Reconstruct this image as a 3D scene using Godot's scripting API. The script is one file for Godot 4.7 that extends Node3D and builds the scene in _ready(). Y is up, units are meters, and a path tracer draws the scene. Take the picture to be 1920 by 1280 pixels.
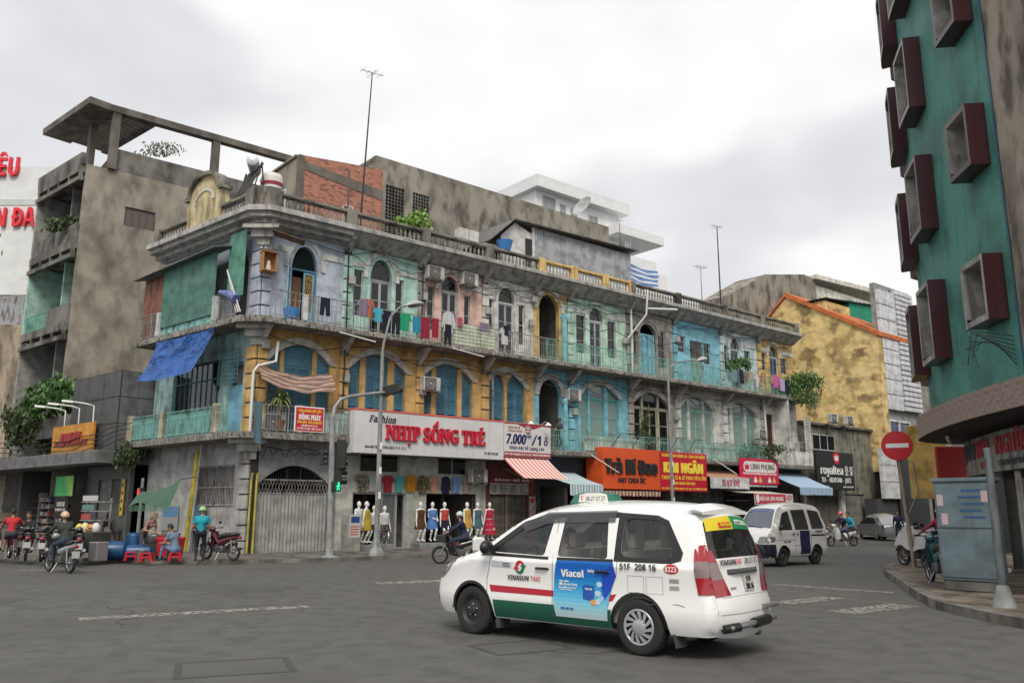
extends Node3D
const TH := 0.69638
const CX := -10.1
const CZ := -32.5
var U := Vector3(0.7672,0,-0.6414)
var N := Vector3(0.6414,0,0.7672)
var UL := Vector3(0.7672,0,0.6414)
var NL := Vector3(-0.6414,0,0.7672)
var TAKEN := {}
var MATS := {}
var MESHES := {}
var TEX := {}
var FONTS := {}
var rng := RandomNumberGenerator.new()
func W(s: float,h: float,d := 0.0) -> Vector3: return Vector3(CX,0,CZ)+U*s+N*d+Vector3(0,h,0)
func WL(s: float,h: float,d := 0.0) -> Vector3: return Vector3(CX,0,CZ)+UL*s+NL*d+Vector3(0,h,0)
func mbo(o:Vector3)->MB:return MB.new().at(o)
func V(x: float,y: float,z: float) -> Vector3: return Vector3(x,y,z)
# ---------------------------------------------------------------- mesh builder
class MB:
	var v := PackedVector3Array()
	var n := PackedVector3Array()
	var c := PackedColorArray()
	var col := Color(1,1,1)
	var tinted := false
	var t := Transform3D()
	func at(o: Vector3) -> MB:
		t = Transform3D(Basis(),o)
		return self
	func tri(a: Vector3,b: Vector3,d: Vector3,na: Vector3,nb: Vector3,nd: Vector3) -> void:
		v.append(t*a);v.append(t*d);v.append(t*b)
		n.append((t.basis*na).normalized());n.append((t.basis*nd).normalized());n.append((t.basis*nb).normalized())
		if tinted:
			c.append(col);c.append(col);c.append(col)
	func flat(a: Vector3,b: Vector3,d: Vector3) -> void:
		var m := (b - a).cross(d - a)
		if m.length_squared() < 1e-16: return
		m = m.normalized()
		tri(a,b,d,m,m,m)
	func quad(a: Vector3,b: Vector3,d: Vector3,e: Vector3) -> void:
		var m := (d - a).cross(e - b)
		if m.length_squared() < 1e-16: return
		m = m.normalized()
		tri(a,b,d,m,m,m);tri(a,d,e,m,m,m)
	func box(x0: float,x1: float,y0: float,y1: float,z0: float,z1: float) -> MB:
		var p := [Vector3(x0,y0,z0),Vector3(x1,y0,z0),Vector3(x1,y1,z0),Vector3(x0,y1,z0),Vector3(x0,y0,z1),Vector3(x1,y0,z1),Vector3(x1,y1,z1),Vector3(x0,y1,z1)]
		hexa(p)
		return self
	func hexa(p: Array) -> void:
		quad(p[4],p[5],p[6],p[7]);quad(p[1],p[0],p[3],p[2]);quad(p[0],p[4],p[7],p[3])
		quad(p[5],p[1],p[2],p[6]);quad(p[7],p[6],p[2],p[3]);quad(p[0],p[1],p[5],p[4])
	func hexa_box(x0: float,x1: float,y0: float,y1: float,z0: float,z1: float) -> MB:
		hexa([Vector3(x0,y0,z0),Vector3(x1,y1,z0),Vector3(x1,y1+0.08,z0),Vector3(x0,y0+0.08,z0),Vector3(x0,y0,z1),Vector3(x1,y1,z1),Vector3(x1,y1+0.08,z1),Vector3(x0,y0+0.08,z1)])
		return self
	func hexa_flap(x: float,y: float,z: float) -> MB:
		hexa([Vector3(x+0.06,y,z - 0.11),Vector3(x+0.06,y,z+0.11),Vector3(x,y+0.3,z+0.11),Vector3(x,y+0.3,z - 0.11),Vector3(x+0.09,y,z - 0.11),Vector3(x+0.09,y,z+0.11),Vector3(x+0.03,y+0.3,z+0.11),Vector3(x+0.03,y+0.3,z - 0.11)])
		return self
	func hexa_rear(f: Callable,y: float,z0: float,z1: float,h: float) -> MB:
		hexa([f.call(y,z0,0.004),f.call(y,z1,0.004),f.call(y+h,z1,0.004),f.call(y+h,z0,0.004),f.call(y,z0,0.01),f.call(y,z1,0.01),f.call(y+h,z1,0.01),f.call(y+h,z0,0.01)])
		return self
	func cbox(x0: float,x1: float,y0: float,y1: float,z0: float,z1: float,b := 0.01) -> MB:
		var pl := PackedVector2Array([Vector2(x0+b,y0),Vector2(x1 - b,y0),Vector2(x1,y0+b),Vector2(x1,y1 - b),Vector2(x1 - b,y1),Vector2(x0+b,y1),Vector2(x0,y1 - b),Vector2(x0,y0+b)])
		var i2 := PackedVector2Array()
		var cc := Vector2((x0+x1)/2,(y0+y1)/2)
		for q in pl: i2.append(q - Vector2(signf(q.x - cc.x),signf(q.y - cc.y))*b)
		for k in 8:
			var a := pl[k];var d := pl[(k+1) % 8];var a2 := i2[k];var d2 := i2[(k+1) % 8]
			quad(Vector3(a.x,a.y,z0),Vector3(d.x,d.y,z0),Vector3(d.x,d.y,z1 - b),Vector3(a.x,a.y,z1 - b))
			quad(Vector3(a.x,a.y,z1 - b),Vector3(d.x,d.y,z1 - b),Vector3(d2.x,d2.y,z1),Vector3(a2.x,a2.y,z1))
		for k in range(1,7):
			flat(Vector3(i2[0].x,i2[0].y,z1),Vector3(i2[k].x,i2[k].y,z1),Vector3(i2[k+1].x,i2[k+1].y,z1))
			flat(Vector3(pl[0].x,pl[0].y,z0),Vector3(pl[k+1].x,pl[k+1].y,z0),Vector3(pl[k].x,pl[k].y,z0))
		return self
	func beam(a: Vector3,b: Vector3,w: float,h: float,up := Vector3.UP) -> MB:
		var f := (b - a).normalized()
		if absf(f.dot(up)) > 0.98: up = Vector3.RIGHT if absf(f.x) < 0.9 else Vector3.BACK
		var s := f.cross(up).normalized()*w/2
		var u := s.cross(f).normalized()*h/2
		hexa([a - s - u,a+s - u,a+s+u,a - s+u,b - s - u,b+s - u,b+s+u,b - s+u])
		return self
	func tube(pts: Array,r: float,k := 6,r2 := -1.0) -> MB:
		if r2 < 0: r2 = r
		var rings := []
		var up := Vector3.UP
		var L := pts.size()
		for i in L:
			var f: Vector3 = (pts[mini(i+1,L - 1)] - pts[maxi(i - 1,0)]).normalized()
			if absf(f.dot(up)) > 0.95: up = Vector3.RIGHT if absf(f.x) < 0.7 else Vector3.BACK
			var s := f.cross(up).normalized()
			var w := s.cross(f).normalized()
			up = w
			var ring := []
			for j in k:
				var q := TAU*j/k
				ring.append(s*cos(q)+w*sin(q))
			rings.append(ring)
		for i in L - 1:
			var ra := lerpf(r,r2,float(i)/(L - 1));var rb := lerpf(r,r2,float(i+1)/(L - 1))
			for j in k:
				var j2 := (j+1) % k
				var a: Vector3 = rings[i][j];var b: Vector3 = rings[i][j2];var a2: Vector3 = rings[i+1][j];var b2: Vector3 = rings[i+1][j2]
				tri(pts[i]+a*ra,pts[i+1]+a2*rb,pts[i+1]+b2*rb,a,a2,b2)
				tri(pts[i]+a*ra,pts[i+1]+b2*rb,pts[i]+b*ra,a,b2,b)
		for e in [0,L - 1]:
			var rr: float = r if e == 0 else r2
			for j in range(1,k - 1):
				if e == 0: flat(pts[e]+rings[e][0]*rr,pts[e]+rings[e][j]*rr,pts[e]+rings[e][j+1]*rr)
				else: flat(pts[e]+rings[e][0]*rr,pts[e]+rings[e][j+1]*rr,pts[e]+rings[e][j]*rr)
		return self
	func lathe(prof: Array,k := 12,o := Vector3.ZERO,b := Basis(),smooth := true) -> MB:
		var L := prof.size()
		var nr := []
		for i in L:
			var d: Vector2 = prof[mini(i+1,L - 1)] - prof[maxi(i - 1,0)]
			nr.append(Vector2(d.y,-d.x).normalized())
		for i in L - 1:
			var p: Vector2 = prof[i];var q: Vector2 = prof[i+1]
			var n0: Vector2 = nr[i];var n1: Vector2 = nr[i+1]
			if not smooth:
				var d := q - p
				n0 = Vector2(d.y,-d.x).normalized();n1 = n0
			for j in k:
				var a := TAU*j/k;var a2 := TAU*(j+1)/k
				var e := Vector3(cos(a),0,-sin(a));var e2 := Vector3(cos(a2),0,-sin(a2))
				var P := o+b*(e*p.x+Vector3(0,p.y,0));var P2 := o+b*(e2*p.x+Vector3(0,p.y,0))
				var Q := o+b*(e*q.x+Vector3(0,q.y,0));var Q2 := o+b*(e2*q.x+Vector3(0,q.y,0))
				var m := b*(e*n0.x+Vector3(0,n0.y,0));var m2 := b*(e2*n0.x+Vector3(0,n0.y,0))
				var l := b*(e*n1.x+Vector3(0,n1.y,0));var l2 := b*(e2*n1.x+Vector3(0,n1.y,0))
				if p.x > 1e-5: tri(P,P2,Q2,m,m2,l2)
				if q.x > 1e-5: tri(P,Q2,Q,m,l2,l)
		return self
	func ball(o: Vector3,r: Vector3,k := 12,m := 8) -> MB:
		for i in m:
			for j in k:
				var q := []
				for e in [[i,j],[i,j+1],[i+1,j+1],[i+1,j]]:
					var la: float = PI*(float(e[0])/m - 0.5)
					var lo: float = TAU*e[1]/k
					q.append(Vector3(cos(la)*cos(lo),sin(la),-cos(la)*sin(lo)))
				var nn := []
				for e in q: nn.append((e/r).normalized())
				tri(o+q[0]*r,o+q[1]*r,o+q[2]*r,nn[0],nn[1],nn[2])
				tri(o+q[0]*r,o+q[2]*r,o+q[3]*r,nn[0],nn[2],nn[3])
		return self
	func prism(pl: PackedVector2Array,z0: float,z1: float) -> MB:
		if Geometry2D.is_polygon_clockwise(pl): pl.reverse()
		var ix := Geometry2D.triangulate_polygon(pl)
		for i in range(0,ix.size(),3):
			var a := pl[ix[i]];var b := pl[ix[i+1]];var d := pl[ix[i+2]]
			if (b - a).cross(d - a) < 0:
				var e := b;b = d;d = e
			flat(Vector3(a.x,a.y,z1),Vector3(b.x,b.y,z1),Vector3(d.x,d.y,z1))
			flat(Vector3(a.x,a.y,z0),Vector3(d.x,d.y,z0),Vector3(b.x,b.y,z0))
		for i in pl.size():
			var a := pl[i];var b := pl[(i+1) % pl.size()]
			quad(Vector3(a.x,a.y,z0),Vector3(b.x,b.y,z0),Vector3(b.x,b.y,z1),Vector3(a.x,a.y,z1))
		return self
	func slab(pl: Array,y0: float,y1: float) -> MB:
		var keep := t
		t = t*Transform3D(Basis(Vector3(1,0,0),Vector3(0,0,-1),Vector3(0,1,0)),Vector3.ZERO)
		var q := PackedVector2Array()
		for p in pl: q.append(Vector2(p.x,-p.y))
		prism(q,y0,y1)
		t = keep
		return self
	func side(pl: Array,x0: float,x1: float) -> MB:
		var keep := t
		t = t*Transform3D(Basis(Vector3(0,0,-1),Vector3(0,1,0),Vector3(1,0,0)),Vector3.ZERO)
		var q := PackedVector2Array()
		for p in pl: q.append(Vector2(-p.x,p.y))
		prism(q,x0,x1)
		t = keep
		return self
	func grid(f: Callable,nu: int,nv: int,flip := false,k := 1.0) -> MB:
		var P := []
		for i in nu+1:
			for j in nv+1: P.append(f.call(float(i)/nu,float(j)/nv))
		var Q := []
		for i in nu+1:
			for j in nv+1:
				var a: Vector3 = P[mini(i+1,nu)*(nv+1)+j] - P[maxi(i - 1,0)*(nv+1)+j]
				var b: Vector3 = P[i*(nv+1)+mini(j+1,nv)] - P[i*(nv+1)+maxi(j - 1,0)]
				var m := a.cross(b)
				m = m.normalized() if m.length_squared() > 1e-16 else Vector3.UP
				Q.append(-m if flip else m)
		for i in nu:
			for j in nv:
				var a := i*(nv+1)+j;var b := (i+1)*(nv+1)+j
				if flip:
					tri(P[a],P[a+1],P[b+1],Q[a],Q[a+1],Q[b+1]);tri(P[a],P[b+1],P[b],Q[a],Q[b+1],Q[b])
				else:
					tri(P[a],P[b],P[b+1],Q[a],Q[b],Q[b+1]);tri(P[a],P[b+1],P[a+1],Q[a],Q[b+1],Q[a+1])
		return self
	func patch(outline: PackedVector2Array,holes: Array,cell: Vector2,f: Callable,flip := false) -> MB:
		var lo := outline[0];var hi := outline[0]
		for p in outline:
			lo = lo.min(p);hi = hi.max(p)
		var e := 0.004
		for i in range(floori(lo.x/cell.x),ceili(hi.x/cell.x)):
			for j in range(floori(lo.y/cell.y),ceili(hi.y/cell.y)):
				var a := Vector2(i,j)*cell
				var sq := PackedVector2Array([a,a+Vector2(cell.x,0),a+cell,a+Vector2(0,cell.y)])
				var bits: Array = Geometry2D.intersect_polygons(sq,outline)
				for hole in holes:
					var nx := []
					for b in bits:
						for q in Geometry2D.clip_polygons(b,hole):
							if not Geometry2D.is_polygon_clockwise(q): nx.append(q)
					bits = nx
				for b in bits:
					var ix := Geometry2D.triangulate_polygon(b)
					var P := [];var Q := []
					for p in b:
						var o: Vector3 = f.call(p.x,p.y)
						var m: Vector3 = (f.call(p.x+e,p.y) - f.call(p.x - e,p.y)).cross(f.call(p.x,p.y+e) - f.call(p.x,p.y - e)).normalized()
						P.append(o);Q.append(-m if flip else m)
					for k in range(0,ix.size(),3):
						var x := ix[k];var y := ix[k+1];var z := ix[k+2]
						var g: Vector3 = (P[y] - P[x]).cross(P[z] - P[x])
						if g.dot(Q[x]) < 0:
							var w := y;y = z;z = w
						tri(P[x],P[y],P[z],Q[x],Q[y],Q[z])
		return self
	func mesh() -> ArrayMesh:
		var m := ArrayMesh.new()
		if v.is_empty(): return m
		var a := []
		a.resize(Mesh.ARRAY_MAX)
		a[Mesh.ARRAY_VERTEX] = v
		a[Mesh.ARRAY_NORMAL] = n
		if tinted: a[Mesh.ARRAY_COLOR] = c
		m.add_surface_from_arrays(Mesh.PRIMITIVE_TRIANGLES,a)
		return m
# ---------------------------------------------------------------- naming and placing
func numbered(called: String) -> String:
	var k: int = TAKEN.get(called,0)
	TAKEN[called] = k+1
	return called if k == 0 else "%s_%03d" % [called,k]
func tag(o: Node3D,label: String,category: String,group := "") -> Node3D:
	o.set_meta("label",label);o.set_meta("category",category)
	if group: o.set_meta("group",group)
	return o
func thing(called: String,label: String,category: String,pos := Vector3.ZERO,turn := 0.0,group := "") -> Node3D:
	var o := Node3D.new()
	o.name = numbered(called)
	o.position = pos;o.rotation.y = turn
	add_child(o)
	return tag(o,label,category,group)
func obj(called: String,m,material: Material,parent: Node = null,kind := "") -> MeshInstance3D:
	var o := MeshInstance3D.new()
	o.mesh = m.mesh() if m is MB else m
	o.material_override = material
	if parent == null or parent == self:
		o.name = numbered(called);add_child(o)
	else:
		o.name = called;parent.add_child(o,true)
	if kind: o.set_meta("kind",kind)
	return o
func structure(called: String,m,material: Material) -> MeshInstance3D: return obj(called,m,material,null,"structure")
func dup(root: Node3D,pos: Vector3,turn: float,label: String,group := "") -> Node3D:
	var c := root.duplicate()
	var base := String(root.name)
	var cut := base.rfind("_")
	if cut > 0 and base.substr(cut+1).is_valid_int(): base = base.substr(0,cut)
	c.name = numbered(base);add_child(c)
	c.position = pos;c.rotation.y = turn
	c.set_meta("label",label)
	if group: c.set_meta("group",group)
	return c
func recolor(root: Node,part: String,m: Material) -> void:
	for k in root.get_children():
		if String(k.name).begins_with(part): k.material_override = m
		recolor(k,part,m)
# ---------------------------------------------------------------- textures and materials
func noise_tex(key: String,freq: float,oct: int,stops: Array,cols: Array,kind := FastNoiseLite.TYPE_SIMPLEX_SMOOTH,size := 512,sd := 1) -> Texture2D:
	if TEX.has(key): return TEX[key]
	var nz := FastNoiseLite.new()
	nz.noise_type = kind;nz.frequency = freq;nz.fractal_octaves = oct;nz.seed = sd
	nz.fractal_gain = 0.55
	var g := Gradient.new()
	g.offsets = PackedFloat32Array(stops);g.colors = PackedColorArray(cols)
	var tx := NoiseTexture2D.new()
	tx.width = size;tx.height = size;tx.seamless = true;tx.seamless_blend_skirt = 0.2
	tx.noise = nz;tx.color_ramp = g
	TEX[key] = tx
	return tx
func grey(x: float,a := 1.0) -> Color: return Color(x,x,x,a)
func lin(r: float,g: float,b: float) -> Color: return Color(r,g,b)
func mat(key: String,c := Color(),rough := 0.7,metal := 0.0) -> StandardMaterial3D:
	if MATS.has(key): return MATS[key]
	if c == Color(): print("no colour yet: ",key)
	var m := StandardMaterial3D.new()
	m.albedo_color = c.linear_to_srgb();m.albedo_color.a = c.a
	m.roughness = rough;m.metallic = metal
	MATS[key] = m
	return m
func worn(key: String,c: Color,streak := 1,rough := 0.85,relief := 0.6,scale := 0.35) -> StandardMaterial3D:
	if MATS.has(key): return MATS[key]
	var m := mat(key,c,rough)
	m.albedo_texture = noise_tex("grime",0.008,6,[0.0,0.38,0.55,1.0],[grey(0.72),grey(0.88),grey(0.97),grey(1.0)]) if streak > 0 else noise_tex("soft",0.01,4,[0.0,1.0],[grey(0.93),grey(1.0)],FastNoiseLite.TYPE_SIMPLEX_SMOOTH,256,5)
	m.uv1_triplanar = true;m.uv1_world_triplanar = true;m.uv1_triplanar_sharpness = 6;m.uv1_scale = Vector3.ONE*scale
	m.uv1_offset = Vector3(absf(hash(key) % 97)/97.0,absf(hash(key) % 53)/53.0,0)
	m.heightmap_enabled = true
	m.heightmap_texture = noise_tex("bumps",0.03,5,[0.0,1.0],[grey(0),grey(1)],FastNoiseLite.TYPE_SIMPLEX_SMOOTH,512,3)
	m.heightmap_scale = relief
	if streak > 0:
		m.detail_enabled = true
		m.detail_blend_mode = BaseMaterial3D.BLEND_MODE_MIX
		m.detail_uv_layer = BaseMaterial3D.DETAIL_UV_2
		var cut: float = [0.0,0.62,0.55,0.48][streak]
		var top: float = [0.0,0.34,0.55,0.7][streak]
		m.detail_albedo = noise_tex("streak%d" % streak,0.014,6,[0.0,cut,cut+0.1,cut+0.22,1.0],[Color(0.13,0.12,0.1,0.0),Color(0.15,0.14,0.12,0.0),Color(0.16,0.15,0.125,top*0.45),Color(0.12,0.115,0.1,top*0.8),Color(0.08,0.08,0.07,top)],FastNoiseLite.TYPE_SIMPLEX_SMOOTH,512,7)
		m.uv2_triplanar = true;m.uv2_world_triplanar = true;m.uv2_triplanar_sharpness = 6
		m.uv2_scale = Vector3(0.3,0.05,0.3)
		m.uv2_offset = Vector3(absf(hash(key) % 89)/89.0,absf(hash(key) % 41)/41.0,0)
	return m
func concrete(key: String,c: Color,dark := 0.5) -> StandardMaterial3D:
	if MATS.has(key): return MATS[key]
	var m := mat(key,c,0.92)
	m.albedo_texture = noise_tex("blotch",0.006,6,[0.0,0.3,0.48,0.62,1.0],[grey(0.66),grey(0.78),grey(0.89),grey(0.97),grey(1.0)],FastNoiseLite.TYPE_SIMPLEX_SMOOTH,512,11)
	m.uv1_triplanar = true;m.uv1_world_triplanar = true;m.uv1_triplanar_sharpness = 6;m.uv1_scale = Vector3(0.22,0.12,0.22)
	m.heightmap_enabled = true
	m.heightmap_texture = noise_tex("bumps",0.03,5,[0.0,1.0],[grey(0),grey(1)],FastNoiseLite.TYPE_SIMPLEX_SMOOTH,512,3)
	m.heightmap_scale = 1.2
	m.detail_enabled = true
	m.detail_blend_mode = BaseMaterial3D.BLEND_MODE_MIX
	m.detail_uv_layer = BaseMaterial3D.DETAIL_UV_2
	m.detail_albedo = noise_tex("mould%d" % roundi(dark*10),0.016,6,[0.0,0.34,0.46,0.58,0.72,1.0],[Color(0.62,0.6,0.54,dark*0.55),Color(0.55,0.53,0.48,dark*0.25),Color(0.2,0.19,0.17,0.0),Color(0.15,0.145,0.13,dark*0.55),Color(0.1,0.1,0.09,dark),Color(0.07,0.07,0.065,dark)],FastNoiseLite.TYPE_SIMPLEX_SMOOTH,512,17)
	m.uv2_triplanar = true;m.uv2_world_triplanar = true;m.uv2_triplanar_sharpness = 6
	m.uv2_scale = Vector3(0.13,0.05,0.13)
	return m
func rusty(key: String,c: Color,amount := 1) -> StandardMaterial3D:
	if MATS.has(key): return MATS[key]
	var m := worn(key,c,0,0.6,0.2,0.8)
	m.detail_enabled = true
	m.detail_uv_layer = BaseMaterial3D.DETAIL_UV_2
	m.detail_albedo = noise_tex("rust",0.02,5,[0.0,0.55,0.66,1.0],[Color(0.3,0.16,0.08,0),Color(0.3,0.17,0.09,0.0),Color(0.3,0.17,0.1,0.7),Color(0.2,0.1,0.06,0.95)],FastNoiseLite.TYPE_SIMPLEX_SMOOTH,512,23)
	m.uv2_triplanar = true;m.uv2_world_triplanar = true
	m.uv2_scale = Vector3(0.35,0.1,0.35)
	return m
func cloth(key: String,c := Color()) -> StandardMaterial3D:
	if MATS.has(key): return MATS[key]
	var m := mat(key,c,0.95)
	m.albedo_texture = noise_tex("weave",0.05,4,[0.0,1.0],[grey(0.75),grey(1.0)],FastNoiseLite.TYPE_SIMPLEX_SMOOTH,256,31)
	m.uv1_triplanar = true;m.uv1_scale = Vector3.ONE*1.5
	return m
func gloss(key: String,c := Color(),rough := 0.25) -> StandardMaterial3D:
	var m := mat(key,c,rough)
	m.clearcoat_enabled = true;m.clearcoat = 0.8;m.clearcoat_roughness = 0.06
	return m
func glass(key := "glass",tint := Color(0.5,0.55,0.55),a := 0.25) -> StandardMaterial3D:
	if MATS.has(key): return MATS[key]
	var m := mat(key,Color(tint.r,tint.g,tint.b,a),0.03)
	m.transparency = BaseMaterial3D.TRANSPARENCY_ALPHA
	return m
func glow(key: String,c: Color,e := 1.0) -> StandardMaterial3D:
	if MATS.has(key): return MATS[key]
	var m := mat(key,c,0.5)
	m.emission_enabled = true;m.emission = c.linear_to_srgb();m.emission_energy_multiplier = e
	return m
func tinted(key: String,rough := 0.8) -> StandardMaterial3D:
	var m := mat(key,Color(1,1,1),rough)
	m.vertex_color_use_as_albedo = true
	return m
# ---------------------------------------------------------------- lettering
const TONES := {"Ị": "I.","Ố": "Ô'","Ẻ": "E?","ổ": "ô?","ặ": "ă.","ố": "ô'","ợ": "o+.","ớ": "o+'","Ậ": "Â.","ậ": "â.","Ấ": "Â'","ấ": "â'","Ầ": "Â`","ầ": "â`","Ạ": "A.","ạ": "a.","Ồ": "Ô`","ồ": "ô`","Ả": "A?","Ỉ": "I?","Ỹ": "Y~","Ể": "Ê?","Ễ": "Ê~","Ụ": "U.","ụ": "u.","Ờ": "O+`","ờ": "o+`","Ắ": "Ă'","Ỗ": "Ô~","Ẽ": "E~","ữ": "u+~","Ữ": "U+~","Ế": "Ê'","ế": "ê'","Ủ": "U?","ủ": "u?","ọ": "o.","ỏ": "o?","ỉ": "i?","Ử": "U+?","ẻ": "e?","Ọ": "O.","ề": "ê`","ể": "ê?","ệ": "ê.","Ề": "Ê`","ư": "u+","Ư": "U+","ơ": "o+","Ơ": "O+","ừ": "u+`","ử": "u+?","ự": "u+.","ứ": "u+'","Ứ": "U+'","Ừ": "U+`","Ự": "U+.","Ợ": "O+.","Ớ": "O+'","ỡ": "o+~","Ở": "O+?","ở": "o+?","Ệ": "Ê."}
func font(serif: bool,bold: bool) -> SystemFont:
	var k := "%s%s" % [serif,bold]
	if not FONTS.has(k):
		var f := SystemFont.new()
		f.font_names = PackedStringArray(["Droid Serif" if serif else "Droid Sans"])
		f.font_weight = 700 if bold else 400
		FONTS[k] = f
	return FONTS[k]
func lettering(s: String,h: float,depth := 0.006,bold := true,serif := false,width := 0.0,slant := 0.0,fat := 0.0) -> ArrayMesh:
	var key := "L%s|%s|%s|%s|%s|%s|%s|%s" % [s,h,depth,bold,serif,width,slant,fat]
	if MESHES.has(key): return MESHES[key]
	var f := font(serif,bold)
	var plain := ""
	var marks := []
	for ch in s:
		if TONES.has(ch):
			var d: String = TONES[ch]
			for e in range(1,d.length()): marks.append([plain.length(),d[0],d[e]])
			plain += d[0]
		else: plain += ch
	var fs := 64
	var px := h/(fs*0.714)
	var tm := TextMesh.new()
	tm.font = f;tm.text = plain;tm.font_size = fs;tm.pixel_size = px;tm.depth = depth;tm.curve_step = 2.0 if h > 0.15 else 6.0
	tm.horizontal_alignment = HORIZONTAL_ALIGNMENT_LEFT;tm.vertical_alignment = VERTICAL_ALIGNMENT_BOTTOM
	var arr: Array = tm.get_mesh_arrays()
	var box := tm.get_aabb()
	var full := f.get_string_size(plain,HORIZONTAL_ALIGNMENT_LEFT,-1,fs).x*px
	var e := TextMesh.new()
	e.font = f;e.text = "H";e.font_size = fs;e.pixel_size = px;e.depth = depth
	e.horizontal_alignment = HORIZONTAL_ALIGNMENT_LEFT;e.vertical_alignment = VERTICAL_ALIGNMENT_BOTTOM
	var up := e.get_aabb().position.y
	var left := 0.0
	var mb := MB.new()
	for m in marks:
		var x0 := f.get_string_size(plain.substr(0,m[0]),HORIZONTAL_ALIGNMENT_LEFT,-1,fs).x*px
		var x1 := f.get_string_size(plain.substr(0,m[0]+1),HORIZONTAL_ALIGNMENT_LEFT,-1,fs).x*px
		var cx := (x0+x1)/2
		var low: bool = m[1] == String(m[1]).to_lower()
		var hat: bool = m[1] in "ÔÂÊĂôâêă"
		var yt := (0.80 if low else 1.04)*h+(0.2*h if hat else 0.0)
		var w := h*0.07
		var z := depth/2
		if m[2] == "+": mb.prism(PackedVector2Array([Vector2(x1 - 0.12*h,yt - 0.12*h),Vector2(x1 - 0.02*h,yt - 0.02*h),Vector2(x1 - 0.02*h,yt+0.06*h),Vector2(x1+0.08*h,yt+0.06*h),Vector2(x1+0.06*h,yt - 0.08*h),Vector2(x1 - 0.06*h,yt - 0.2*h)]),-z,z)
		elif m[2] == ".": mb.box(cx - w,cx+w,-0.32*h,-0.32*h+2*w,-z,z)
		elif m[2] == "'": mb.prism(PackedVector2Array([Vector2(cx+0.02*h,yt),Vector2(cx+0.13*h,yt),Vector2(cx+0.3*h,yt+0.24*h),Vector2(cx+0.14*h,yt+0.24*h)]),-z,z)
		elif m[2] == "`": mb.prism(PackedVector2Array([Vector2(cx - 0.02*h,yt),Vector2(cx - 0.13*h,yt),Vector2(cx - 0.3*h,yt+0.24*h),Vector2(cx - 0.14*h,yt+0.24*h)]),-z,z)
		elif m[2] == "?":
			mb.prism(PackedVector2Array([Vector2(cx - 0.12*h,yt+0.22*h),Vector2(cx+0.06*h,yt+0.28*h),Vector2(cx+0.15*h,yt+0.2*h),Vector2(cx+0.11*h,yt+0.1*h),Vector2(cx+0.04*h,yt+0.07*h),Vector2(cx+0.04*h,yt),Vector2(cx - 0.05*h,yt),Vector2(cx - 0.05*h,yt+0.12*h),Vector2(cx+0.03*h,yt+0.18*h),Vector2(cx - 0.1*h,yt+0.15*h)]),-z,z)
		else: mb.prism(PackedVector2Array([Vector2(cx - 0.25*h,yt),Vector2(cx - 0.1*h,yt+0.16*h),Vector2(cx+0.08*h,yt+0.1*h),Vector2(cx+0.2*h,yt+0.2*h),Vector2(cx+0.24*h,yt+0.14*h),Vector2(cx+0.08*h,yt),Vector2(cx - 0.08*h,yt+0.07*h),Vector2(cx - 0.2*h,yt - 0.04*h)]),-z,z)
	var vs: PackedVector3Array = arr[Mesh.ARRAY_VERTEX]
	var ns: PackedVector3Array = arr[Mesh.ARRAY_NORMAL]
	var ix = arr[Mesh.ARRAY_INDEX]
	if ix == null: ix = PackedInt32Array(range(vs.size()))
	var ov := PackedVector3Array()
	var on := PackedVector3Array()
	for i in ix:
		ov.append(vs[i] - Vector3(left,up,0));on.append(ns[i])
	ov.append_array(mb.v);on.append_array(mb.n)
	var k := 1.0
	if width > 0: k = width/full
	for i in ov.size():
		var p := ov[i]
		ov[i] = Vector3((p.x - full/2)*k+p.y*slant,p.y,p.z)
	if fat > 0:
		var more := ov.duplicate();var mn := on.duplicate()
		for i in ov.size():
			more[i] = ov[i]+Vector3(fat,0,0.001)
			ov[i] -= Vector3(fat,0,0)
		ov.append_array(more);on.append_array(mn)
	var a := []
	a.resize(Mesh.ARRAY_MAX)
	a[Mesh.ARRAY_VERTEX] = ov;a[Mesh.ARRAY_NORMAL] = on
	var out := ArrayMesh.new()
	out.add_surface_from_arrays(Mesh.PRIMITIVE_TRIANGLES,a)
	MESHES[key] = out
	return out
func put_text(parent: Node,s: String,pos: Vector3,h: float,m: Material,o := {}) -> MeshInstance3D:
	var e := obj("lettering",lettering(s,h,o.get("depth",0.006),o.get("bold",true),o.get("serif",false),o.get("width",0.0),o.get("slant",0.0),o.get("fat",0.0)),m,parent)
	e.position = pos
	if o.has("turn"): e.rotation = o.turn
	return e
func _ready() -> void:
	rng.seed = 7
	var cam := Camera3D.new()
	cam.name = "camera";cam.fov = 44.48;cam.near = 0.1;cam.far = 1500.0
	cam.position = V(0,1.68,0);cam.rotation_degrees.x = 11.5
	add_child(cam)
	cam.current = true
	var env := Environment.new()
	env.background_mode = Environment.BG_SKY
	var sky := Sky.new()
	var pan := PanoramaSkyMaterial.new()
	pan.panorama = sky_picture()
	sky.sky_material = pan
	env.sky = sky
	env.tonemap_mode = Environment.TONE_MAPPER_LINEAR
	env.tonemap_exposure = 1.55
	env.sdfgi_enabled = true;env.ssao_enabled = true;env.ssil_enabled = true
	var we := WorldEnvironment.new()
	we.name = "world";we.environment = env
	add_child(we)
	var sun := DirectionalLight3D.new()
	sun.name = "sun";sun.light_energy = 0.5;sun.light_angular_distance = 25.0;sun.light_color = Color(1.0,0.97,0.92);sun.shadow_enabled = true
	sun.rotation_degrees = V(-48,2,0)
	add_child(sun)
	build_ground()
	build_row()
	build_all()
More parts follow.
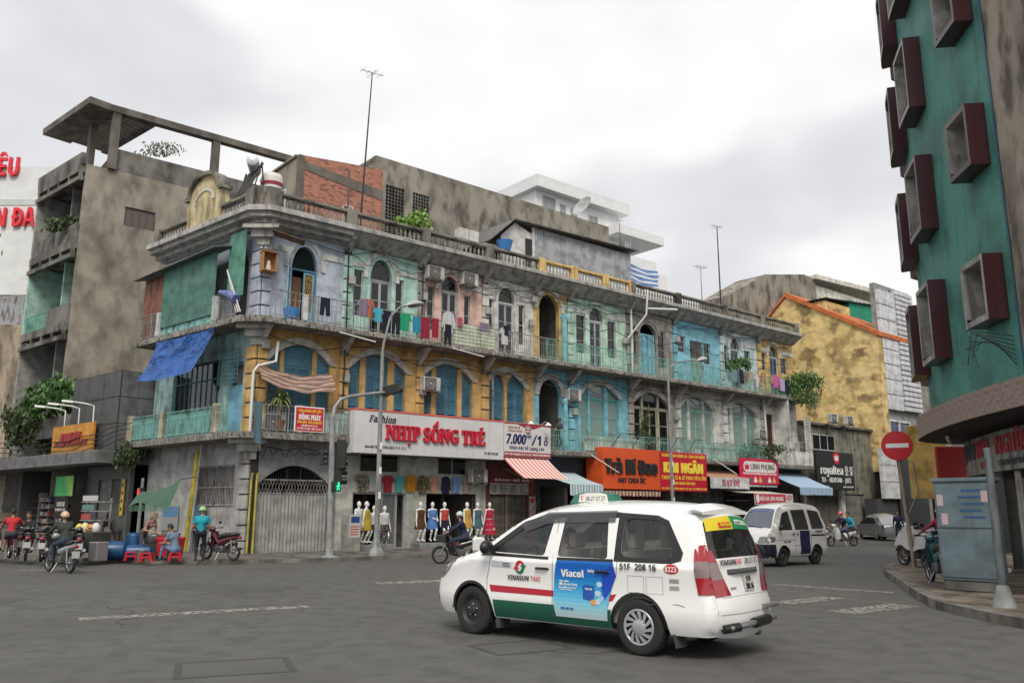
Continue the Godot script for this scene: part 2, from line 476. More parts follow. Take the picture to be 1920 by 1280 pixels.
func sky_picture() -> Texture2D:
	var w := 1024
	var h := 512
	var im := Image.create(w,h,false,Image.FORMAT_RGBF)
	var nz := FastNoiseLite.new()
	nz.noise_type = FastNoiseLite.TYPE_SIMPLEX_SMOOTH;nz.frequency = 1.0;nz.fractal_octaves = 5;nz.fractal_gain = 0.45;nz.seed = 42
	for j in h:
		var el := PI*(0.5 - (j+0.5)/h)
		var y := sin(el)
		for i in w:
			var az := TAU*((i+0.5)/w - 0.5)
			if y < -0.02:
				im.set_pixel(i,j,Color(0.2,0.2,0.19))
				continue
			var x := sin(az)*cos(el);var z := -cos(az)*cos(el)
			var k := 1.0/(maxf(y,0.0)+0.35)
			var q := nz.get_noise_3d(x*k*1.5+3.1,y*2.0,z*k*1.5)
			var b := smoothstep(-0.42,0.16,q)
			var v := lerpf(0.5,0.64,b)+0.035*nz.get_noise_3d(x*k*6.0+9.0,y*8.0,z*k*6.0)
			v = lerpf(v,0.66,0.5*maxf(0,x*0.6 - z*0.8)*smoothstep(0.8,0.1,y))
			im.set_pixel(i,j,Color(v*lerpf(0.97,1.0,b),v*lerpf(0.985,1.0,b),v*lerpf(1.02,1.0,b)))
	return ImageTexture.create_from_image(im)
func build_ground() -> void:
	var am := mat("asphalt",lin(0.1,0.098,0.09),0.85)
	am.albedo_texture = noise_tex("asphalt",0.012,6,[0.0,0.35,0.6,1.0],[grey(0.78),grey(0.9),grey(0.97),grey(1.0)],FastNoiseLite.TYPE_SIMPLEX_SMOOTH,1024,51)
	am.uv1_triplanar = true;am.uv1_world_triplanar = true;am.uv1_scale = Vector3.ONE*0.14
	am.heightmap_enabled = true;am.heightmap_texture = noise_tex("grit",0.12,4,[0.0,1.0],[grey(0),grey(1)],FastNoiseLite.TYPE_SIMPLEX_SMOOTH,1024,52);am.heightmap_scale = 0.6
	am.detail_enabled = true;am.detail_uv_layer = BaseMaterial3D.DETAIL_UV_2
	am.detail_albedo = noise_tex("oil",0.006,5,[0.0,0.5,0.7,1.0],[Color(0.3,0.29,0.27,0),Color(0.3,0.29,0.27,0.0),Color(0.29,0.285,0.275,0.35),Color(0.27,0.265,0.255,0.5)],FastNoiseLite.TYPE_SIMPLEX_SMOOTH,512,53)
	am.uv2_triplanar = true;am.uv2_world_triplanar = true;am.uv2_scale = Vector3.ONE*0.05
	var g := RandomNumberGenerator.new();g.seed = 77
	var dark := worn("road_patch",lin(0.078,0.077,0.072),0,0.9);dark.uv1_scale = Vector3.ONE*0.3
	for q in [[-6.5,-19.5,3.4,1.5,0.3],[4.2,-20.5,2.6,1.2,-0.6],[-1.0,-7.6,1.6,1.1,0.15],[3.4,-8.2,2.4,0.7,0.7],[-10.5,-16.5,2.2,1.6,0.1]]:
		var pl := []
		for k in 14: pl.append(Vector2(q[2]*0.5*signf(cos(TAU*k/14))*pow(absf(cos(TAU*k/14)),0.5)*g.randf_range(0.9,1.1),q[3]*0.5*signf(sin(TAU*k/14))*pow(absf(sin(TAU*k/14)),0.5)*g.randf_range(0.85,1.1)).rotated(q[4])+Vector2(q[0],q[1]))
		structure("road_patch",MB.new().slab(pl,-0.05,0.004),dark)
	for n in 7:
		var c := MB.new()
		var p := Vector2(g.randf_range(-8,6),g.randf_range(-22,-7));var a := g.randf()*TAU
		for k in 16:
			var p2 := p+Vector2(cos(a),sin(a))*g.randf_range(0.1,0.28)
			c.beam(V(p.x,0.001,p.y),V(p2.x,0.001,p2.y),g.randf_range(0.008,0.022),0.004);p = p2;a += g.randfn()*0.5
		structure("road_crack",c,mat("crack_dark",lin(0.03,0.03,0.028),0.95))
	structure("road",MB.new().box(-400,400,-0.5,0,-400,60),am)
# ---------------------------------------------------------------- pieces of the shophouses
func arch_y(op: Array,x: float,grow := 0.0) -> float:
	if op[4] <= 0.0: return op[3]+grow
	var hw: float = (op[1] - op[0])/2+grow
	var q := clampf((x - (op[0]+op[1])/2)/hw,-1,1)
	return op[3]+(op[4]+grow)*(sqrt(maxf(0,1 - q*q)) if op[5] == 1 else 1 - q*q)
func arch_xs(op: Array,grow := 0.0,k := 14) -> Array:
	var out := []
	var c: float = (op[0]+op[1])/2
	var hw: float = (op[1] - op[0])/2+grow
	for i in k+1: out.append(c - hw*cos(PI*i/k) if op[5] == 1 else c - hw+2*hw*i/k)
	return out
func wall_open(mb: MB,x0: float,x1: float,y0: float,y1: float,z: float,depth: float,ops: Array) -> void:
	var cur := x0
	for op in ops:
		if op[0] > cur+0.001: mb.box(cur,op[0],y0,y1,z - depth,z)
		if op[2] > y0+0.001: mb.box(op[0],op[1],y0,op[2],z - depth,z)
		if op[4] <= 0.0:
			if op[3] < y1 - 0.001: mb.box(op[0],op[1],op[3],y1,z - depth,z)
		else:
			var xs := arch_xs(op)
			for i in xs.size() - 1:
				var a: float = xs[i];var b: float = xs[i+1]
				var ya := arch_y(op,a);var yb := arch_y(op,b)
				mb.quad(V(a,ya,z),V(b,yb,z),V(b,y1,z),V(a,y1,z))
				mb.quad(V(a,ya,z - depth),V(a,y1,z - depth),V(b,y1,z - depth),V(b,yb,z - depth))
				mb.quad(V(a,ya,z - depth),V(b,yb,z - depth),V(b,yb,z),V(a,ya,z))
		cur = op[1]
	if cur < x1 - 0.001: mb.box(cur,x1,y0,y1,z - depth,z)
func arch_band(mb: MB,op: Array,w: float,z0: float,z1: float,gap := 0.0) -> void:
	var k := 16
	var xi := arch_xs(op,gap,k);var xo := arch_xs(op,w+gap,k)
	for i in k:
		var a := V(xi[i],arch_y(op,xi[i],gap),0);var b := V(xi[i+1],arch_y(op,xi[i+1],gap),0)
		var c := V(xo[i+1],arch_y(op,xo[i+1],w+gap),0);var d := V(xo[i],arch_y(op,xo[i],w+gap),0)
		var f := V(0,0,z1);var r := V(0,0,z0)
		mb.quad(a+f,b+f,c+f,d+f);mb.quad(d+f,c+f,c+r,d+r);mb.quad(a+r,b+r,b+f,a+f)
		if i == 0: mb.quad(a+r,a+f,d+f,d+r)
		if i == k - 1: mb.quad(b+f,b+r,c+r,c+f)
func fan(mb: MB,op: Array,y0: float,z0: float,z1: float,inset := 0.0) -> void:
	var pl := PackedVector2Array()
	for x in arch_xs(op,-inset):
		pl.append(Vector2(x,maxf(arch_y(op,x,-inset),y0+0.001)))
	pl.append(Vector2(op[1] - inset,y0));pl.append(Vector2(op[0]+inset,y0))
	var q := PackedVector2Array()
	for p in pl:
		if q.is_empty() or q[q.size() - 1].distance_to(p) > 0.002: q.append(p)
	mb.prism(q,z0,z1)
func frame(mb: MB,x0: float,x1: float,y0: float,y1: float,z0: float,z1: float,w: float) -> void:
	mb.box(x0,x0+w,y0,y1,z0,z1);mb.box(x1 - w,x1,y0,y1,z0,z1)
	mb.box(x0+w,x1 - w,y0,y0+w,z0,z1);mb.box(x0+w,x1 - w,y1 - w,y1,z0,z1)
func shutters(parent: Node,o: Vector3,x0: float,x1: float,y0: float,y1: float,z: float,m: Material,leaves := 2,called := "shutter") -> void:
	var w := (x1 - x0)/leaves
	for k in leaves:
		var a := x0+k*w+0.008;var b := a+w - 0.016
		var f := mbo(o)
		frame(f,a,b,y0,y1,z,z+0.05,minf(0.08,w*0.2))
		var ym := y0+(y1 - y0)*0.46
		var e := minf(0.08,w*0.2)
		f.box(a+e,b - e,ym - 0.05,ym+0.05,z+0.004,z+0.046)
		var y := y0+0.1
		while y < y1 - 0.11:
			if absf(y - ym) > 0.06: f.hexa([V(a+e,y,z+0.045),V(b - e,y,z+0.045),V(b - e,y+0.012,z+0.045),V(a+e,y+0.012,z+0.045),V(a+e,y+0.05,z+0.008),V(b - e,y+0.05,z+0.008),V(b - e,y+0.062,z+0.008),V(a+e,y+0.062,z+0.008)])
			y += 0.066
		obj(called,f,m,parent)
func glazed(parent: Node,o: Vector3,x0: float,x1: float,y0: float,y1: float,z: float,m: Material,cols := 1,rows := 2,called := "window",pane: Material = null) -> Node3D:
	var f := mbo(o)
	frame(f,x0,x1,y0,y1,z,z+0.05,0.055)
	for k in range(1,cols):
		var x := lerpf(x0,x1,float(k)/cols)
		f.box(x - 0.025,x+0.025,y0+0.055,y1 - 0.055,z+0.004,z+0.046)
	for k in range(1,rows):
		var y := lerpf(y0,y1,float(k)/rows)
		f.box(x0+0.055,x1 - 0.055,y - 0.018,y+0.018,z+0.006,z+0.044)
	var w := obj(called,f,m,parent)
	obj("pane",mbo(o).box(x0+0.03,x1 - 0.03,y0+0.03,y1 - 0.03,z+0.016,z+0.024),pane if pane else glass("dark_glass",Color(0.012,0.014,0.016),0.6),w)
	return w
func pilaster(parent: Node,o: Vector3,x0: float,x1: float,y0: float,y1: float,m: Material,z := 0.0,block := 0.58) -> void:
	var core := obj("pilaster",mbo(o).box(x0+0.03,x1 - 0.03,y0,y1,z - 0.1,z+0.05),MATS.get("groove"),parent)
	var key := "block%.2f %.2f" % [x1 - x0,block]
	if not MESHES.has(key): MESHES[key] = MB.new().cbox(0,x1 - x0,0,block - 0.055,0,0.12,0.018).mesh()
	var y := y0
	while y+block <= y1+0.05:
		obj("block",MESHES[key],m,core).position = o+V(x0,y+0.02,z)
		y += block
func baluster_mesh() -> Mesh:
	if not MESHES.has("baluster"):
		MESHES["baluster"] = MB.new().lathe([Vector2(0.001,0),Vector2(0.055,0),Vector2(0.055,0.035),Vector2(0.035,0.05),Vector2(0.05,0.1),Vector2(0.066,0.17),Vector2(0.055,0.25),Vector2(0.032,0.34),Vector2(0.028,0.38),Vector2(0.045,0.41),Vector2(0.045,0.44),Vector2(0.001,0.44)],8).mesh()
	return MESHES["baluster"]
func balustrade(parent: Node,xf: Transform3D,x0: float,x1: float,y: float,z: float,m: Material,mb_: Material,posts: Array) -> void:
	var b := MB.new();b.t = xf
	b.box(x0,x1,y,y+0.12,z - 0.13,z+0.13)
	b.cbox(x0,x1,y+0.6,y+0.74,z - 0.15,z+0.15,0.03)
	var part := obj("balustrade",b,m,parent)
	for p in posts:
		var q := MB.new();q.t = xf
		q.cbox(p - 0.22,p+0.22,y - 0.01,y+0.8,z - 0.17,z+0.19,0.03)
		obj("post",q,m,part)
	var k := int((x1 - x0)/0.235)
	for i in k:
		var x := x0+(i+0.5)*(x1 - x0)/k
		var hit := false
		for p in posts:
			if absf(p - x) < 0.26: hit = true
		if hit: continue
		var e := obj("baluster",baluster_mesh(),mb_,part)
		e.transform = xf*Transform3D(Basis().scaled(V(1,0.48/0.44,1)),V(x,y+0.12,z))
func railing(parent: Node,xf: Transform3D,x0: float,x1: float,y: float,z: float,m: Material,h := 1.0,gap := 0.12,called := "railing") -> Node:
	var b := MB.new();b.t = xf
	b.beam(V(x0,y+h,z),V(x1,y+h,z),0.05,0.035)
	b.beam(V(x0,y+0.1,z),V(x1,y+0.1,z),0.03,0.03)
	b.beam(V(x0,y+h*0.72,z),V(x1,y+h*0.72,z),0.022,0.022)
	var k := maxi(1,int((x1 - x0)/gap))
	for i in k+1:
		var x := lerpf(x0,x1,float(i)/k)
		var thick := 0.035 if i % 9 == 0 else 0.016
		b.box(x - thick/2,x+thick/2,y,y+h,z - thick/2,z+thick/2)
	return obj(called,b,m,parent)
func corrugated(mb: MB,x0: float,x1: float,y0: float,y1: float,z: float,pitch := 0.16,amp := 0.025) -> void:
	var k := int((x1 - x0)/pitch)*4
	mb.grid(func(u,v): return V(lerpf(x0,x1,u),lerpf(y0,y1,v),z+amp*sin(u*k/4.0*TAU)),k,1)
func bracket(mb: MB,x: float,y: float,reach: float,drop: float,w := 0.2) -> void:
	mb.side([Vector2(0,y - drop),Vector2(0.12,y - drop),Vector2(0.3,y - drop*0.72),Vector2(reach*0.85,y - 0.12),Vector2(reach*0.9,y),Vector2(0,y)],x - w/2,x+w/2)
func house(i: int,x0: float,x1: float,d: Dictionary) -> Node3D:
	var o := V(-x0,0,0)
	var xf := Transform3D(Basis(),o)
	var r := thing(d.get("name","shophouse"),d.label,"shophouse",W(x0,0),TH,"shophouses of the colonial row")
	var s := mbo(o)
	s.box(x0+0.004,x0+0.1,0,13.3,-7,-0.26);s.box(x1 - 0.1,x1 - 0.004,0,13.3,-7,-0.26)
	s.box(x0+0.004,x1 - 0.004,0,13.3,-7.2,-7.004)
	for y in [4.38,8.88,13.28]: s.box(x0+0.11,x1 - 0.11,y,y+0.16,-6.99,-0.27)
	obj("shell",s,MATS["inside"],r)
	var um: Material = d.um
	var mm: Material = d.mm
	var w := mbo(o)
	wall_open(w,x0+0.004,x1 - 0.004,9.15,13.5,0.0,0.25,d.up)
	obj("wall",w,um,r)
	w = mbo(o)
	wall_open(w,x0+0.004,x1 - 0.004,4.65,8.9,0.0,0.25,d.mid)
	obj("wall",w,mm,r)
	if i > 0:
		obj("balcony_slab",mbo(o).cbox(x0,x1,4.4,4.645,-0.25,1.1,0.03),MATS["slab"],r)
		obj("balcony_slab",mbo(o).cbox(x0,x1,8.9,9.145,-0.25,1.1,0.03),MATS["slab"],r)
		var cr := mbo(o)
		cr.side([Vector2(-0.25,13.5),Vector2(0.004,13.02),Vector2(0.18,13.05),Vector2(0.55,13.3),Vector2(0.78,13.46),Vector2(0.8,13.5),Vector2(0.95,13.52),Vector2(0.97,13.68),Vector2(0.9,13.72),Vector2(-0.25,13.72)],x0,x1)
		obj("cornice",cr,MATS["cornice"],r)
		balustrade(r,xf,x0,x1,13.72,0.5,d.get("bal",MATS["mould"]),d.get("bal2",MATS["balu"]),d.get("posts",[x0]))
	for x in [x0+0.12]:
		for q in [[9.0 - 0.11,0.95,0.75],[13.34,0.75,0.62]]:
			var b := mbo(o)
			bracket(b,x,q[0],q[1],q[2])
			obj("bracket",b,MATS["bracket"],r)
	if d.get("band",true):
		var op: Array = d.up[d.get("door",0)]
		var b := mbo(o)
		arch_band(b,op,0.2,0.0,0.05,0.16)
		var cx: float = (op[0]+op[1])/2
		var reach: float = ((op[1] - op[0])/2+0.3)*sqrt(maxf(0.0,1.0 - pow((12.32 - op[3])/(op[4]+0.3),2.0)))
		for q in [[x0+0.38,cx - reach],[cx+reach,x1 - 0.06]]:
			if q[1] - q[0] > 0.1: b.box(q[0],q[1],12.2,12.44,0.002,0.048)
		obj("arch_moulding",b,d.get("bandm",MATS["trim"]),r)
	for op in d.get("arcs",[]):
		var b := mbo(o)
		arch_band(b,op,0.3,0.0,0.07)
		obj("arch_surround",b,d.get("arcm",MATS["arch"]),r)
	if d.get("pil",true):
		pilaster(r,o,x0 - 0.02 if i > 0 else x0,x0+0.36,9.2,12.9,d.get("upil",um))
		pilaster(r,o,x0 - 0.02 if i > 0 else x0,x0+0.4,4.7,8.4,d.get("mpil",mm))
	return r
func fill_segment(r: Node3D,o: Vector3,op: Array,m: Material,posts: Array,post_m: Material,top := 0.0) -> void:
	var ys: float = op[3] - 0.15 if top == 0.0 else top
	var f := mbo(o)
	fan(f,op,ys,-0.2,-0.14)
	for k in posts.size():
		var p: Array = posts[k]
		f.box(p[0],p[1],ys+0.05,ys+0.09,-0.14,-0.11)
	obj("transom",f,m,r)
	var cur: float = op[0]
	var spans := []
	for p in posts:
		spans.append([cur,p[0]]);cur = p[1]
		var b := mbo(o)
		b.box(p[0],p[1],op[2],arch_y(op,(p[0]+p[1])/2) - 0.02,-0.22,-0.06)
		obj("mullion",b,post_m,r)
	spans.append([cur,op[1]])
	for s in spans:
		shutters(r,o,s[0]+0.02,s[1] - 0.02,op[2]+0.02,ys - 0.02,-0.18,m,2 if s[1] - s[0] > 0.75 else 1)
func row_materials() -> void:
	glass("dark_glass",Color(0.012,0.014,0.016),0.6)
	mat("groove",lin(0.05,0.045,0.04),0.95)
	worn("inside",lin(0.3,0.28,0.25),2)
	var sm := concrete("slab",lin(0.36,0.345,0.31),0.85)
	sm.uv2_scale = Vector3(0.7,0.3,0.7);sm.uv1_scale = Vector3(0.3,0.2,0.3);sm.heightmap_scale = 3.0
	worn("cornice",lin(0.48,0.47,0.45),2,0.9,1.0)
	concrete("mould",lin(0.27,0.25,0.215),0.85)
	concrete("balu",lin(0.34,0.325,0.29),0.7)
	worn("bracket",lin(0.46,0.45,0.42),2,0.9,1.0)
	worn("trim",lin(0.68,0.69,0.67),2)
	worn("arch",lin(0.6,0.58,0.54),2)
	worn("ochre",lin(0.64,0.41,0.16),2)
	worn("blue_joinery",lin(0.08,0.22,0.31),1,0.6,0.2)
	worn("teal_joinery",lin(0.12,0.46,0.45),1,0.6,0.2)
	worn("periwinkle",lin(0.5,0.55,0.65),1)
	worn("mint",lin(0.5,0.74,0.66),1)
	worn("pink",lin(0.76,0.52,0.45),1)
	worn("offwhite",lin(0.72,0.71,0.67),2)
	worn("pale_mint",lin(0.55,0.76,0.63),2)
	worn("sky_blue",lin(0.25,0.56,0.68),1)
	worn("pale_blue",lin(0.58,0.72,0.74),2)
	worn("drab",lin(0.42,0.4,0.36),3)
	worn("yellow_trim",lin(0.72,0.5,0.2),2)
	rusty("teal_rail",lin(0.22,0.48,0.42))
	rusty("grey_rail",lin(0.3,0.3,0.29))
	mat("dark_iron",lin(0.03,0.03,0.032),0.6,0.3)
	worn("white_frame",lin(0.7,0.7,0.68),1,0.5)
	worn("grey_frame",lin(0.45,0.47,0.47),1,0.5)
	worn("wood",lin(0.24,0.12,0.06),1,0.6)
	cloth("curtain",lin(0.3,0.16,0.09))
	mat("pvc",lin(0.62,0.62,0.6),0.5)
	mat("rim_alloy",lin(0.35,0.35,0.36),0.3,0.8)
	mat("cable",lin(0.02,0.02,0.022),0.6)
func upper_door(r: Node3D,o: Vector3,op: Array,fm: Material,leaf_m: Material,kind := 0) -> void:
	var f := mbo(o)
	arch_band(f,op,0.001,-0.2,-0.1,-0.07)
	f.box(op[0],op[0]+0.07,op[2],op[3],-0.2,-0.1);f.box(op[1] - 0.07,op[1],op[2],op[3],-0.2,-0.1)
	f.box(op[0]+0.07,op[1] - 0.07,op[3] - 0.06,op[3]+0.02,-0.2,-0.1)
	obj("door_frame",f,fm,r)
	f = mbo(o)
	fan(f,op,op[3]+0.021,-0.16,-0.15,0.06)
	obj("fanlight",f,glass("dark_glass"),r)
	var c: float = (op[0]+op[1])/2
	if kind == 0:
		glazed(r,o,op[0]+0.08,c - 0.005,op[2]+0.02,op[3] - 0.07,-0.17,leaf_m,1,3,"door")
		glazed(r,o,c+0.005,op[1] - 0.08,op[2]+0.02,op[3] - 0.07,-0.17,leaf_m,1,3,"door")
func build_row() -> void:
	row_materials()
	var B := [0.0,3.65,7.5,11.25,14.6,17.0,21.6,25.7,30.3,34.4,38.7]
	var M := MATS
	var r: Node3D
	var o: Vector3
	var specs := [
		{"name": "corner_shophouse","label": "corner shophouse with periwinkle top floor and a green sheet shack on its balcony","um": M.periwinkle,"mm": M.ochre,"up": [[1.26,2.42,9.15,11.6,1.0,1]],"mid": [[0.5,3.2,4.65,7.65,0.72,2]],"arcs": [[0.5,3.2,4.65,7.65,0.72,2]]},
		{"label": "shophouse with mint green top floor and ochre first floor above the clothes shop","um": M.mint,"mm": M.ochre,"up": [[4.16,4.64,10.0,12.1,0,0],[4.98,6.1,9.15,11.8,0.95,1],[6.3,6.72,10.0,12.0,0,0]],"door": 1,"mid": [[4.1,6.95,4.65,7.7,0.72,2]],"arcs": [[4.1,6.95,4.65,7.7,0.72,2]]},
		{"label": "shophouse with salmon pink top floor between two air conditioners","um": M.pink,"mm": M.ochre,"up": [[8.03,8.44,9.9,12.0,0,0],[8.82,9.84,9.15,11.95,0.72,1],[10.16,10.54,9.9,11.9,0,0]],"door": 1,"mid": [[7.86,10.72,4.65,7.7,0.72,2]],"arcs": [[7.86,10.72,4.65,7.7,0.72,2]],"mpil": M.ochre,"upil": M.drab},
		{"label": "shophouse with white top floor and tiled balcony end, two blue shutter windows below","um": M.offwhite,"mm": M.ochre,"up": [[11.6,12.0,9.9,12.0,0,0],[12.27,13.35,9.15,11.95,0.76,1],[13.6,14.02,9.9,12.0,0,0]],"door": 1,"mid": [[11.5,12.68,4.65,7.55,0.8,1],[12.84,14.0,5.7,7.55,0.8,1]],"arcs": [[11.48,14.05,4.65,7.65,0.72,2]]},
		{"name": "stair_house","label": "narrow stair house with yellow arch above and turquoise arch below","um": M.yellow_trim,"mm": M.sky_blue,"up": [[15.0,16.4,9.15,12.0,0.85,1]],"mid": [[14.95,16.5,4.65,7.5,0.85,1]],"arcs": [[14.95,16.5,4.65,7.5,0.85,1]],"band": true,"bal": M.yellow_trim,"bal2": M.trim,"pil": false,"posts": [14.7]},
		{"label": "shophouse with pale mint top floor, bright blue first floor and yellow balustrade","um": M.pale_mint,"mm": M.sky_blue,"up": [[17.67,18.36,10.0,12.1,0,0],[18.69,19.72,9.15,11.95,0.72,1],[20.09,20.76,10.0,12.1,0,0]],"door": 1,"mid": [[17.9,20.85,4.65,7.75,0.65,2]],"arcs": [[17.9,20.85,4.65,7.75,0.65,2]],"bal": M.yellow_trim,"bal2": M.trim,"posts": [17.0,19.4,21.5]},
		{"label": "shophouse with drab grey walls and a blue folding door on its top balcony","um": M.drab,"mm": M.drab,"up": [[21.92,22.6,9.9,12.1,0,0],[22.8,24.2,9.15,11.8,0.6,1],[24.34,25.05,9.9,12.1,0,0]],"door": 1,"mid": [[21.95,25.15,4.65,7.6,0.75,2]],"arcs": [[21.95,25.15,4.65,7.6,0.75,2]],"bandm": M.drab},
		{"label": "shophouse with sky blue top floor and an iron gate door","um": M.sky_blue,"mm": M.offwhite,"up": [[26.1,26.92,11.1,12.1,0,0],[27.33,28.62,9.15,11.95,0,0],[28.68,29.4,10.6,11.95,0,0]],"door": 1,"band": false,"mid": [[26.1,29.3,4.65,7.75,0.7,2]],"arcs": [[26.1,29.3,4.65,7.75,0.7,2]]},
		{"label": "shophouse with pale blue top floor and round arched door behind hanging laundry","um": M.pale_blue,"mm": M.offwhite,"up": [[30.65,31.2,10.6,12.1,0,0],[31.5,32.46,9.15,11.95,0.7,1],[32.98,33.65,10.6,12.0,0,0]],"door": 1,"mid": [[30.4,33.85,4.65,7.7,0.75,2]],"arcs": [[30.4,33.85,4.65,7.7,0.75,2]]},
		{"label": "end shophouse of the row with small yellow top floor and hanging green creeper","um": M.yellow_trim,"mm": M.offwhite,"up": [[34.77,35.46,10.9,12.1,0,0],[35.84,36.9,9.15,11.95,0.7,1],[37.15,37.95,10.9,12.0,0,0]],"door": 1,"mid": [[34.6,35.8,4.65,8.0,0,0],[36.3,37.1,5.6,7.1,0,0]],"posts": [34.4,38.5]},
	]
	var H := []
	for i in 10:
		r = house(i,B[i],B[i+1],specs[i])
		H.append(r)
	for i in 10:
		r = H[i];o = V(-B[i],0,0)
		var sp: Dictionary = specs[i]
		var ups: Array = sp.up
		var fm: Material = M.white_frame
		if i == 0: fm = M.sky_blue
		if i in [1,2]: fm = M.grey_frame
		if ups.size() == 3:
			for k in [0,2]:
				glazed(r,o,ups[k][0],ups[k][1],ups[k][2],ups[k][3],-0.15,fm if i < 5 else M.drab if i < 7 else M.grey_frame,1,3 if k == 0 else 2)
			if i == 6: shutters(r,o,22.85,24.15,9.17,11.8,-0.15,M.sky_blue,3,"folding_door")
			elif i == 7:
				var g := mbo(o)
				for k in 14: g.box(27.36+k*0.094,27.38+k*0.094,10.9,11.93,-0.1,-0.08)
				frame(g,27.34,28.61,9.17,11.94,-0.12,-0.06,0.06)
				obj("iron_gate",g,M.grey_rail,r)
				obj("gate_panel",mbo(o).box(27.4,28.55,9.2,10.9,-0.11,-0.08),rusty("gate_green",lin(0.2,0.36,0.32)),r)
			else: upper_door(r,o,ups[1],fm if i < 5 else M.white_frame,M.grey_frame if i < 8 else M.blue_joinery)
		elif i == 0:
			upper_door(r,o,ups[0],M.blue_joinery,M.blue_joinery,1)
			var lf := mbo(o);frame(lf,1.86,2.34,9.18,11.5,-0.17,-0.12,0.07)
			lf.box(1.93,2.27,9.25,9.85,-0.16,-0.13)
			var leaf := obj("door",lf,worn("light_blue_door",lin(0.22,0.48,0.62),1,0.6),r)
			var pm := mat("flower_panel",lin(0.5,0.36,0.18),0.7)
			pm.albedo_texture = noise_tex("flowers",0.05,2,[0.0,0.42,0.5,0.6,1.0],[Color(0.2,0.1,0.03),Color(0.35,0.2,0.06),Color(1,0.85,0.5),Color(0.9,0.9,0.8),Color(0.6,0.4,0.15)],FastNoiseLite.TYPE_CELLULAR,256)
			pm.uv1_triplanar = true;pm.uv1_scale = Vector3.ONE*1.3
			obj("panel",mbo(o).box(1.93,2.27,9.86,11.43,-0.155,-0.14),pm,leaf)
			lf = MB.new()
			frame(lf,0,0.52,0,2.36,0,0.04,0.06)
			for k in 5: lf.box(0.06+k*0.08+0.03,0.06+k*0.08+0.045,0.7,2.3,0.01,0.03)
			for k in 18: lf.box(0.06,0.46,0.7+k*0.09,0.715+k*0.09,0.008,0.032)
			lf.box(0.06,0.46,0.06,0.68,0.012,0.028)
			var open := obj("door",lf,MATS["light_blue_door"],r)
			open.position = o+V(1.27,9.16,-0.06);open.rotation.y = PI+0.95
			var cu := mbo(o)
			cu.grid(func(u,v): return V(lerpf(1.33,1.86,u),lerpf(9.18,11.3,v),-0.28+0.03*sin(u*30+v)),30,4)
			obj("curtain",cu,M.curtain,r)
		else:
			obj("inner_wall",mbo(o).box(14.75,16.9,9.2,13.2,-2.6,-2.5),worn("stair_teal",lin(0.1,0.22,0.25),1),r)
			obj("inner_wall",mbo(o).box(14.75,16.9,4.7,8.85,-2.6,-2.5),worn("stair_blue",lin(0.04,0.2,0.26),1),r)
			for y in [9.15,4.65]:
				var cm: Material = M.sky_blue if y < 5 else M.yellow_trim
				obj("column",mbo(o).lathe([Vector2(0.19,y),Vector2(0.19,y+0.15),Vector2(0.15,y+0.2),Vector2(0.14,y+2.4),Vector2(0.2,y+2.5),Vector2(0.22,y+2.75),Vector2(0.001,y+2.75)],14,V(16.68,0,0.12)),M.sky_blue if y > 5 else cm,r)
		var blue: Material = M.blue_joinery
		if i in [0,1,2]:
			var op: Array = sp.mid[0]
			var P := [[[1.0,1.16],[2.42,2.62]],[[4.66,4.94],[6.06,6.39]],[[8.39,8.65],[9.87,10.12]]]
			fill_segment(r,o,op,blue,P[i],M.ochre)
		elif i == 3:
			for k in 2:
				var op: Array = sp.mid[k]
				var f := mbo(o);fan(f,op,7.5,-0.18,-0.13)
				obj("transom",f,blue,r)
				shutters(r,o,op[0]+0.02,op[1] - 0.02,op[2]+0.02,7.49,-0.17,blue,2)
		elif i == 5:
			fill_glazed(r,o,sp.mid[0],M.teal_joinery,[[18.5,18.64],[19.74,20.02]],M.sky_blue,glass("green_glass",Color(0.3,0.4,0.36),0.75))
		elif i == 6:
			fill_glazed(r,o,sp.mid[0],worn("cream_frame",lin(0.55,0.5,0.4),2),[[22.78,22.92],[24.16,24.28]],M.cream_frame,null)
		elif i == 7:
			fill_glazed(r,o,sp.mid[0],worn("aqua_frame",lin(0.3,0.58,0.52),1),[[26.9,27.1],[28.34,28.5]],M.offwhite,glass("green_glass"))
		elif i == 8:
			fill_glazed(r,o,sp.mid[0],M.aqua_frame,[[31.1,31.4],[32.6,32.85]],M.offwhite,glass("green_glass"))
		elif i == 9:
			shutters(r,o,34.62,35.78,4.67,7.98,-0.15,worn("maroon_wood",lin(0.12,0.045,0.04),1),2)
			glazed(r,o,36.3,37.1,5.6,7.1,-0.15,M.white_frame,2,1)
			obj("screen_wall",mbo(o).box(36.0,36.12,4.66,8.88,0.02,1.06),M.offwhite,r)
			var lv := mbo(o)
			for k in 14: lv.box(38.0,38.62,5.6+k*0.16,5.7+k*0.16,0.98,1.02)
			frame(lv,37.95,38.68,5.5,7.9,0.97,1.03,0.05)
			obj("louvre",lv,M.white_frame,r)
			obj("parapet",mbo(o).cbox(36.12,38.68,4.66,5.55,0.96,1.06,0.01),M.offwhite,r)
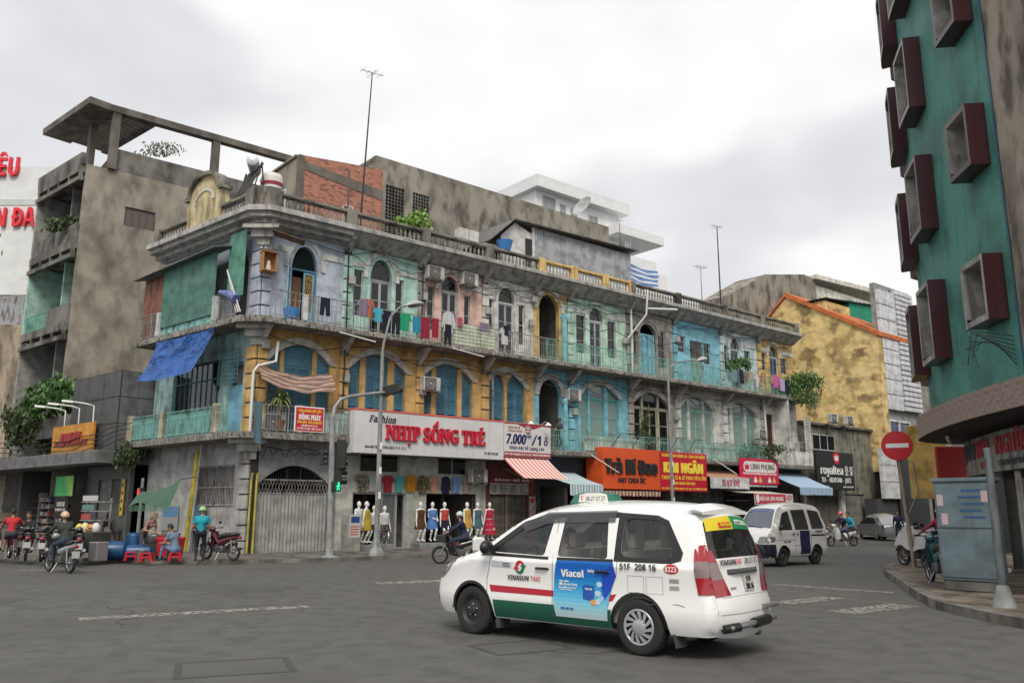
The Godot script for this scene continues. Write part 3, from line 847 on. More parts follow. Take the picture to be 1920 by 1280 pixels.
		if i > 0:
			var xf := Transform3D(Basis(),o)
			var x0: float = B[i];var x1: float = B[i+1]
			if i == 2:
				var tw := mbo(o).box(8.2,11.25,9.15,10.2,0.95,1.02)
				var tp := obj("balcony_front",tw,worn("tile_grout",lin(0.12,0.14,0.09),3),r)
				var tm := worn("pale_tile",lin(0.6,0.64,0.5),2,0.35)
				var tmesh := MB.new().cbox(0,0.2,0,0.15,0,0.02,0.006).mesh()
				for a in 14:
					for b in 6: obj("tile",tmesh,tm,tp).position = o+V(8.22+a*0.216,9.18+b*0.169,1.02)
				railing(r,xf,7.5,8.2,9.15,1.02,M.grey_rail)
			elif i == 1: railing(r,xf,x0,x1,9.15,1.02,M.grey_rail,1.05,0.17)
			else: railing(r,xf,x0,x1,9.15,1.02,M.teal_rail if i > 3 else M.grey_rail,1.05)
			if i >= 4 and i < 9:
				railing(r,xf,x0,x1,4.65,1.02,M.teal_rail,1.0)
				if i in [5,7]:
					var st := mbo(o);corrugated(st,x0+0.2,x1 - 0.1,4.72,5.5,0.96,0.2,0.012)
					obj("railing_sheet",st,worn("pale_sheet",lin(0.6,0.68,0.62),2),r)
			elif i < 4: railing(r,xf,x0,x1,4.65,1.02,M.grey_rail,0.95,0.2)
	corner_wing(H[0])
func fill_glazed(r: Node3D,o: Vector3,op: Array,m: Material,posts: Array,post_m: Material,pane: Material) -> void:
	var f := mbo(o)
	fan(f,op,op[3] - 0.1,-0.17,-0.15,0.02)
	obj("fanlight",f,pane if pane else glass("dark_glass"),r)
	f = mbo(o)
	arch_band(f,op,0.001,-0.2,-0.12,-0.06)
	f.box(op[0],op[1],op[3] - 0.16,op[3] - 0.08,-0.19,-0.11)
	obj("arch_frame",f,m,r)
	var cur: float = op[0]
	var spans := []
	for p in posts:
		spans.append([cur,p[0]]);cur = p[1]
		obj("mullion",mbo(o).box(p[0],p[1],op[2],arch_y(op,(p[0]+p[1])/2) - 0.02,-0.22,-0.04),post_m,r)
	spans.append([cur,op[1]])
	for s in spans:
		var wide: bool = s[1] - s[0] > 0.9
		glazed(r,o,s[0]+0.02,s[1] - 0.02,op[2]+0.02,op[3] - 0.18,-0.18,m,2 if wide else 1,3,"door" if wide else "window",pane)
func corner_wing(r: Node3D) -> void:
	var M := MATS
	var xl := Transform3D(Basis(Vector3.UP,-2*TH),Vector3.ZERO)
	var nb := func() -> MB:
		var b := MB.new();b.t = xl
		return b
	var b: MB = nb.call()
	b.box(-8.0,-7.9,0,13.3,-6,-0.26);b.box(-7.9,-0.4,0,13.3,-6.2,-6.0)
	for y in [4.36,8.86,13.26]: b.box(-7.89,-0.5,y,y+0.15,-5.99,-0.27)
	obj("shell",b,M.inside,r)
	b = nb.call();wall_open(b,-8,0,9.15,13.5,0,0.25,[[-2.2,-1.0,9.15,11.6,0.6,1]]);obj("wall",b,M.periwinkle,r)
	b = nb.call();wall_open(b,-8,0,4.65,8.9,0,0.25,[[-6.4,-2.6,5.5,7.9,0,0],[-2.0,-0.9,4.65,7.6,0,0]]);obj("wall",b,worn("aqua_wall",lin(0.4,0.6,0.6),3),r)
	b = nb.call();wall_open(b,-8,0,0,4.4,0,0.25,[[-3.85,-1.05,0,3.5,0,0]]);obj("wall",b,worn("grey_plaster",lin(0.4,0.4,0.39),2),r)
	b = MB.new();wall_open(b,0.0,3.646,0,4.4,0,0.25,[[0.35,3.4,0,2.72,0.75,2]]);obj("wall",b,M.grey_plaster,r)
	var q := func(s: float,d: float) -> Vector2:
		var p: Vector3 = xl*V(s,0,d)
		return Vector2(p.x,p.z)
	for y in [[4.4,4.645],[8.9,9.145]]:
		b = MB.new()
		b.slab([Vector2(3.65,-0.25),Vector2(3.65,1.1),Vector2(-0.25,1.1),q.call(0.25,1.1),q.call(-8.1,1.1),q.call(-8.1,-0.25)],y[0],y[1])
		obj("balcony_slab",b,M.slab,r)
	for y in [[13.02,13.1,0.2],[13.1,13.3,0.5],[13.3,13.5,0.8],[13.5,13.72,0.97]]:
		b = MB.new()
		var e: float = y[2]
		b.slab([Vector2(3.65,-0.25),Vector2(3.65,e),Vector2(-0.2*e,e),q.call(0.2*e,e),q.call(-8.1,e),q.call(-8.1,-0.25)],y[0],y[1])
		obj("cornice",b,M.cornice,r)
	balustrade(r,Transform3D(),0.1,3.65,13.72,0.5,M.mould,M.balu,[0.15,3.6])
	balustrade(r,xl,-2.45,-0.1,13.72,0.5,M.mould,M.balu,[-0.3])
	balustrade(r,xl,-8.0,-5.2,13.72,0.5,M.mould,M.balu,[-7.8])
	obj("parapet_corner",MB.new().slab([Vector2(0.3,0.3),Vector2(0.3,0.7),Vector2(-0.15,0.72),q.call(0.15,0.72),q.call(-0.45,0.7),q.call(-0.45,0.3)],13.72,14.58),M.mould,r)
	b = nb.call()
	var pl := PackedVector2Array([Vector2(-5.2,13.72),Vector2(-2.45,13.72),Vector2(-2.45,15.35)])
	for k in 13: pl.append(Vector2(-3.825+1.15*cos(PI*k/12),15.35+0.75*sin(PI*k/12)))
	pl.append(Vector2(-5.2,15.35))
	b.prism(pl,0.25,0.62)
	obj("pediment",b,worn("pale_yellow",lin(0.66,0.55,0.33),3),r)
	b = nb.call()
	arch_band(b,[-5.0,-2.65,13.72,15.3,0.8,1],0.16,0.2,0.78)
	b.box(-5.35,-5.0,15.2,15.36,0.2,0.75);b.box(-2.65,-2.3,15.2,15.36,0.2,0.75)
	obj("pediment_moulding",b,M.mould,r)
	b = nb.call();arch_band(b,[-4.5,-3.15,13.8,14.9,0.5,1],0.1,0.6,0.67);obj("pediment_moulding",b,M.trim,r)
	for y in [8.9,4.4,13.02]:
		b = MB.new()
		var z := 0.9
		b.slab([Vector2(0.3,0),Vector2(0.2,z),q.call(-0.2,z),q.call(-0.3,0)],y - 0.16,y - 0.005)
		b.slab([Vector2(0.25,0),Vector2(0.15,z*0.6),q.call(-0.15,z*0.6),q.call(-0.25,0)],y - 0.45,y - 0.165)
		b.slab([Vector2(0.2,0),Vector2(0.1,z*0.3),q.call(-0.1,z*0.3),q.call(-0.2,0)],y - 0.75,y - 0.455)
		obj("bracket",b,M.bracket,r)
	for y in [[0.0,4.3,M.grey_plaster],[4.7,8.3,M.ochre],[9.2,12.9,M.periwinkle]]:
		b = nb.call()
		var core := obj("pier",MB.new().box(-0.02,0.3,y[0],y[1],-0.2,0.05),M.groove,r)
		var k: float = y[0]
		while k+0.58 < y[1]+0.1:
			b = nb.call();b.cbox(-0.62,0.02,k+0.02,k+0.54,0.0,0.13,0.02)
			obj("block",b,y[2],core)
			k += 0.58
	railing(r,Transform3D(),0.0,3.65,9.15,1.02,M.grey_rail,1.1,0.2)
	railing(r,xl,-1.5,-0.1,9.15,1.02,M.grey_rail,1.1,0.12)
	railing(r,xl,-8.0,-6.3,9.15,1.02,M.grey_rail,1.1,0.13)
	railing(r,Transform3D(),-0.1,3.65,4.65,1.02,M.grey_rail,1.05,0.12)
	railing(r,xl,-8.0,-0.1,4.65,1.02,M.teal_rail,1.05,0.12)
	for x in [[-7.95,4.65],[-5.1,4.65],[-1.0,4.65]]:
		b = nb.call();b.cbox(x[0] - 0.14,x[0]+0.14,x[1],x[1]+1.15,0.9,1.12,0.02);obj("post",b,worn("cream_post",lin(0.55,0.48,0.36),3),r)
	for x in [-6.15,-1.6]:
		b = nb.call();b.cbox(x - 0.12,x+0.12,9.15,10.2,0.92,1.12,0.02);obj("post",b,worn("white_post",lin(0.6,0.62,0.62),2),r)
	for x in [1.45]:
		obj("post",MB.new().cbox(x - 0.1,x+0.1,9.15,10.25,0.92,1.12,0.02),M.white_post,r)
		obj("post",MB.new().cbox(x - 0.1,x+0.1,4.65,5.75,0.92,1.12,0.02),M.cream_post,r)
	for x in [[-4.9,-1.2],[-7.8,-5.3]]:
		b = nb.call();corrugated(b,x[0],x[1],4.75,5.6,0.95,0.2,0.015);obj("railing_sheet",b,rusty("teal_sheet",lin(0.2,0.46,0.46)),r)
	b = nb.call()
	frame(b,-6.4,-2.6,5.5,7.9,-0.2,-0.1,0.08)
	for k in 8: b.box(-6.4+0.42*(k+1),-6.36+0.42*(k+1),5.5,7.9,-0.19,-0.11)
	b.box(-6.4,-2.6,7.1,7.16,-0.188,-0.112)
	var wn := obj("window",b,worn("teal_frame",lin(0.08,0.2,0.22),1),r)
	b = nb.call();b.box(-6.35,-2.65,5.55,7.85,-0.15,-0.14);obj("pane",b,glass("dark_glass"),wn)
	b = nb.call()
	frame(b,-2.0,-0.9,4.65,7.6,-0.2,-0.1,0.09);b.box(-1.91,-0.99,4.7,6.7,-0.17,-0.13)
	obj("door",b,MATS["light_blue_door"],r)
	b = nb.call()
	for k in 9: b.box(-2.2+k*0.17,-2.17+k*0.17,6.7,8.1,0.3,0.33)
	for k in 9: b.box(-2.2,-0.8,6.7+k*0.17,6.73+k*0.17,0.295,0.335)
	obj("lattice",b,M.teal_frame,r)
	b = nb.call();corrugated(b,-6.1,-1.75,9.5,12.15,1.0,0.5,0.02);obj("shack_wall",b,worn("green_tarp",lin(0.085,0.21,0.175),1,0.8),r)
	b = nb.call();corrugated(b,-6.1,-1.75,9.2,9.75,0.93,0.12,0.02);obj("shack_wall",b,MATS["teal_sheet"],r)
	b = nb.call();corrugated(b,-1.7,-0.5,10.2,12.95,0.5,0.13,0.025);obj("shack_wall",b,worn("green_sheet",lin(0.1,0.28,0.21),1,0.6),r)
	b = nb.call()
	for k in 3: b.box(-8.0+k*0.62,-7.42+k*0.62,9.2,12.0,0.85,0.88)
	obj("shack_wall",b,rusty("rust_sheet",lin(0.22,0.08,0.05)),r)
	b = nb.call();b.hexa([V(-8.3,12.2,0.3),V(-1.5,12.5,0.3),V(-1.5,12.54,0.3),V(-8.3,12.24,0.3),V(-8.3,11.95,1.35),V(-1.5,12.2,1.35),V(-1.5,12.24,1.35),V(-8.3,11.99,1.35)]);obj("shack_roof",b,rusty("roof_sheet",lin(0.16,0.2,0.2)),r)
	b = MB.new();corrugated(b,1.65,3.6,4.72,5.6,0.95,0.2,0.012);obj("railing_sheet",b,rusty("aqua_sheet",lin(0.45,0.6,0.6)),r)
	b = nb.call()
	for k in 24: b.box(-3.8+k*0.115,-3.77+k*0.115,1.95,3.45,-0.1,-0.07)
	frame(b,-3.84,-1.06,1.9,3.5,-0.13,-0.05,0.06);b.box(-3.8,-1.1,2.6,2.66,-0.12,-0.06)
	obj("gate_bars",b,M.grey_rail,r)
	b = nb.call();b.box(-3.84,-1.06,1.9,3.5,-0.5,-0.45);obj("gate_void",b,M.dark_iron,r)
	b = nb.call();corrugated(b,-3.8,-1.1,0.05,1.88,-0.1,0.24,0.02);obj("gate",b,worn("gate_grey",lin(0.36,0.355,0.345),1,0.6,0.2),r)
	b = MB.new()
	var k2 := 0
	for k in 20:
		var x := 0.38+k*0.15
		b.hexa([V(x,0.04,-0.1),V(x+0.085,0.04,-0.07),V(x+0.085,2.35,-0.07),V(x,2.35,-0.1),V(x,0.04,-0.14),V(x+0.085,0.04,-0.13),V(x+0.085,2.35,-0.13),V(x,2.35,-0.14)])
		b.hexa([V(x+0.085,0.04,-0.07),V(x+0.15,0.04,-0.1),V(x+0.15,2.35,-0.1),V(x+0.085,2.35,-0.07),V(x+0.085,0.04,-0.12),V(x+0.15,0.04,-0.14),V(x+0.15,2.35,-0.14),V(x+0.085,2.35,-0.12)])
	obj("folding_shutter",b,MATS["gate_grey"],r)
	b = MB.new()
	b.box(0.36,3.4,2.35,2.4,-0.14,-0.06);b.box(0.36,3.4,2.86,2.93,-0.14,-0.06)
	for k in 22:
		var x := 0.38+k*0.136
		b.beam(V(x,2.4,-0.09),V(x+0.13,2.86,-0.09),0.02,0.02);b.beam(V(x+0.13,2.4,-0.105),V(x,2.86,-0.105),0.02,0.02)
	obj("shutter_lattice",b,M.grey_rail,r)
	b = MB.new()
	for k in 20:
		var x := 0.9+k*0.1
		b.box(x,x+0.02,2.94,arch_y([0.35,3.4,0,2.72,0.75,2],x) - 0.02,-0.12,-0.1)
	b.box(1.55,1.63,2.94,3.35,-0.13,-0.09);b.box(2.1,2.18,2.94,3.35,-0.13,-0.09)
	obj("gate_bars",b,M.dark_iron,r)
# ---------------------------------------------------------------- the buildings around
func brick_material() -> StandardMaterial3D:
	if MATS.has("brickwork"): return MATS["brickwork"]
	var im := Image.create(512,512,false,Image.FORMAT_RGB8)
	var bump := Image.create(512,512,false,Image.FORMAT_L8)
	im.fill(Color(0.55,0.5,0.46));bump.fill(Color(0.2,0.2,0.2))
	var g := RandomNumberGenerator.new();g.seed = 5
	for row in 32:
		for k in 17:
			var x := k*32 - (16 if row % 2 else 0)
			var t := g.randf()
			var c := Color(0.60,0.36,0.29).lerp(Color(0.74,0.49,0.41),t)
			if g.randf() < 0.1: c = Color(0.46,0.28,0.24)
			im.fill_rect(Rect2i(x+1,row*16+1,30,13),c)
			bump.fill_rect(Rect2i(x+1,row*16+1,30,13),grey(0.6+0.4*g.randf()))
	var m := mat("brickwork",lin(1,1,1),0.9)
	m.albedo_texture = ImageTexture.create_from_image(im)
	m.heightmap_enabled = true;m.heightmap_texture = ImageTexture.create_from_image(bump);m.heightmap_scale = 1.0
	m.uv1_triplanar = true;m.uv1_triplanar_sharpness = 8;m.uv1_scale = Vector3(0.28,0.35,0.28)
	return m
func main_thing(called: String,label: String,cat: String,s: float,d: float,h := 0.0,group := "") -> Node3D:
	return thing(called,label,cat,W(s,h,d),TH,group)
func left_thing(called: String,label: String,cat: String,s: float,d: float,h := 0.0,group := "") -> Node3D:
	return thing(called,label,cat,WL(s,h,d),-TH,group)
func build_left() -> void:
	var M := MATS
	concrete("tower_cement",lin(0.35,0.318,0.262),0.35)
	concrete("dark_cement",lin(0.2,0.195,0.18),0.7)
	concrete("pergola",lin(0.19,0.17,0.15),0.4)
	worn("aqua_room",lin(0.45,0.68,0.6),1)
	var r := left_thing("apartment_block","tall bare cement block with recessed balconies and a slatted roof pergola","building",-18.15,0)
	var o := V(18.15,0,0)
	var xm := Transform3D(Basis(Vector3.UP,2*TH),Vector3.ZERO)
	var c0 := 3.2
	var b := MB.new();b.t = xm
	wall_open(b,0.0,17.0,0,20.9,0,0.25,[[2.25,3.95,17.75,18.9,0,0]])
	obj("wall",b,M.tower_cement,r)
	b = MB.new();b.t = xm
	b.box(1.5,17.0,20.9,22.25,-0.3,-0.03);b.box(1.5,1.75,20.9,22.25,-6.0,-0.31)
	obj("parapet",b,M.dark_cement,r)
	b = MB.new();b.t = xm
	frame(b,2.25,3.95,17.75,18.9,-0.16,-0.05,0.06)
	for k in 3: b.box(2.65+k*0.4,2.7+k*0.4,17.8,18.85,-0.15,-0.06)
	var wn := obj("window",b,worn("brown_frame",lin(0.14,0.1,0.08),1),r)
	b = MB.new();b.t = xm;b.box(2.3,3.9,17.8,18.85,-0.12,-0.1);obj("pane",b,mat("brown_glass",lin(0.1,0.08,0.07),0.25),wn)
	for y in [6.6,11.3,15.9,20.4]:
		b = mbo(o);b.box(-24,-18.16,y,y+0.45,-4.5,0.3);obj("floor_slab",b,M.dark_cement,r)
		b = mbo(o);b.box(-24.1,-18.1,y - 0.55,y - 0.3,0.1,0.34)
		for k in 5: b.box(-23.9+k*1.4,-23.75+k*1.4,y - 0.3,y,0.12,0.3)
		obj("sun_beam",b,M.dark_cement,r)
	for k in 4:
		var y: float = [2.0,7.05,11.75,16.35][k]
		b = mbo(o)
		b.box(-24.0,-18.3,y,y+4.3,-4.7,-4.5);b.box(-24.2,-24.0,y - 0.4,y+4.2,-4.5,0.2);b.box(-21.2,-21.05,y,y+4.1,-4.5,-0.6)
		obj("inner_wall",b,M.aqua_room if k == 2 else worn("grey_room",lin(0.36,0.36,0.34),1),r)
		if k > 0:
			b = mbo(o);b.box(-21.0,-18.2,y,y+1.05,0.0,0.14);obj("parapet",b,M.dark_cement,r)
			if k == 2: railing(r,Transform3D(Basis(),o),-23.9,-21.1,y,0.1,worn("green_rail",lin(0.12,0.45,0.36),1),1.0,0.14)
			else:
				b = mbo(o);b.box(-23.9,-21.4,y,y+1.0,0.0,0.12);obj("parapet",b,M.dark_cement,r)
		b = mbo(o);b.box(-20.4,-19.5,y+0.1,y+2.4,-4.49,-4.44);obj("door",b,M.brown_glass,r)
		if k == 2:
			b = mbo(o)
			for q in 6: b.box(-20.2 ,-19.0,y+2.9+q*0.16,y+2.98+q*0.16,-4.49,-4.4)
			obj("vent",b,M.dark_cement,r)
	b = mbo(o);b.box(-24.1,-18.1,20.85,21.5,0.05,0.3);obj("parapet",b,M.dark_cement,r)
	b = MB.new();b.t = xm;b.box(0,17,20.5,20.9,-8,-0.26);obj("roof",b,M.dark_cement,r)
	b = MB.new();b.t = xm
	b.beam(V(0.2,24.55,0),V(15,24.55,0),0.5,0.4)
	obj("pergola_beam",b,M.pergola,r)
	for p in [[1.3,20.9],[7.15,22.2],[14.5,22.2]]:
		b = MB.new();b.t = xm;b.box(p[0] - 0.22,p[0]+0.22,p[1],24.35,-0.2,0.2);obj("pergola_post",b,M.pergola,r)
	b = mbo(o);b.box(-20.5,-20.15,20.9,24.3,-1.2,-0.85);obj("pergola_post",b,M.pergola,r)
	b = mbo(o)
	b.box(-24.2,-17.75,24.36,24.76,-1.3,0.35)
	obj("pergola_roof",b,M.pergola,r)
	b = mbo(o)
	b.box(-24.2,-17.4,24.4,24.7,-3.6,-3.2)
	obj("pergola_beam",b,M.pergola,r)
	var sl := MB.new().box(-0.09,0.09,24.42,24.66,-3.19,-1.31).mesh()
	for k in 19: obj("slat",sl,M.pergola,r).position = o+V(-23.9+k*0.34,0,0)
	r = left_thing("shop_building","dark grey panelled shop building with a concrete canopy beside the corner house","building",-8.2,1.5)
	o = V(8.2,0,-1.5)
	worn("panel_grey",lin(0.072,0.075,0.08),1,0.5,0.1)
	b = mbo(o);b.box(-13.0,-8.2,3.7,7.85,-8,1.48);obj("upper_box",b,mat("joint_dark",lin(0.025,0.025,0.027),0.8),r)
	for a in 3:
		for k in 3: obj("panel",mbo(o).cbox(-12.98+a*1.6,-11.42+a*1.6,4.32+k*1.18,5.47+k*1.18,1.48,1.5,0.008),M.panel_grey,r)
	for a in 2:
		for k in 3: obj("panel",mbo(o).box(-8.21,-8.18,4.32+k*1.18,5.47+k*1.18,-0.1+a*0.78,0.66+a*0.78),worn("panel_light",lin(0.16,0.165,0.175),1,0.5,0.1),r)
	b = mbo(o);b.cbox(-26,-8.15,3.72,4.28,-0.5,2.3,0.02);obj("canopy",b,worn("canopy_grey",lin(0.17,0.17,0.17),2),r)
	b = mbo(o)
	wall_open(b,-12.4,-8.2,0,3.7,0.7,0.2,[[-11.2,-9.1,0.05,3.1,0,0]])
	obj("wall",b,M.panel_grey,r)
	b = mbo(o);b.box(-11.2,-10.1,0.05,3.1,0.55,0.6);obj("door",b,worn("door_grey",lin(0.2,0.2,0.2),1),r)
	b = mbo(o);b.box(-10.1,-9.1,0.05,3.1,0.5,0.54);obj("door",b,worn("door_dark",lin(0.11,0.11,0.11),1),r)
	b = mbo(o)
	b.box(-26,-12.4,0,3.7,-5.2,-5.0);b.box(-12.6,-12.4,0,3.7,-5,0.5);b.box(-26.2,-26,0,3.7,-5,1.5);b.box(-19.2,-18.8,0,3.7,-5,1.2)
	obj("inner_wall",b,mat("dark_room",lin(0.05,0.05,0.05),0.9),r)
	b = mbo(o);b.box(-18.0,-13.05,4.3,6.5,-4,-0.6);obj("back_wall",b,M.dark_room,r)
	b = mbo(o);b.cbox(-18.2,-13.05,5.2,5.55,-1.0,1.5,0.02);b.box(-18.2,-13.05,5.55,6.2,1.3,1.48);obj("balcony",b,M.dark_cement,r)
	r = thing("plastered_house","tan plastered building beside the cement block on the left street","building",V(-36,0,-48.6))
	obj("wall",MB.new().box(-14,8.0,0,12.6,-6,0),concrete("tan_plaster",lin(0.4,0.33,0.25),0.5),r)
	b = MB.new()
	for k in 3: frame(b,-4+k*3.2,-2.4+k*3.2,4.4,6.2,-0.02,0.05,0.1)
	obj("window_frame",b,M.drab,r)
	b = MB.new();corrugated(b,-14,8.0,12.6,14.4,-0.2,0.3,0.05);obj("upper_sheet",b,rusty("grey_sheet",lin(0.34,0.36,0.38),1),r)
	b = MB.new();b.box(-14,8,14.3,14.5,-3,-0.25);obj("roof",b,M.dark_cement,r)
	r = thing("white_building","white rendered building with big red letters high on the left street","building",V(-36,0,-52))
	obj("wall",MB.new().box(-14,9.5,0,24.1,-12,0),worn("clean_white",lin(0.72,0.74,0.74),0),r)
	obj("band",MB.new().box(-14,9.5,21.4,21.8,0.002,0.05),worn("pale_band",lin(0.55,0.62,0.58),0),r)
	var red := mat("sign_red",lin(0.72,0.02,0.04),0.5)
	put_text(r,"SIÊU",V(2.1,23.4,0.15),1.25,red,{"depth": 0.2,"width": 2.7})
	put_text(r,"ĐIỆN ĐA",V(2.5,19.9,0.15),1.25,red,{"depth": 0.2,"width": 4.6})
func build_behind() -> void:
	var M := MATS
	var r := main_thing("brick_room","red brick rooftop room with concrete frame behind the balustrade","rooftop room",3.7,-5,13.8)
	var o := V(-3.7,-13.8,5)
	var bm := brick_material()
	var z := -5.0
	var b := mbo(o)
	wall_open(b,3.7,8.4,13.8,18.3,z,0.2,[[6.1,6.7,16.0,17.0,0,0]])
	obj("wall",b,bm,r)
	b = mbo(o);b.hexa([V(3.7,18.7,z - 0.2),V(8.4,18.25,z - 0.2),V(8.4,18.25,z),V(3.7,18.7,z),V(3.7,19.0,z - 0.2),V(8.4,19.5,z - 0.2),V(8.4,19.5,z),V(3.7,19.0,z)]);obj("wall",b,bm,r)
	b = mbo(o);b.hexa([V(3.7,18.3,z - 0.21),V(8.4,17.75,z - 0.21),V(8.4,17.75,z+0.03),V(3.7,18.3,z+0.03),V(3.7,18.72,z - 0.21),V(8.4,18.3,z - 0.21),V(8.4,18.3,z+0.03),V(3.7,18.72,z+0.03)])
	b.box(3.6,3.9,13.8,19.0,z - 0.2,z+0.04);b.box(6.35,6.42,13.8,18.9,z+0.001,z+0.05)
	obj("concrete_frame",b,M.pergola,r)
	b = mbo(o);b.box(3.6,3.8,13.8,18.9,-9.5,z - 0.21);b.box(3.5,8.5,18.95,19.05,-9.5,z - 0.2);obj("side_wall",b,M.tower_cement,r)
	b = mbo(o);frame(b,6.1,6.7,16.0,17.0,z - 0.15,z+0.03,0.06)
	for k in 8: b.box(6.16,6.64,16.1+k*0.11,16.16+k*0.11,z - 0.1,z - 0.03)
	obj("window",b,M.white_frame,r)
	b = mbo(o);b.box(3.57,3.61,16.4,17.6,-7.3,-6.3);var wn := obj("window",b,M.white_frame,r)
	b = mbo(o);b.box(3.55,3.575,16.5,17.5,-7.2,-6.4);obj("pane",b,M.dark_glass,wn)
	r = main_thing("blank_building","long bare cement building with two vent block panels behind the row","building",8.5,-6)
	o = V(-8.5,0,6)
	z = -6.0
	concrete("mottled_cement",lin(0.33,0.305,0.255),0.7)
	b = mbo(o);wall_open(b,8.5,26.8,0,20.7,z,0.3,[[9.2,10.4,16.0,19.2,0,0],[10.95,12.05,16.0,19.2,0,0]]);obj("wall",b,M.mottled_cement,r)
	b = mbo(o);b.box(8.5,8.8,0,20.7,-20,-6.31);b.box(26.5,26.8,0,20.7,-20,-6.31);b.box(8.5,26.8,20.3,20.6,-20,-6.31);obj("side_wall",b,M.mottled_cement,r)
	for p in [[9.2,10.4],[10.95,12.05]]:
		b = mbo(o)
		for k in 7: b.box(p[0]+k*(p[1] - p[0])/6 - 0.02,p[0]+k*(p[1] - p[0])/6+0.02,16.0,19.2,z - 0.2,z - 0.02)
		for k in 17: b.box(p[0],p[1],16.0+k*0.2 - 0.02,16.0+k*0.2+0.025,z - 0.19,z - 0.03)
		b.box(p[0],p[1],16.0,19.2,z - 0.29,z - 0.27)
		obj("vent_blocks",b,M.dark_cement,r)
	r = main_thing("white_apartments","white apartment block with roof terrace far behind the bare wall","building",41.5,-30)
	o = V(-41.5,0,30)
	z = -30.0
	var wm := worn("apartment_white",lin(0.78,0.79,0.8),0)
	b = mbo(o);b.box(41.5,54.0,0,34.6,-44,z);obj("wall",b,wm,r)
	b = mbo(o);b.box(40.9,54.9,34.6,35.9,-45,z+0.9);obj("roof",b,wm,r)
	b = mbo(o);b.box(52.0,58.5,0,29.6,-40,z+1.5);obj("lower_wing",b,wm,r)
	b = mbo(o);b.box(51.8,59.6,31.7,32.7,-40,z+1.9);obj("roof",b,wm,r)
	b = mbo(o);b.box(58.4,61.0,0,28.5,-40,z+1.0);obj("lower_wing",b,wm,r)
	b = mbo(o);b.box(54.3,58.4,29.61,31.69,-36,-35.8);obj("back_wall",b,worn("sky_pane",lin(0.02,0.3,0.6),0),r)
	for p in [[42.4,44.2,32.2,34.2],[44.9,45.7,32.9,33.8],[46.5,47.4,32.9,33.7],[49.2,50.6,31.6,33.6],[55.5,56.3,26.0,27.5],[53.3,54.2,30.0,31.4]]:
		b = mbo(o);frame(b,p[0],p[1],p[2],p[3],z - 0.02,z+0.08,0.12);b.box((p[0]+p[1])/2 - 0.05,(p[0]+p[1])/2+0.05,p[2],p[3],z+0.01,z+0.07)
		var w2 := obj("window",b,M.grey_frame,r)
		obj("pane",mbo(o).box(p[0],p[1],p[2],p[3],z+0.001,z+0.03),mat("far_glass",lin(0.25,0.27,0.28),0.3),w2)
		if p[0] > 53 : w2.position.z = 1.5
	for p in [[36.2,38.6,33.0],[38.9,41.0,34.2]]:
		b = mbo(o);b.box(p[0],p[1],20,p[2],-44,-38);obj("wing",b,wm,r)
	b = mbo(o);b.box(41.4,42.3,35.9,37.2,-40,-39);b.box(41.2,42.5,37.2,37.4,-40.2,-38.8);obj("chimney",b,wm,r)
	r = main_thing("roof_shed","corrugated grey sheet shed with white gable on the roof behind the yellow balustrade","shed",12.9,-0.6,13.8)
	o = V(-12.9,-13.8,0.6)
	z = -0.6
	b = mbo(o);corrugated(b,15.15,22.85,14.3,16.62,z,0.19,0.045);obj("sheet_wall",b,worn("zinc",lin(0.36,0.38,0.41),1,0.6),r)
	b = mbo(o);b.prism(PackedVector2Array([Vector2(12.95,14.0),Vector2(15.14,14.0),Vector2(15.14,16.2),Vector2(13.9,16.6),Vector2(12.95,15.7)]),z - 0.1,z - 0.02);obj("gable",b,M.white_frame,r)
	obj("door",mbo(o).box(14.6,15.05,14.0,15.9,z - 0.019,z+0.01),M.dark_iron,r)
	obj("post",mbo(o).box(15.05,15.2,13.9,16.6,z - 0.05,z+0.06),M.white_frame,r)
	b = mbo(o)
	b.hexa([V(13.6,16.7,z - 4),V(23.2,16.95,z - 4),V(23.2,16.85,z+0.35),V(13.6,16.62,z+0.35),V(13.6,16.76,z - 4),V(23.2,17.0,z - 4),V(23.2,16.9,z+0.35),V(13.6,16.67,z+0.35)])
	b.hexa([V(11.9,15.2,z - 4),V(13.6,16.68,z - 4),V(13.6,16.6,z+0.35),V(11.9,15.1,z+0.35),V(11.9,15.26,z - 4),V(13.6,16.75,z - 4),V(13.6,16.66,z+0.35),V(11.9,15.16,z+0.35)])
	obj("roof",b,rusty("dark_zinc",lin(0.16,0.16,0.16)),r)
	b = mbo(o);b.box(13,22.8,13.8,16.5,-4.4,-4.3);b.box(22.75,22.85,13.8,16.8,-4.3,z - 0.05);obj("back_wall",b,MATS["zinc"],r)
	b = MB.new();b.tinted = true
	for k in 8:
		b.col = lin(0.12,0.25,0.55) if k % 2 else lin(0.72,0.76,0.82)
		b.grid(func(u,v): return V(lerpf(23.2,25.8,u),lerpf(15.1,16.25,(k+v)/8.0) - 0.12*sin(u*PI),-1.0+0.05*sin(u*9+k)) - V(23.2,13.8,-1),10,1)
	tag(obj("striped_tarpaulin",b,tinted("stripe_cloth"),null),"blue and white striped tarpaulin hung beside the corrugated shed","tarpaulin")
	var tp := get_node("striped_tarpaulin") as Node3D
	tp.position = W(23.2,13.8,-1.0);tp.rotation.y = TH
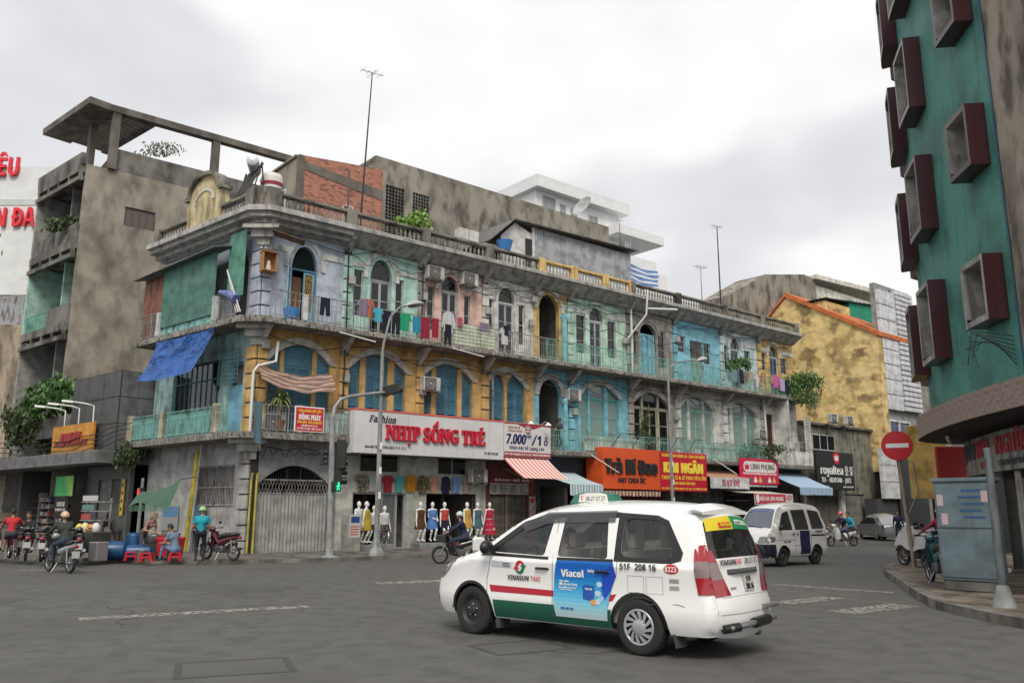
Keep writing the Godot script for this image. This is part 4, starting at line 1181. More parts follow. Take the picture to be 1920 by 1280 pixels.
func build_right_end() -> void:
	var M := MATS
	var s0 := 48.8
	var r := main_thing("yellow_house","tall house with a blotched yellow gable wall and orange tile edge","building",s0,0)
	var o := V(-s0,0,0)
	var b := mbo(o)
	var ym := worn("yellow_wall",lin(0.86,0.66,0.3),3)
	ym.detail_albedo = noise_tex("yellow_stain",0.007,6,[0.0,0.32,0.44,0.56,0.66,1.0],[Color(0.78,0.72,0.6,0.8),Color(0.85,0.75,0.55,0.4),Color(0.8,0.6,0.25,0.0),Color(0.6,0.42,0.14,0.15),Color(0.34,0.26,0.14,0.65),Color(0.17,0.15,0.11,0.9)],FastNoiseLite.TYPE_SIMPLEX_SMOOTH,512,61)
	ym.uv2_scale = Vector3(0.16,0.13,0.16)
	b.side([Vector2(1.2,4.6),Vector2(1.2,15.0),Vector2(-6.3,19.5),Vector2(-10.5,15.8),Vector2(-10.5,0),Vector2(-0.4,0),Vector2(-0.4,4.6)],s0,s0+0.8)
	obj("wall",b,ym,r)
	b = mbo(o)
	b.hexa([V(s0 - 0.15,19.5,-6.4),V(s0+6.1,19.5,-6.4),V(s0+6.1,14.95,1.3),V(s0 - 0.15,14.95,1.3),V(s0 - 0.15,19.9,-6.4),V(s0+6.1,19.9,-6.4),V(s0+6.1,15.3,1.3),V(s0 - 0.15,15.3,1.3)])
	b.hexa([V(s0 - 0.15,15.7,-10.7),V(s0+6.1,15.7,-10.7),V(s0+6.1,19.48,-6.42),V(s0 - 0.15,19.48,-6.42),V(s0 - 0.15,15.9,-10.7),V(s0+6.1,15.9,-10.7),V(s0+6.1,19.7,-6.42),V(s0 - 0.15,19.7,-6.42)])
	obj("tile_edge",b,worn("orange_tile",lin(0.62,0.17,0.05),1),r)
	r = main_thing("roof_house","grey and white house rising behind the yellow gable","building",44,-9)
	o = V(-44,0,9)
	b = mbo(o)
	b.prism(PackedVector2Array([Vector2(44.3,0),Vector2(58.5,0),Vector2(58.5,23.4),Vector2(56.5,23.5),Vector2(50,22.3),Vector2(44.3,19.4)]),-12,-9)
	obj("wall",b,M.mottled_cement,r)
	b = mbo(o);b.box(58.51,74,0,22.9,-12,-9.2);obj("white_wall",b,worn("cream_white",lin(0.75,0.74,0.64),1),r)
	b = mbo(o);b.hexa([V(58,23.3,-12),V(75,24.0,-12),V(75,24.0,-8.6),V(58,23.3,-8.6),V(58,23.7,-12),V(75,24.5,-12),V(75,24.5,-8.6),V(58,23.7,-8.6)]);obj("roof",b,M.cream_white,r)
	b = mbo(o);frame(b,60.5,64.5,20.6,22.0,-9.2,-9.1,0.12)
	for k in 3: b.beam(V(61.4+k,20.6,-9.14),V(61.7+k,22.0,-9.14),0.08,0.05)
	wn_pane(b,r,o,60.5,64.5,20.6,22.0,-9.2)
	r = main_thing("lean_to","green and yellow lean-to wall between the yellow gable and the white panels","building",49,-4)
	o = V(-49,0,4)
	obj("wall",mbo(o).box(49.0,53.0,14,18.6,-5,-3.0),MATS["yellow_wall"],r)
	obj("green_wall",mbo(o).box(53.01,58,14,19.3,-5,-3.0),worn("emerald",lin(0.02,0.32,0.2),1),r)
	obj("roof",mbo(o).hexa_box(48.8,58.2,18.7,19.5,-5,-2.8),M.dark_iron,r)
	r = main_thing("panel_house","narrow house with a tall front of white sign panels beyond the yellow wall","building",49.7,1.25)
	o = V(-49.7,0,-1.25)
	obj("wall",mbo(o).box(49.7,55.5,0,19.4,0.5,0.9),worn("panel_back",lin(0.3,0.3,0.3),2),r)
	var pm := worn("white_panel",lin(0.66,0.67,0.68),1,0.5,0.2)
	for k in 8: obj("panel",mbo(o).cbox(49.72,52.3,9.35+k*1.19,10.48+k*1.19,0.9,1.2,0.02),pm,r)
	for k in 24: obj("slat",mbo(o).cbox(52.4,55.3,9.4+k*0.41,9.72+k*0.41,0.95,1.25+0.05*rng.randf(),0.02),pm,r)
	b = mbo(o);frame(b,49.9,53.4,6.4,8.6,0.9,1.05,0.15);b.box(51.5,51.65,6.4,8.6,0.91,1.04);b.box(50,53.3,7.4,7.5,0.915,1.035)
	var wn := obj("window",b,M.white_frame,r)
	obj("pane",mbo(o).box(50,53.3,6.5,8.5,0.901,0.93),mat("blue_glass",lin(0.03,0.05,0.16),0.2),wn)
	b = mbo(o)
	for k in 3: b.box(47.3,49.65,2.6+k*1.22,3.78+k*1.22,1.22,1.5)
	obj("lower_panel",b,pm,r)
	obj("dark_front",mbo(o).box(49.7,54.5,0.1,6.2,0.9,1.4),mat("black_front",lin(0.008,0.01,0.014),0.4),r)
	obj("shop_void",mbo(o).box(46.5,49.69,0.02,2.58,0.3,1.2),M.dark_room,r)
	obj("white_board",mbo(o).box(52.0,54.2,4.3,6.0,1.4,1.46),M.white_panel,r)
	r = main_thing("tea_house","low grey building under the black tea shop sign","building",38.8,0)
	o = V(-38.8,0,0)
	b = mbo(o);wall_open(b,38.8,49.6,0,7.6,0,0.25,[[39.3,43.3,0.02,2.7,0,0],[44.2,47.2,0.02,2.9,0,0]]);obj("wall",b,worn("olive_plaster",lin(0.26,0.26,0.2),3),r)
	obj("roof",mbo(o).cbox(38.8,49.6,7.61,7.8,-8,0.25,0.02),M.dark_cement,r)
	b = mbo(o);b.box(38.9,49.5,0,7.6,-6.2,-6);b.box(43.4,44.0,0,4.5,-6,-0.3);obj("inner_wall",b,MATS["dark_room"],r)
	b = mbo(o)
	for k in 18: b.box(39.3,43.3,0.05+k*0.147,0.18+k*0.147,-0.12,-0.08)
	obj("roller_shutter",b,worn("shutter_brown",lin(0.16,0.15,0.13),2),r)
	b = mbo(o)
	for k in 18: b.box(44.2,47.2,0.05+k*0.155,0.19+k*0.155,-0.12,-0.08)
	obj("roller_shutter",b,worn("shutter_grey",lin(0.24,0.24,0.22),2),r)
	glazed(r,o,40.4,43.4,5.9,7.0,0.03,M.white_frame,3,1)
	obj("pillar",mbo(o).box(43.4,43.9,0,4.4,0.02,0.25),M.offwhite,r)
func build_beyond() -> void:
	var M := MATS
	for q in [[55.6,63,13.5,lin(0.3,0.28,0.25),"plain brown building next beyond the white sign panels"],[63.1,72,10.5,lin(0.42,0.4,0.34),"cream building two doors beyond the white sign panels"],[72.1,84,15,lin(0.22,0.23,0.24),"grey building closing the street beyond the junction"]]:
		var r := main_thing("street_house",q[4],"building",q[0],0.8)
		var o := V(-q[0],0,-0.8)
		var b := mbo(o)
		wall_open(b,q[0],q[1],0,q[2],0.8,0.3,[[q[0]+0.8,q[1] - 0.8,0.05,3.0,0,0]])
		obj("wall",b,worn("beyond%d" % int(q[0]),q[3],2),r)
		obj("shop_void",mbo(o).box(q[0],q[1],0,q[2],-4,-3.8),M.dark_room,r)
		for k in 3: glazed(r,o,q[0]+1+k*2.1,q[0]+2.4+k*2.1,5.2,7.2,0.81,M.grey_frame,2,1)
		obj("sign_board",mbo(o).cbox(q[0]+0.5,q[1] - 0.5,3.1,4.4,0.8,1.1,0.02),mat("beyond_sign%d" % int(q[0]),[lin(0.02,0.02,0.025),lin(0.3,0.03,0.03),lin(0.05,0.08,0.2)][int(q[0]) % 3],0.5),r)
	var r := main_thing("side_block","dark fronted block across the side street behind the green corner tower","building",24.5,15.9)
	obj("wall",MB.new().box(0,60,0,11,0,25),worn("side_block_wall",lin(0.2,0.19,0.17),2),r)
	for k in 4: obj("shop_front",MB.new().cbox(0.3+k*4.2,4.0+k*4.2,0.1,3.0,-0.06,-0.002,0.02),mat("side_front%d" % k,[lin(0.02,0.02,0.022),lin(0.05,0.05,0.055),lin(0.1,0.03,0.02),lin(0.03,0.04,0.05)][k],0.3),r)
	obj("end_front",MB.new().box(-0.05,-0.002,0.1,3.2,0.5,9),mat("side_front0"),r)
func wn_pane(b: MB,r: Node,o: Vector3,x0: float,x1: float,y0: float,y1: float,z: float) -> void:
	var w := obj("window",b,MATS["dark_iron"],r)
	obj("pane",mbo(o).box(x0,x1,y0,y1,z+0.001,z+0.03),mat("far_glass",lin(0.25,0.27,0.28),0.3),w)
# ---------------------------------------------------------------- the rounded green corner building on the right
const RX := 10.4
const RZ := -17.5
var curve_pts := []
func tower_curve() -> void:
	if curve_pts: return
	var phi := func(a: float) -> float:
		var q := deg_to_rad(97.0+clampf(a,-1.0,6.4)*2.2)
		if a > 6.4: q += (a - 6.4)/2.4
		return q
	var p := Vector2(RX,RZ)
	var fwd := []
	var a := 0.0
	while a < 12.0:
		var q: float = phi.call(a+0.05)
		fwd.append([p,phi.call(a)])
		p += Vector2(-cos(q),-sin(q))*0.1
		a += 0.1
	p = Vector2(RX,RZ)
	var back := []
	a = 0.0
	while a > -7.0:
		var q: float = phi.call(a - 0.05)
		p -= Vector2(-cos(q),-sin(q))*0.1
		a -= 0.1
		back.append([p,phi.call(a)])
	back.reverse()
	curve_pts = back+fwd
func tw(a: float,h: float,off := 0.0) -> Vector3:
	var x := clampf((a+7.0)/0.1,0,curve_pts.size() - 1.001)
	var i := int(x)
	var p: Vector2 = curve_pts[i][0].lerp(curve_pts[i+1][0],x - i)
	var q: float = lerpf(curve_pts[i][1],curve_pts[i+1][1],x - i)
	return Vector3(p.x - sin(q)*off,h,p.y+cos(q)*off)
func rect2(a0: float,a1: float,h0: float,h1: float) -> PackedVector2Array:
	return PackedVector2Array([Vector2(a0,h0),Vector2(a1,h0),Vector2(a1,h1),Vector2(a0,h1)])
func build_tower() -> void:
	tower_curve()
	var M := MATS
	var base := V(12,0,-21)
	var r := thing("corner_tower","rounded dark green corner building with boxed maroon tiled windows and a stone canopy","building",base)
	var o := Transform3D(Basis(),-base)
	var teal := worn("tower_teal",lin(0.075,0.26,0.22),1,0.7,0.5)
	teal.uv1_scale = Vector3.ONE*0.12
	var holes := []
	var cols := [0.0,3.55,6.3,8.4]
	for row in 5:
		for ci in 4: holes.append(rect2(cols[ci] - [0.44,0.56,0.56,0.56][ci],cols[ci]+[0.44,0.56,0.56,0.56][ci],[5.8,5.62,5.62,5.62][ci]+row*[3.42,3.36,3.36,3.36][ci],[6.85,7.2,7.2,7.2][ci]+row*[3.42,3.36,3.36,3.36][ci]))
	var b := MB.new();b.t = o
	b.patch(rect2(-1.0,12,4.2,22),holes,Vector2(0.6,2.2),func(a,h): return tw(a,h,0.0))
	obj("wall",b,teal,r)
	b = MB.new();b.t = o
	b.patch(rect2(-7,-1.0,0,22),[rect2(-4.2,-2.6,9.6,11.2),rect2(-4.2,-2.6,13.2,14.8)],Vector2(1,4),func(a,h): return tw(a,h,0.06));obj("grey_wall",b,concrete("tower_side",lin(0.36,0.31,0.25),0.7),r)
	b = MB.new();b.t = o
	b.patch(rect2(-1.06,-0.98,4.2,22),[],Vector2(1,4),func(a,h): return tw(a,h,0.08));obj("blue_strip",b,mat("strip_blue",lin(0.02,0.1,0.16),0.6),r)
	b = MB.new();b.t = o
	b.patch(rect2(-7,12,0,22),[],Vector2(1,6),func(a,h): return tw(a,h,-2.2));obj("inner_wall",b,M.inside,r)
	for h in [4.0,8.2,11.5,14.8,18.1,22.0]:
		b = MB.new();b.t = o
		b.grid(func(u,v): return tw(lerpf(-7,11.9,u),h,lerpf(-2.2,-0.02,v)),40,1);obj("floor",b,M.inside,r)
	var cem := worn("frame_cement",lin(0.4,0.39,0.36),2)
	var tile_m := worn("maroon_tile",lin(0.075,0.018,0.024),0,0.35,0.0)
	var im := Image.create(64,64,false,Image.FORMAT_RGB8);im.fill(Color(1,1,1))
	for k in 8:
		im.fill_rect(Rect2i(k*8,0,1,64),grey(0.55));im.fill_rect(Rect2i(0,k*8,64,1),grey(0.55))
	tile_m.albedo_texture = ImageTexture.create_from_image(im);tile_m.uv1_scale = Vector3.ONE*2.2;tile_m.uv1_world_triplanar = true
	for row in 4:
		for ci in cols.size():
			var a: float = cols[ci]
			var h0: float = [5.6,5.4,5.4,5.4][ci]+row*[3.42,3.36,3.36,3.36][ci];var h1: float = h0+[1.42,2.0,2.0,2.0][ci]
			var dp := 0.42
			var w: float = [0.56,0.68,0.68,0.68][ci]
			b = MB.new();b.t = o
			var F := func(x: float,y: float) -> Vector3: return tw(x,y,dp)
			b.patch(rect2(a - w,a+w,h0,h1),[rect2(a - w+0.1,a+w - 0.1,h0+0.13,h1 - 0.12)],Vector2(0.4,2),F)
			var ring: Node = null
			if row > 0:
				var fr := b
				b = MB.new();b.t = o
				ring = obj("tiled_front",fr,tile_m,r)
			for e in [[a - w+0.1,h0+0.13,a - w+0.1,h1 - 0.12],[a+w - 0.1,h1 - 0.12,a+w - 0.1,h0+0.2]]:
				b.quad(tw(e[0],e[1],dp),tw(e[2],e[3],dp),tw(e[2],e[3],-0.3),tw(e[0],e[1],-0.3))
			b.grid(func(u,v): return tw(lerpf(a - w+0.1,a+w - 0.1,u),h0+0.13,lerpf(-0.3,dp,v)),6,1,true)
			b.grid(func(u,v): return tw(lerpf(a - w+0.1,a+w - 0.1,u),h1 - 0.12,lerpf(-0.3,dp,v)),6,1)
			var box := obj("window_box",b,cem,r)
			if ring: ring.reparent(box,false)
			b = MB.new();b.t = o
			b.quad(tw(a - w,h0,dp),tw(a - w,h0,0),tw(a - w,h1,0),tw(a - w,h1,dp))
			b.quad(tw(a+w,h0,0),tw(a+w,h0,dp),tw(a+w,h1,dp),tw(a+w,h1,0))
			b.grid(func(u,v): return tw(lerpf(a - w,a+w,u),h1,lerpf(0,dp,v)),6,1,true)
			b.grid(func(u,v): return tw(lerpf(a - w,a+w,u),h0,lerpf(0,dp,v)),6,1)
			obj("tiled_side",b,tile_m,box)
			b = MB.new();b.t = o
			b.patch(rect2(a - w+0.2,a+w - 0.2,h0+0.13,h1 - 0.12),[rect2(a - w+0.26,a - 0.04,h0+0.28,h1 - 0.26),rect2(a+0.04,a+w - 0.26,h0+0.28,h1 - 0.26)],Vector2(0.4,2),func(x,y): return tw(x,y,-0.18));obj("sash",b,M.drab,box)
			b = MB.new();b.t = o
			b.patch(rect2(a - w+0.22,a+w - 0.22,h0+0.22,h1 - 0.2),[],Vector2(0.4,2),func(x,y): return tw(x,y,-0.24));obj("pane",b,mat("tower_pane",lin(0.012,0.015,0.017),0.12),box)
			if row == 0 and ci == 0:
				b = MB.new();b.t = o
				for q in 7:
					for z in 3: b.hexa([tw(a - 0.2+z*0.25,h0+0.22+q*0.075,-0.16),tw(a+0.03+z*0.25,h0+0.22+q*0.075,-0.16),tw(a+0.03+z*0.25,h0+0.285+q*0.075,-0.16),tw(a - 0.2+z*0.25,h0+0.285+q*0.075,-0.16),tw(a - 0.2+z*0.25,h0+0.22+q*0.075,-0.1),tw(a+0.03+z*0.25,h0+0.22+q*0.075,-0.1),tw(a+0.03+z*0.25,h0+0.285+q*0.075,-0.1),tw(a - 0.2+z*0.25,h0+0.285+q*0.075,-0.1)])
				obj("brick_infill",b,mat("infill_brick",lin(0.36,0.17,0.1),0.9),box,"stuff")
	var st := worn("canopy_stone",lin(0.36,0.28,0.235),1,0.85,1.5,2.2)
	b = MB.new();b.t = o
	b.patch(rect2(-7,12,3.68,4.25),[],Vector2(0.5,1),func(a,h): return tw(a,h,0.4))
	b.grid(func(u,v): return tw(lerpf(-7,12,u),4.25,lerpf(0,0.4,v)),60,1,true)
	obj("canopy",b,st,r)
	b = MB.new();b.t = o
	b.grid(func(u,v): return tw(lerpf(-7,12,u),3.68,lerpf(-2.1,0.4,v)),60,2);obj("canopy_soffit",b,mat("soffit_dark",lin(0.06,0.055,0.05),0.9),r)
	b = MB.new();b.t = o
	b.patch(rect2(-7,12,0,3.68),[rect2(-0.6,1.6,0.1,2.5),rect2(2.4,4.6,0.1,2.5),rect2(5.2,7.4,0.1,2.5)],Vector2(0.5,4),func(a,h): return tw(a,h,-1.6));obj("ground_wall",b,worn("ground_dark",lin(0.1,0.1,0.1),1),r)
	b = MB.new();b.t = o
	b.patch(rect2(2.0,2.4,0,2.6),[],Vector2(0.4,3),func(a,h): return tw(a,h,-0.9));obj("pillar",b,worn("pale_pillar",lin(0.42,0.4,0.36),2),r)
	r = thing("curved_sign","long curved grey shop sign with faded red lettering under the stone canopy","sign",base)
	b = MB.new();b.t = o
	b.patch(rect2(-0.9,9.5,2.62,3.55),[],Vector2(0.3,1),func(a,h): return tw(a,h,-0.75))
	b.patch(rect2(-0.9,9.5,2.62,3.55),[],Vector2(0.3,1),func(a,h): return tw(a,h,-0.9),true)
	b.grid(func(u,v): return tw(lerpf(-0.9,9.5,u),2.62,lerpf(-0.9,-0.75,v)),30,1)
	obj("board",b,worn("faded_board",lin(0.34,0.33,0.3),2),r)
	var words := [["NHA",4.1,0.42,"faded_red"],["NGHĨA",2.0,0.42,"faded_red"],["ĂN",5.3,0.4,"sign_grey"],["QU",6.2,0.4,"sign_grey"],["38 38",4.2,0.16,"faded_red"],["CẢM ƠN QUÝ KHÁCH",1.9,0.13,"sign_grey"]]
	mat("faded_red",lin(0.42,0.05,0.06),0.7);mat("sign_grey",lin(0.08,0.08,0.08),0.7)
	for wd in words:
		var a: float = wd[1]
		var y := 3.02 if wd[2] > 0.3 else 2.74
		var p := tw(a,y,-0.735)
		var nn := (tw(a,y,1.0) - tw(a,y,0)).normalized()
		put_text(r,wd[0],p - base,wd[2],MATS[wd[3]],{"turn": V(0,atan2(nn.x,nn.z),0),"depth": 0.01,"fat": 0.02 if wd[2] > 0.3 else 0.0})
	var f := thing("strip_lamp","unlit strip lamp under the stone canopy","lamp",tw(5.2,3.5,-0.2))
	obj("tube",MB.new().tube([V(-0.35,0,0.6),V(0.35,0,-0.6)],0.03,8),mat("tube_white",lin(0.8,0.8,0.78),0.3),f)
	obj("holder",MB.new().beam(V(-0.4,0.07,0.68),V(0.4,0.07,-0.68),0.08,0.06),M.white_frame,f)
	f = thing("yellow_board","plain yellow sign board beyond the stone canopy","sign",V(14.3,2.1,-29))
	obj("board",MB.new().cbox(-0.6,0.75,0,2.5,-0.1,0,0.02),worn("board_yellow",lin(0.6,0.4,0.12),1),f)
	f = thing("red_board","dark red sign board hung under the stone canopy beside the yellow board","sign",V(13.9,2.35,-26.6))
	obj("board",MB.new().cbox(-0.45,0.9,0,1.35,-0.1,0,0.02),mat("board_red",lin(0.3,0.005,0.008),0.5),f)
# ---------------------------------------------------------------- shop fronts, signs, awnings
func sign_board(called: String,label: String,s0: float,s1: float,h0: float,h1: float,d0: float,d1: float,m: Material,group := "") -> Node3D:
	var c := (s0+s1)/2
	var r := main_thing(called,label,"sign",c,d1,h0,group)
	obj("board",MB.new().cbox(s0 - c,s1 - c,0,h1 - h0,d0 - d1,0,0.015),m,r)
	r.set_meta("origin",V(c,h0,0))
	return r
func st(r: Node3D,s: String,sc: float,h: float,cap: float,m: Material,o := {}) -> void:
	var b: Vector3 = r.get_meta("origin")
	put_text(r,s,V(sc - b.x,h - b.y,0.004+o.get("depth",0.006)/2+o.get("z",0.0)),cap,m,o)
func flat_on(r: Node3D,called: String,pl: Array,m: Material,z0: float,z1: float) -> void:
	var b: Vector3 = r.get_meta("origin")
	var q := PackedVector2Array()
	for p in pl: q.append(Vector2(p[0] - b.x,p[1] - b.y))
	obj(called,MB.new().prism(q,z0,z1),m,r)
func disc(cx: float,cy: float,rx: float,ry: float,k := 20) -> Array:
	var out := []
	for i in k: out.append([cx+rx*cos(TAU*i/k),cy+ry*sin(TAU*i/k)])
	return out
func build_signs() -> void:
	var red := mat("letter_red",lin(0.55,0.015,0.04),0.4)
	var dark := mat("letter_dark",lin(0.02,0.02,0.024),0.5)
	var navy := mat("letter_navy",lin(0.01,0.015,0.1),0.5)
	var white := mat("letter_white",lin(0.8,0.8,0.78),0.5)
	var yellow := mat("letter_yellow",lin(0.85,0.68,0.07),0.5)
	var brown := mat("letter_brown",lin(0.3,0.12,0.05),0.6)
	var pw := worn("sign_white",lin(0.66,0.66,0.67),0,0.5,0.05)
	var r := sign_board("shop_sign","long white panelled clothes shop sign with big raised red letters",3.67,11.53,4.0,5.74,0.5,1.33,mat("joint_grey",lin(0.2,0.2,0.2),0.7))
	for k in 9: flat_on(r,"panel",[[3.68+k*0.873,4.01],[3.68+k*0.873+0.862,4.01],[3.68+k*0.873+0.862,5.73],[3.68+k*0.873,5.73]],pw,0.0,0.016)
	obj("side_panel",MB.new().box(-3.945,-3.93,0.01,1.73,-0.82,0.0),pw,r)
	flat_on(r,"red_edge",[[3.66,5.742],[11.54,5.742],[11.54,5.82],[3.66,5.82]],mat("edge_red",lin(0.6,0.12,0.1),0.5),-0.5,0.03)
	st(r,"NHỊP SỐNG TRẺ",7.77,4.6,0.62,red,{"serif": true,"depth": 0.1,"width": 5.25,"fat": 0.02,"z": 0.016})
	st(r,"Fashion",5.0,5.3,0.27,dark,{"serif": true,"depth": 0.02,"width": 1.3,"slant": 0.3,"z": 0.016})
	st(r,"444-446 TRẦN HƯNG ĐẠO, P.11, Q. 5",5.2,4.22,0.115,dark,{"width": 2.0,"z": 0.016})
	st(r,"ĐT: 0913 010 660",10.8,4.2,0.12,dark,{"width": 0.8,"z": 0.016})
	r = sign_board("bread_sign","white and maroon banner sign with the price 7.000 in navy digits",11.6,14.55,4.18,5.8,1.22,1.3,worn("banner_white",lin(0.66,0.65,0.65),0,0.6,0.05))
	var mar := mat("maroon_print",lin(0.3,0.03,0.045),0.6)
	flat_on(r,"maroon_band",[[11.61,4.19],[14.54,4.19],[14.54,4.42],[11.61,4.42]],mar,0.0,0.004)
	flat_on(r,"maroon_wave",[[11.61,5.79],[11.61,5.7],[12.4,5.72],[12.9,5.56],[13.4,5.52],[14.0,5.7],[14.54,5.68],[14.54,5.79]],mar,0.0,0.004)
	flat_on(r,"emblem",disc(13.07,5.46,0.21,0.21),mat("emblem_white",lin(0.75,0.7,0.7),0.6),0.004,0.007)
	flat_on(r,"emblem",disc(13.07,5.46,0.18,0.18),mar,0.007,0.01)
	flat_on(r,"emblem",[[12.94,5.38],[13.2,5.38],[13.2,5.44],[12.94,5.44]],white,0.01,0.012)
	flat_on(r,"emblem",[[12.98,5.5],[13.16,5.5],[13.13,5.58],[13.01,5.58]],white,0.01,0.012)
	st(r,"7.000",12.3,4.78,0.46,navy,{"width": 1.22,"slant": 0.15,"fat": 0.015})
	st(r,"VND",13.1,5.08,0.15,navy,{"width": 0.3,"slant": 0.15})
	st(r,"/",13.42,4.76,0.5,navy,{"slant": 0.2})
	st(r,"1",13.78,4.78,0.46,navy,{"slant": 0.1,"fat": 0.015})
	st(r,"ổ",14.2,4.78,0.36,navy,{"slant": 0.1})
	st(r,"Nhận Đặt Số Lượng Lớn",13.0,4.53,0.155,navy,{"width": 2.2,"slant": 0.1})
	st(r,"442 Trần Hưng Đạo B, P.11, Q.5 - Hotline 0938 660 622",13.05,4.27,0.09,white,{"width": 2.8,"z": 0.004})
	st(r,"BÁNH MÌ GÀ",12.2,5.5,0.1,brown,{"width": 0.75});st(r,"(Chicken Bread)",12.25,5.35,0.1,brown,{"width": 0.85,"slant": 0.1})
	for x in [12.9,14.0]:
		var l := main_thing("sign_lamp","white shaded lamp on the maroon top of the bread sign, %s" % ("above its emblem" if x < 13.5 else "towards the stair house"),"lamp",x,1.3,5.72,"lamps over the bread sign")
		obj("arm",MB.new().tube([V(0,0.1,-0.05),V(0,0.2,0.2),V(0,0.12,0.4)],0.015,6),MATS["pvc"],l)
		obj("lamp_shade",MB.new().lathe([Vector2(0.17,-0.06),Vector2(0.1,0.02),Vector2(0.05,0.06),Vector2(0.001,0.1)],14,V(0,0.06,0.42)),white,l)
	var om := worn("sign_orange",lin(0.72,0.1,0.025),0,0.5,0.05)
	r = sign_board("tea_sign","tall bright orange sign with thick black raised letters",17.95,22.36,2.8,4.92,0.3,1.48,mat("orange_back",lin(0.45,0.06,0.02),0.6))
	for k in 4: flat_on(r,"panel",[[17.96+k*1.1,2.81],[17.96+k*1.1+1.09,2.81],[17.96+k*1.1+1.09,4.91],[17.96+k*1.1,4.91]],om,0.0,0.015)
	obj("side_panel",MB.new().box(-2.225,-2.21,0.01,2.11,-1.17,0.0),om,r)
	st(r,"Trà Bí Đao",20.1,3.6,0.74,dark,{"depth": 0.08,"width": 4.05,"fat": 0.045,"z": 0.015})
	st(r,"HẠT CHIA ÚC",20.1,3.14,0.25,dark,{"depth": 0.02,"width": 2.15,"fat": 0.012,"z": 0.015})
	r = sign_board("gift_sign","crimson sign with yellow outlined letters beside the orange sign",22.4,26.5,2.76,4.9,1.3,1.48,mat("sign_crimson",lin(0.5,0.008,0.03),0.5))
	st(r,"TRANH CÀNH VÀNG LÁ - QUÀ LƯU NIỆM",24.45,4.62,0.16,yellow,{"width": 3.8})
	st(r,"KIM NGÂN",24.4,3.76,0.56,yellow,{"width": 3.5,"depth": 0.02,"fat": 0.04})
	st(r,"CHUYÊN SỈ & LẺ THEO YÊU CẦU",24.45,3.4,0.2,yellow,{"width": 3.9})
	st(r,"GIAO HÀNG TẬN NƠI",24.4,3.13,0.14,yellow,{"width": 1.95})
	st(r,"ĐC: 436 TRẦN HƯNG ĐẠO, P.11, Q.5 - ĐT: 0908 222 436",24.45,2.86,0.1,yellow,{"width": 3.9})
	r = sign_board("hat_sign","pink red sign with a white rounded name plate and small hat pictures",30.0,34.05,3.3,4.85,1.2,1.32,mat("sign_pink",lin(0.55,0.012,0.07),0.5))
	var pl := []
	for k in 13: pl.append([30.62+0.32*cos(PI/2+PI*k/12),4.36+0.32*sin(PI/2+PI*k/12)])
	for k in 13: pl.append([33.5+0.32*cos(-PI/2+PI*k/12),4.36+0.32*sin(-PI/2+PI*k/12)])
	flat_on(r,"name_plate",pl,mat("plate_white",lin(0.72,0.7,0.66),0.5),0.0,0.006)
	st(r,"LINH PHỤNG",32.3,4.2,0.33,dark,{"width": 2.6,"z": 0.006,"bold": false,"fat": 0.01})
	flat_on(r,"crown_mark",[[30.45,4.18],[30.85,4.18],[30.9,4.52],[30.76,4.4],[30.65,4.58],[30.54,4.4],[30.4,4.52]],mat("sign_pink",Color()),0.006,0.01)
	st(r,"CHUYÊN KINH DOANH ÁO MÃO THỜ CÚNG",32.0,3.88,0.13,white,{"width": 3.6})
	for k in 6:
		var x := 31.0+k*0.5
		var hm := [mat("hat_grey",lin(0.1,0.1,0.12)),mat("hat_white",lin(0.7,0.7,0.66)),mat("hat_gold",lin(0.6,0.4,0.1))][k % 3] as Material
		flat_on(r,"hat_print",[[x - 0.16,3.42],[x+0.14,3.42],[x+0.17,3.55],[x+0.08,3.62],[x+0.04,3.76],[x - 0.05,3.77],[x - 0.1,3.62],[x - 0.18,3.56]],hm,0.0,0.005)
	flat_on(r,"black_strip",[[30.4,3.1],[33.9,3.1],[33.9,3.29],[30.4,3.29]],mat("strip_black",lin(0.01,0.01,0.012)),-0.08,0.0)
	st(r,"432 TRẦN HƯNG ĐẠO, P.11, Q.5 - ĐT: 08 38 55 09 28",32.1,3.16,0.085,white,{"width": 3.3})
	r = sign_board("royal_sign","big black sign with white rounded lettering and a red crown disc",39.1,44.05,3.12,5.72,0.85,1.0,mat("sign_black",lin(0.012,0.014,0.016),0.4))
	flat_on(r,"emblem",disc(41.75,5.3,0.42,0.42,28),red,0.0,0.008)
	flat_on(r,"crown_mark",[[41.55,5.12],[41.95,5.12],[42.02,5.5],[41.87,5.36],[41.75,5.55],[41.63,5.36],[41.48,5.5]],white,0.008,0.012)
	st(r,"royaltea",41.05,4.18,0.55,white,{"width": 3.0,"depth": 0.02,"bold": false,"fat": 0.03})
	var han := MB.new()
	var bb: Vector3 = r.get_meta("origin")
	for q in [[0.18,0.02,0.62,0.07],[0.22,0.17,0.58,0.21],[0.15,0.3,0.65,0.34],[0.37,0.02,0.43,0.34],[0.22,0.38,0.27,0.62],[0.53,0.38,0.58,0.62],[0.22,0.38,0.58,0.42],[0.22,0.48,0.58,0.51],[0.22,0.58,0.58,0.62],[0.36,0.62,0.42,0.7],
			[0.8,0.56,1.3,0.6],[0.92,0.5,0.96,0.67],[1.14,0.5,1.18,0.67],[1.03,0.02,1.08,0.36],[0.85,0.24,1.26,0.28]]:
		han.box(42.6+q[0] - bb.x,42.6+q[2] - bb.x,4.12+q[1] - bb.y,4.12+q[3] - bb.y,0.0,0.02)
	for q in [[1.05,0.5,0.8,0.34],[1.05,0.5,1.32,0.34],[1.0,0.2,0.85,0.04],[1.1,0.2,1.28,0.04]]: han.beam(V(42.6+q[0] - bb.x,4.12+q[1] - bb.y,0.01),V(42.6+q[2] - bb.x,4.12+q[3] - bb.y,0.01),0.05,0.018,Vector3.BACK)
	obj("lettering",han,white,r)
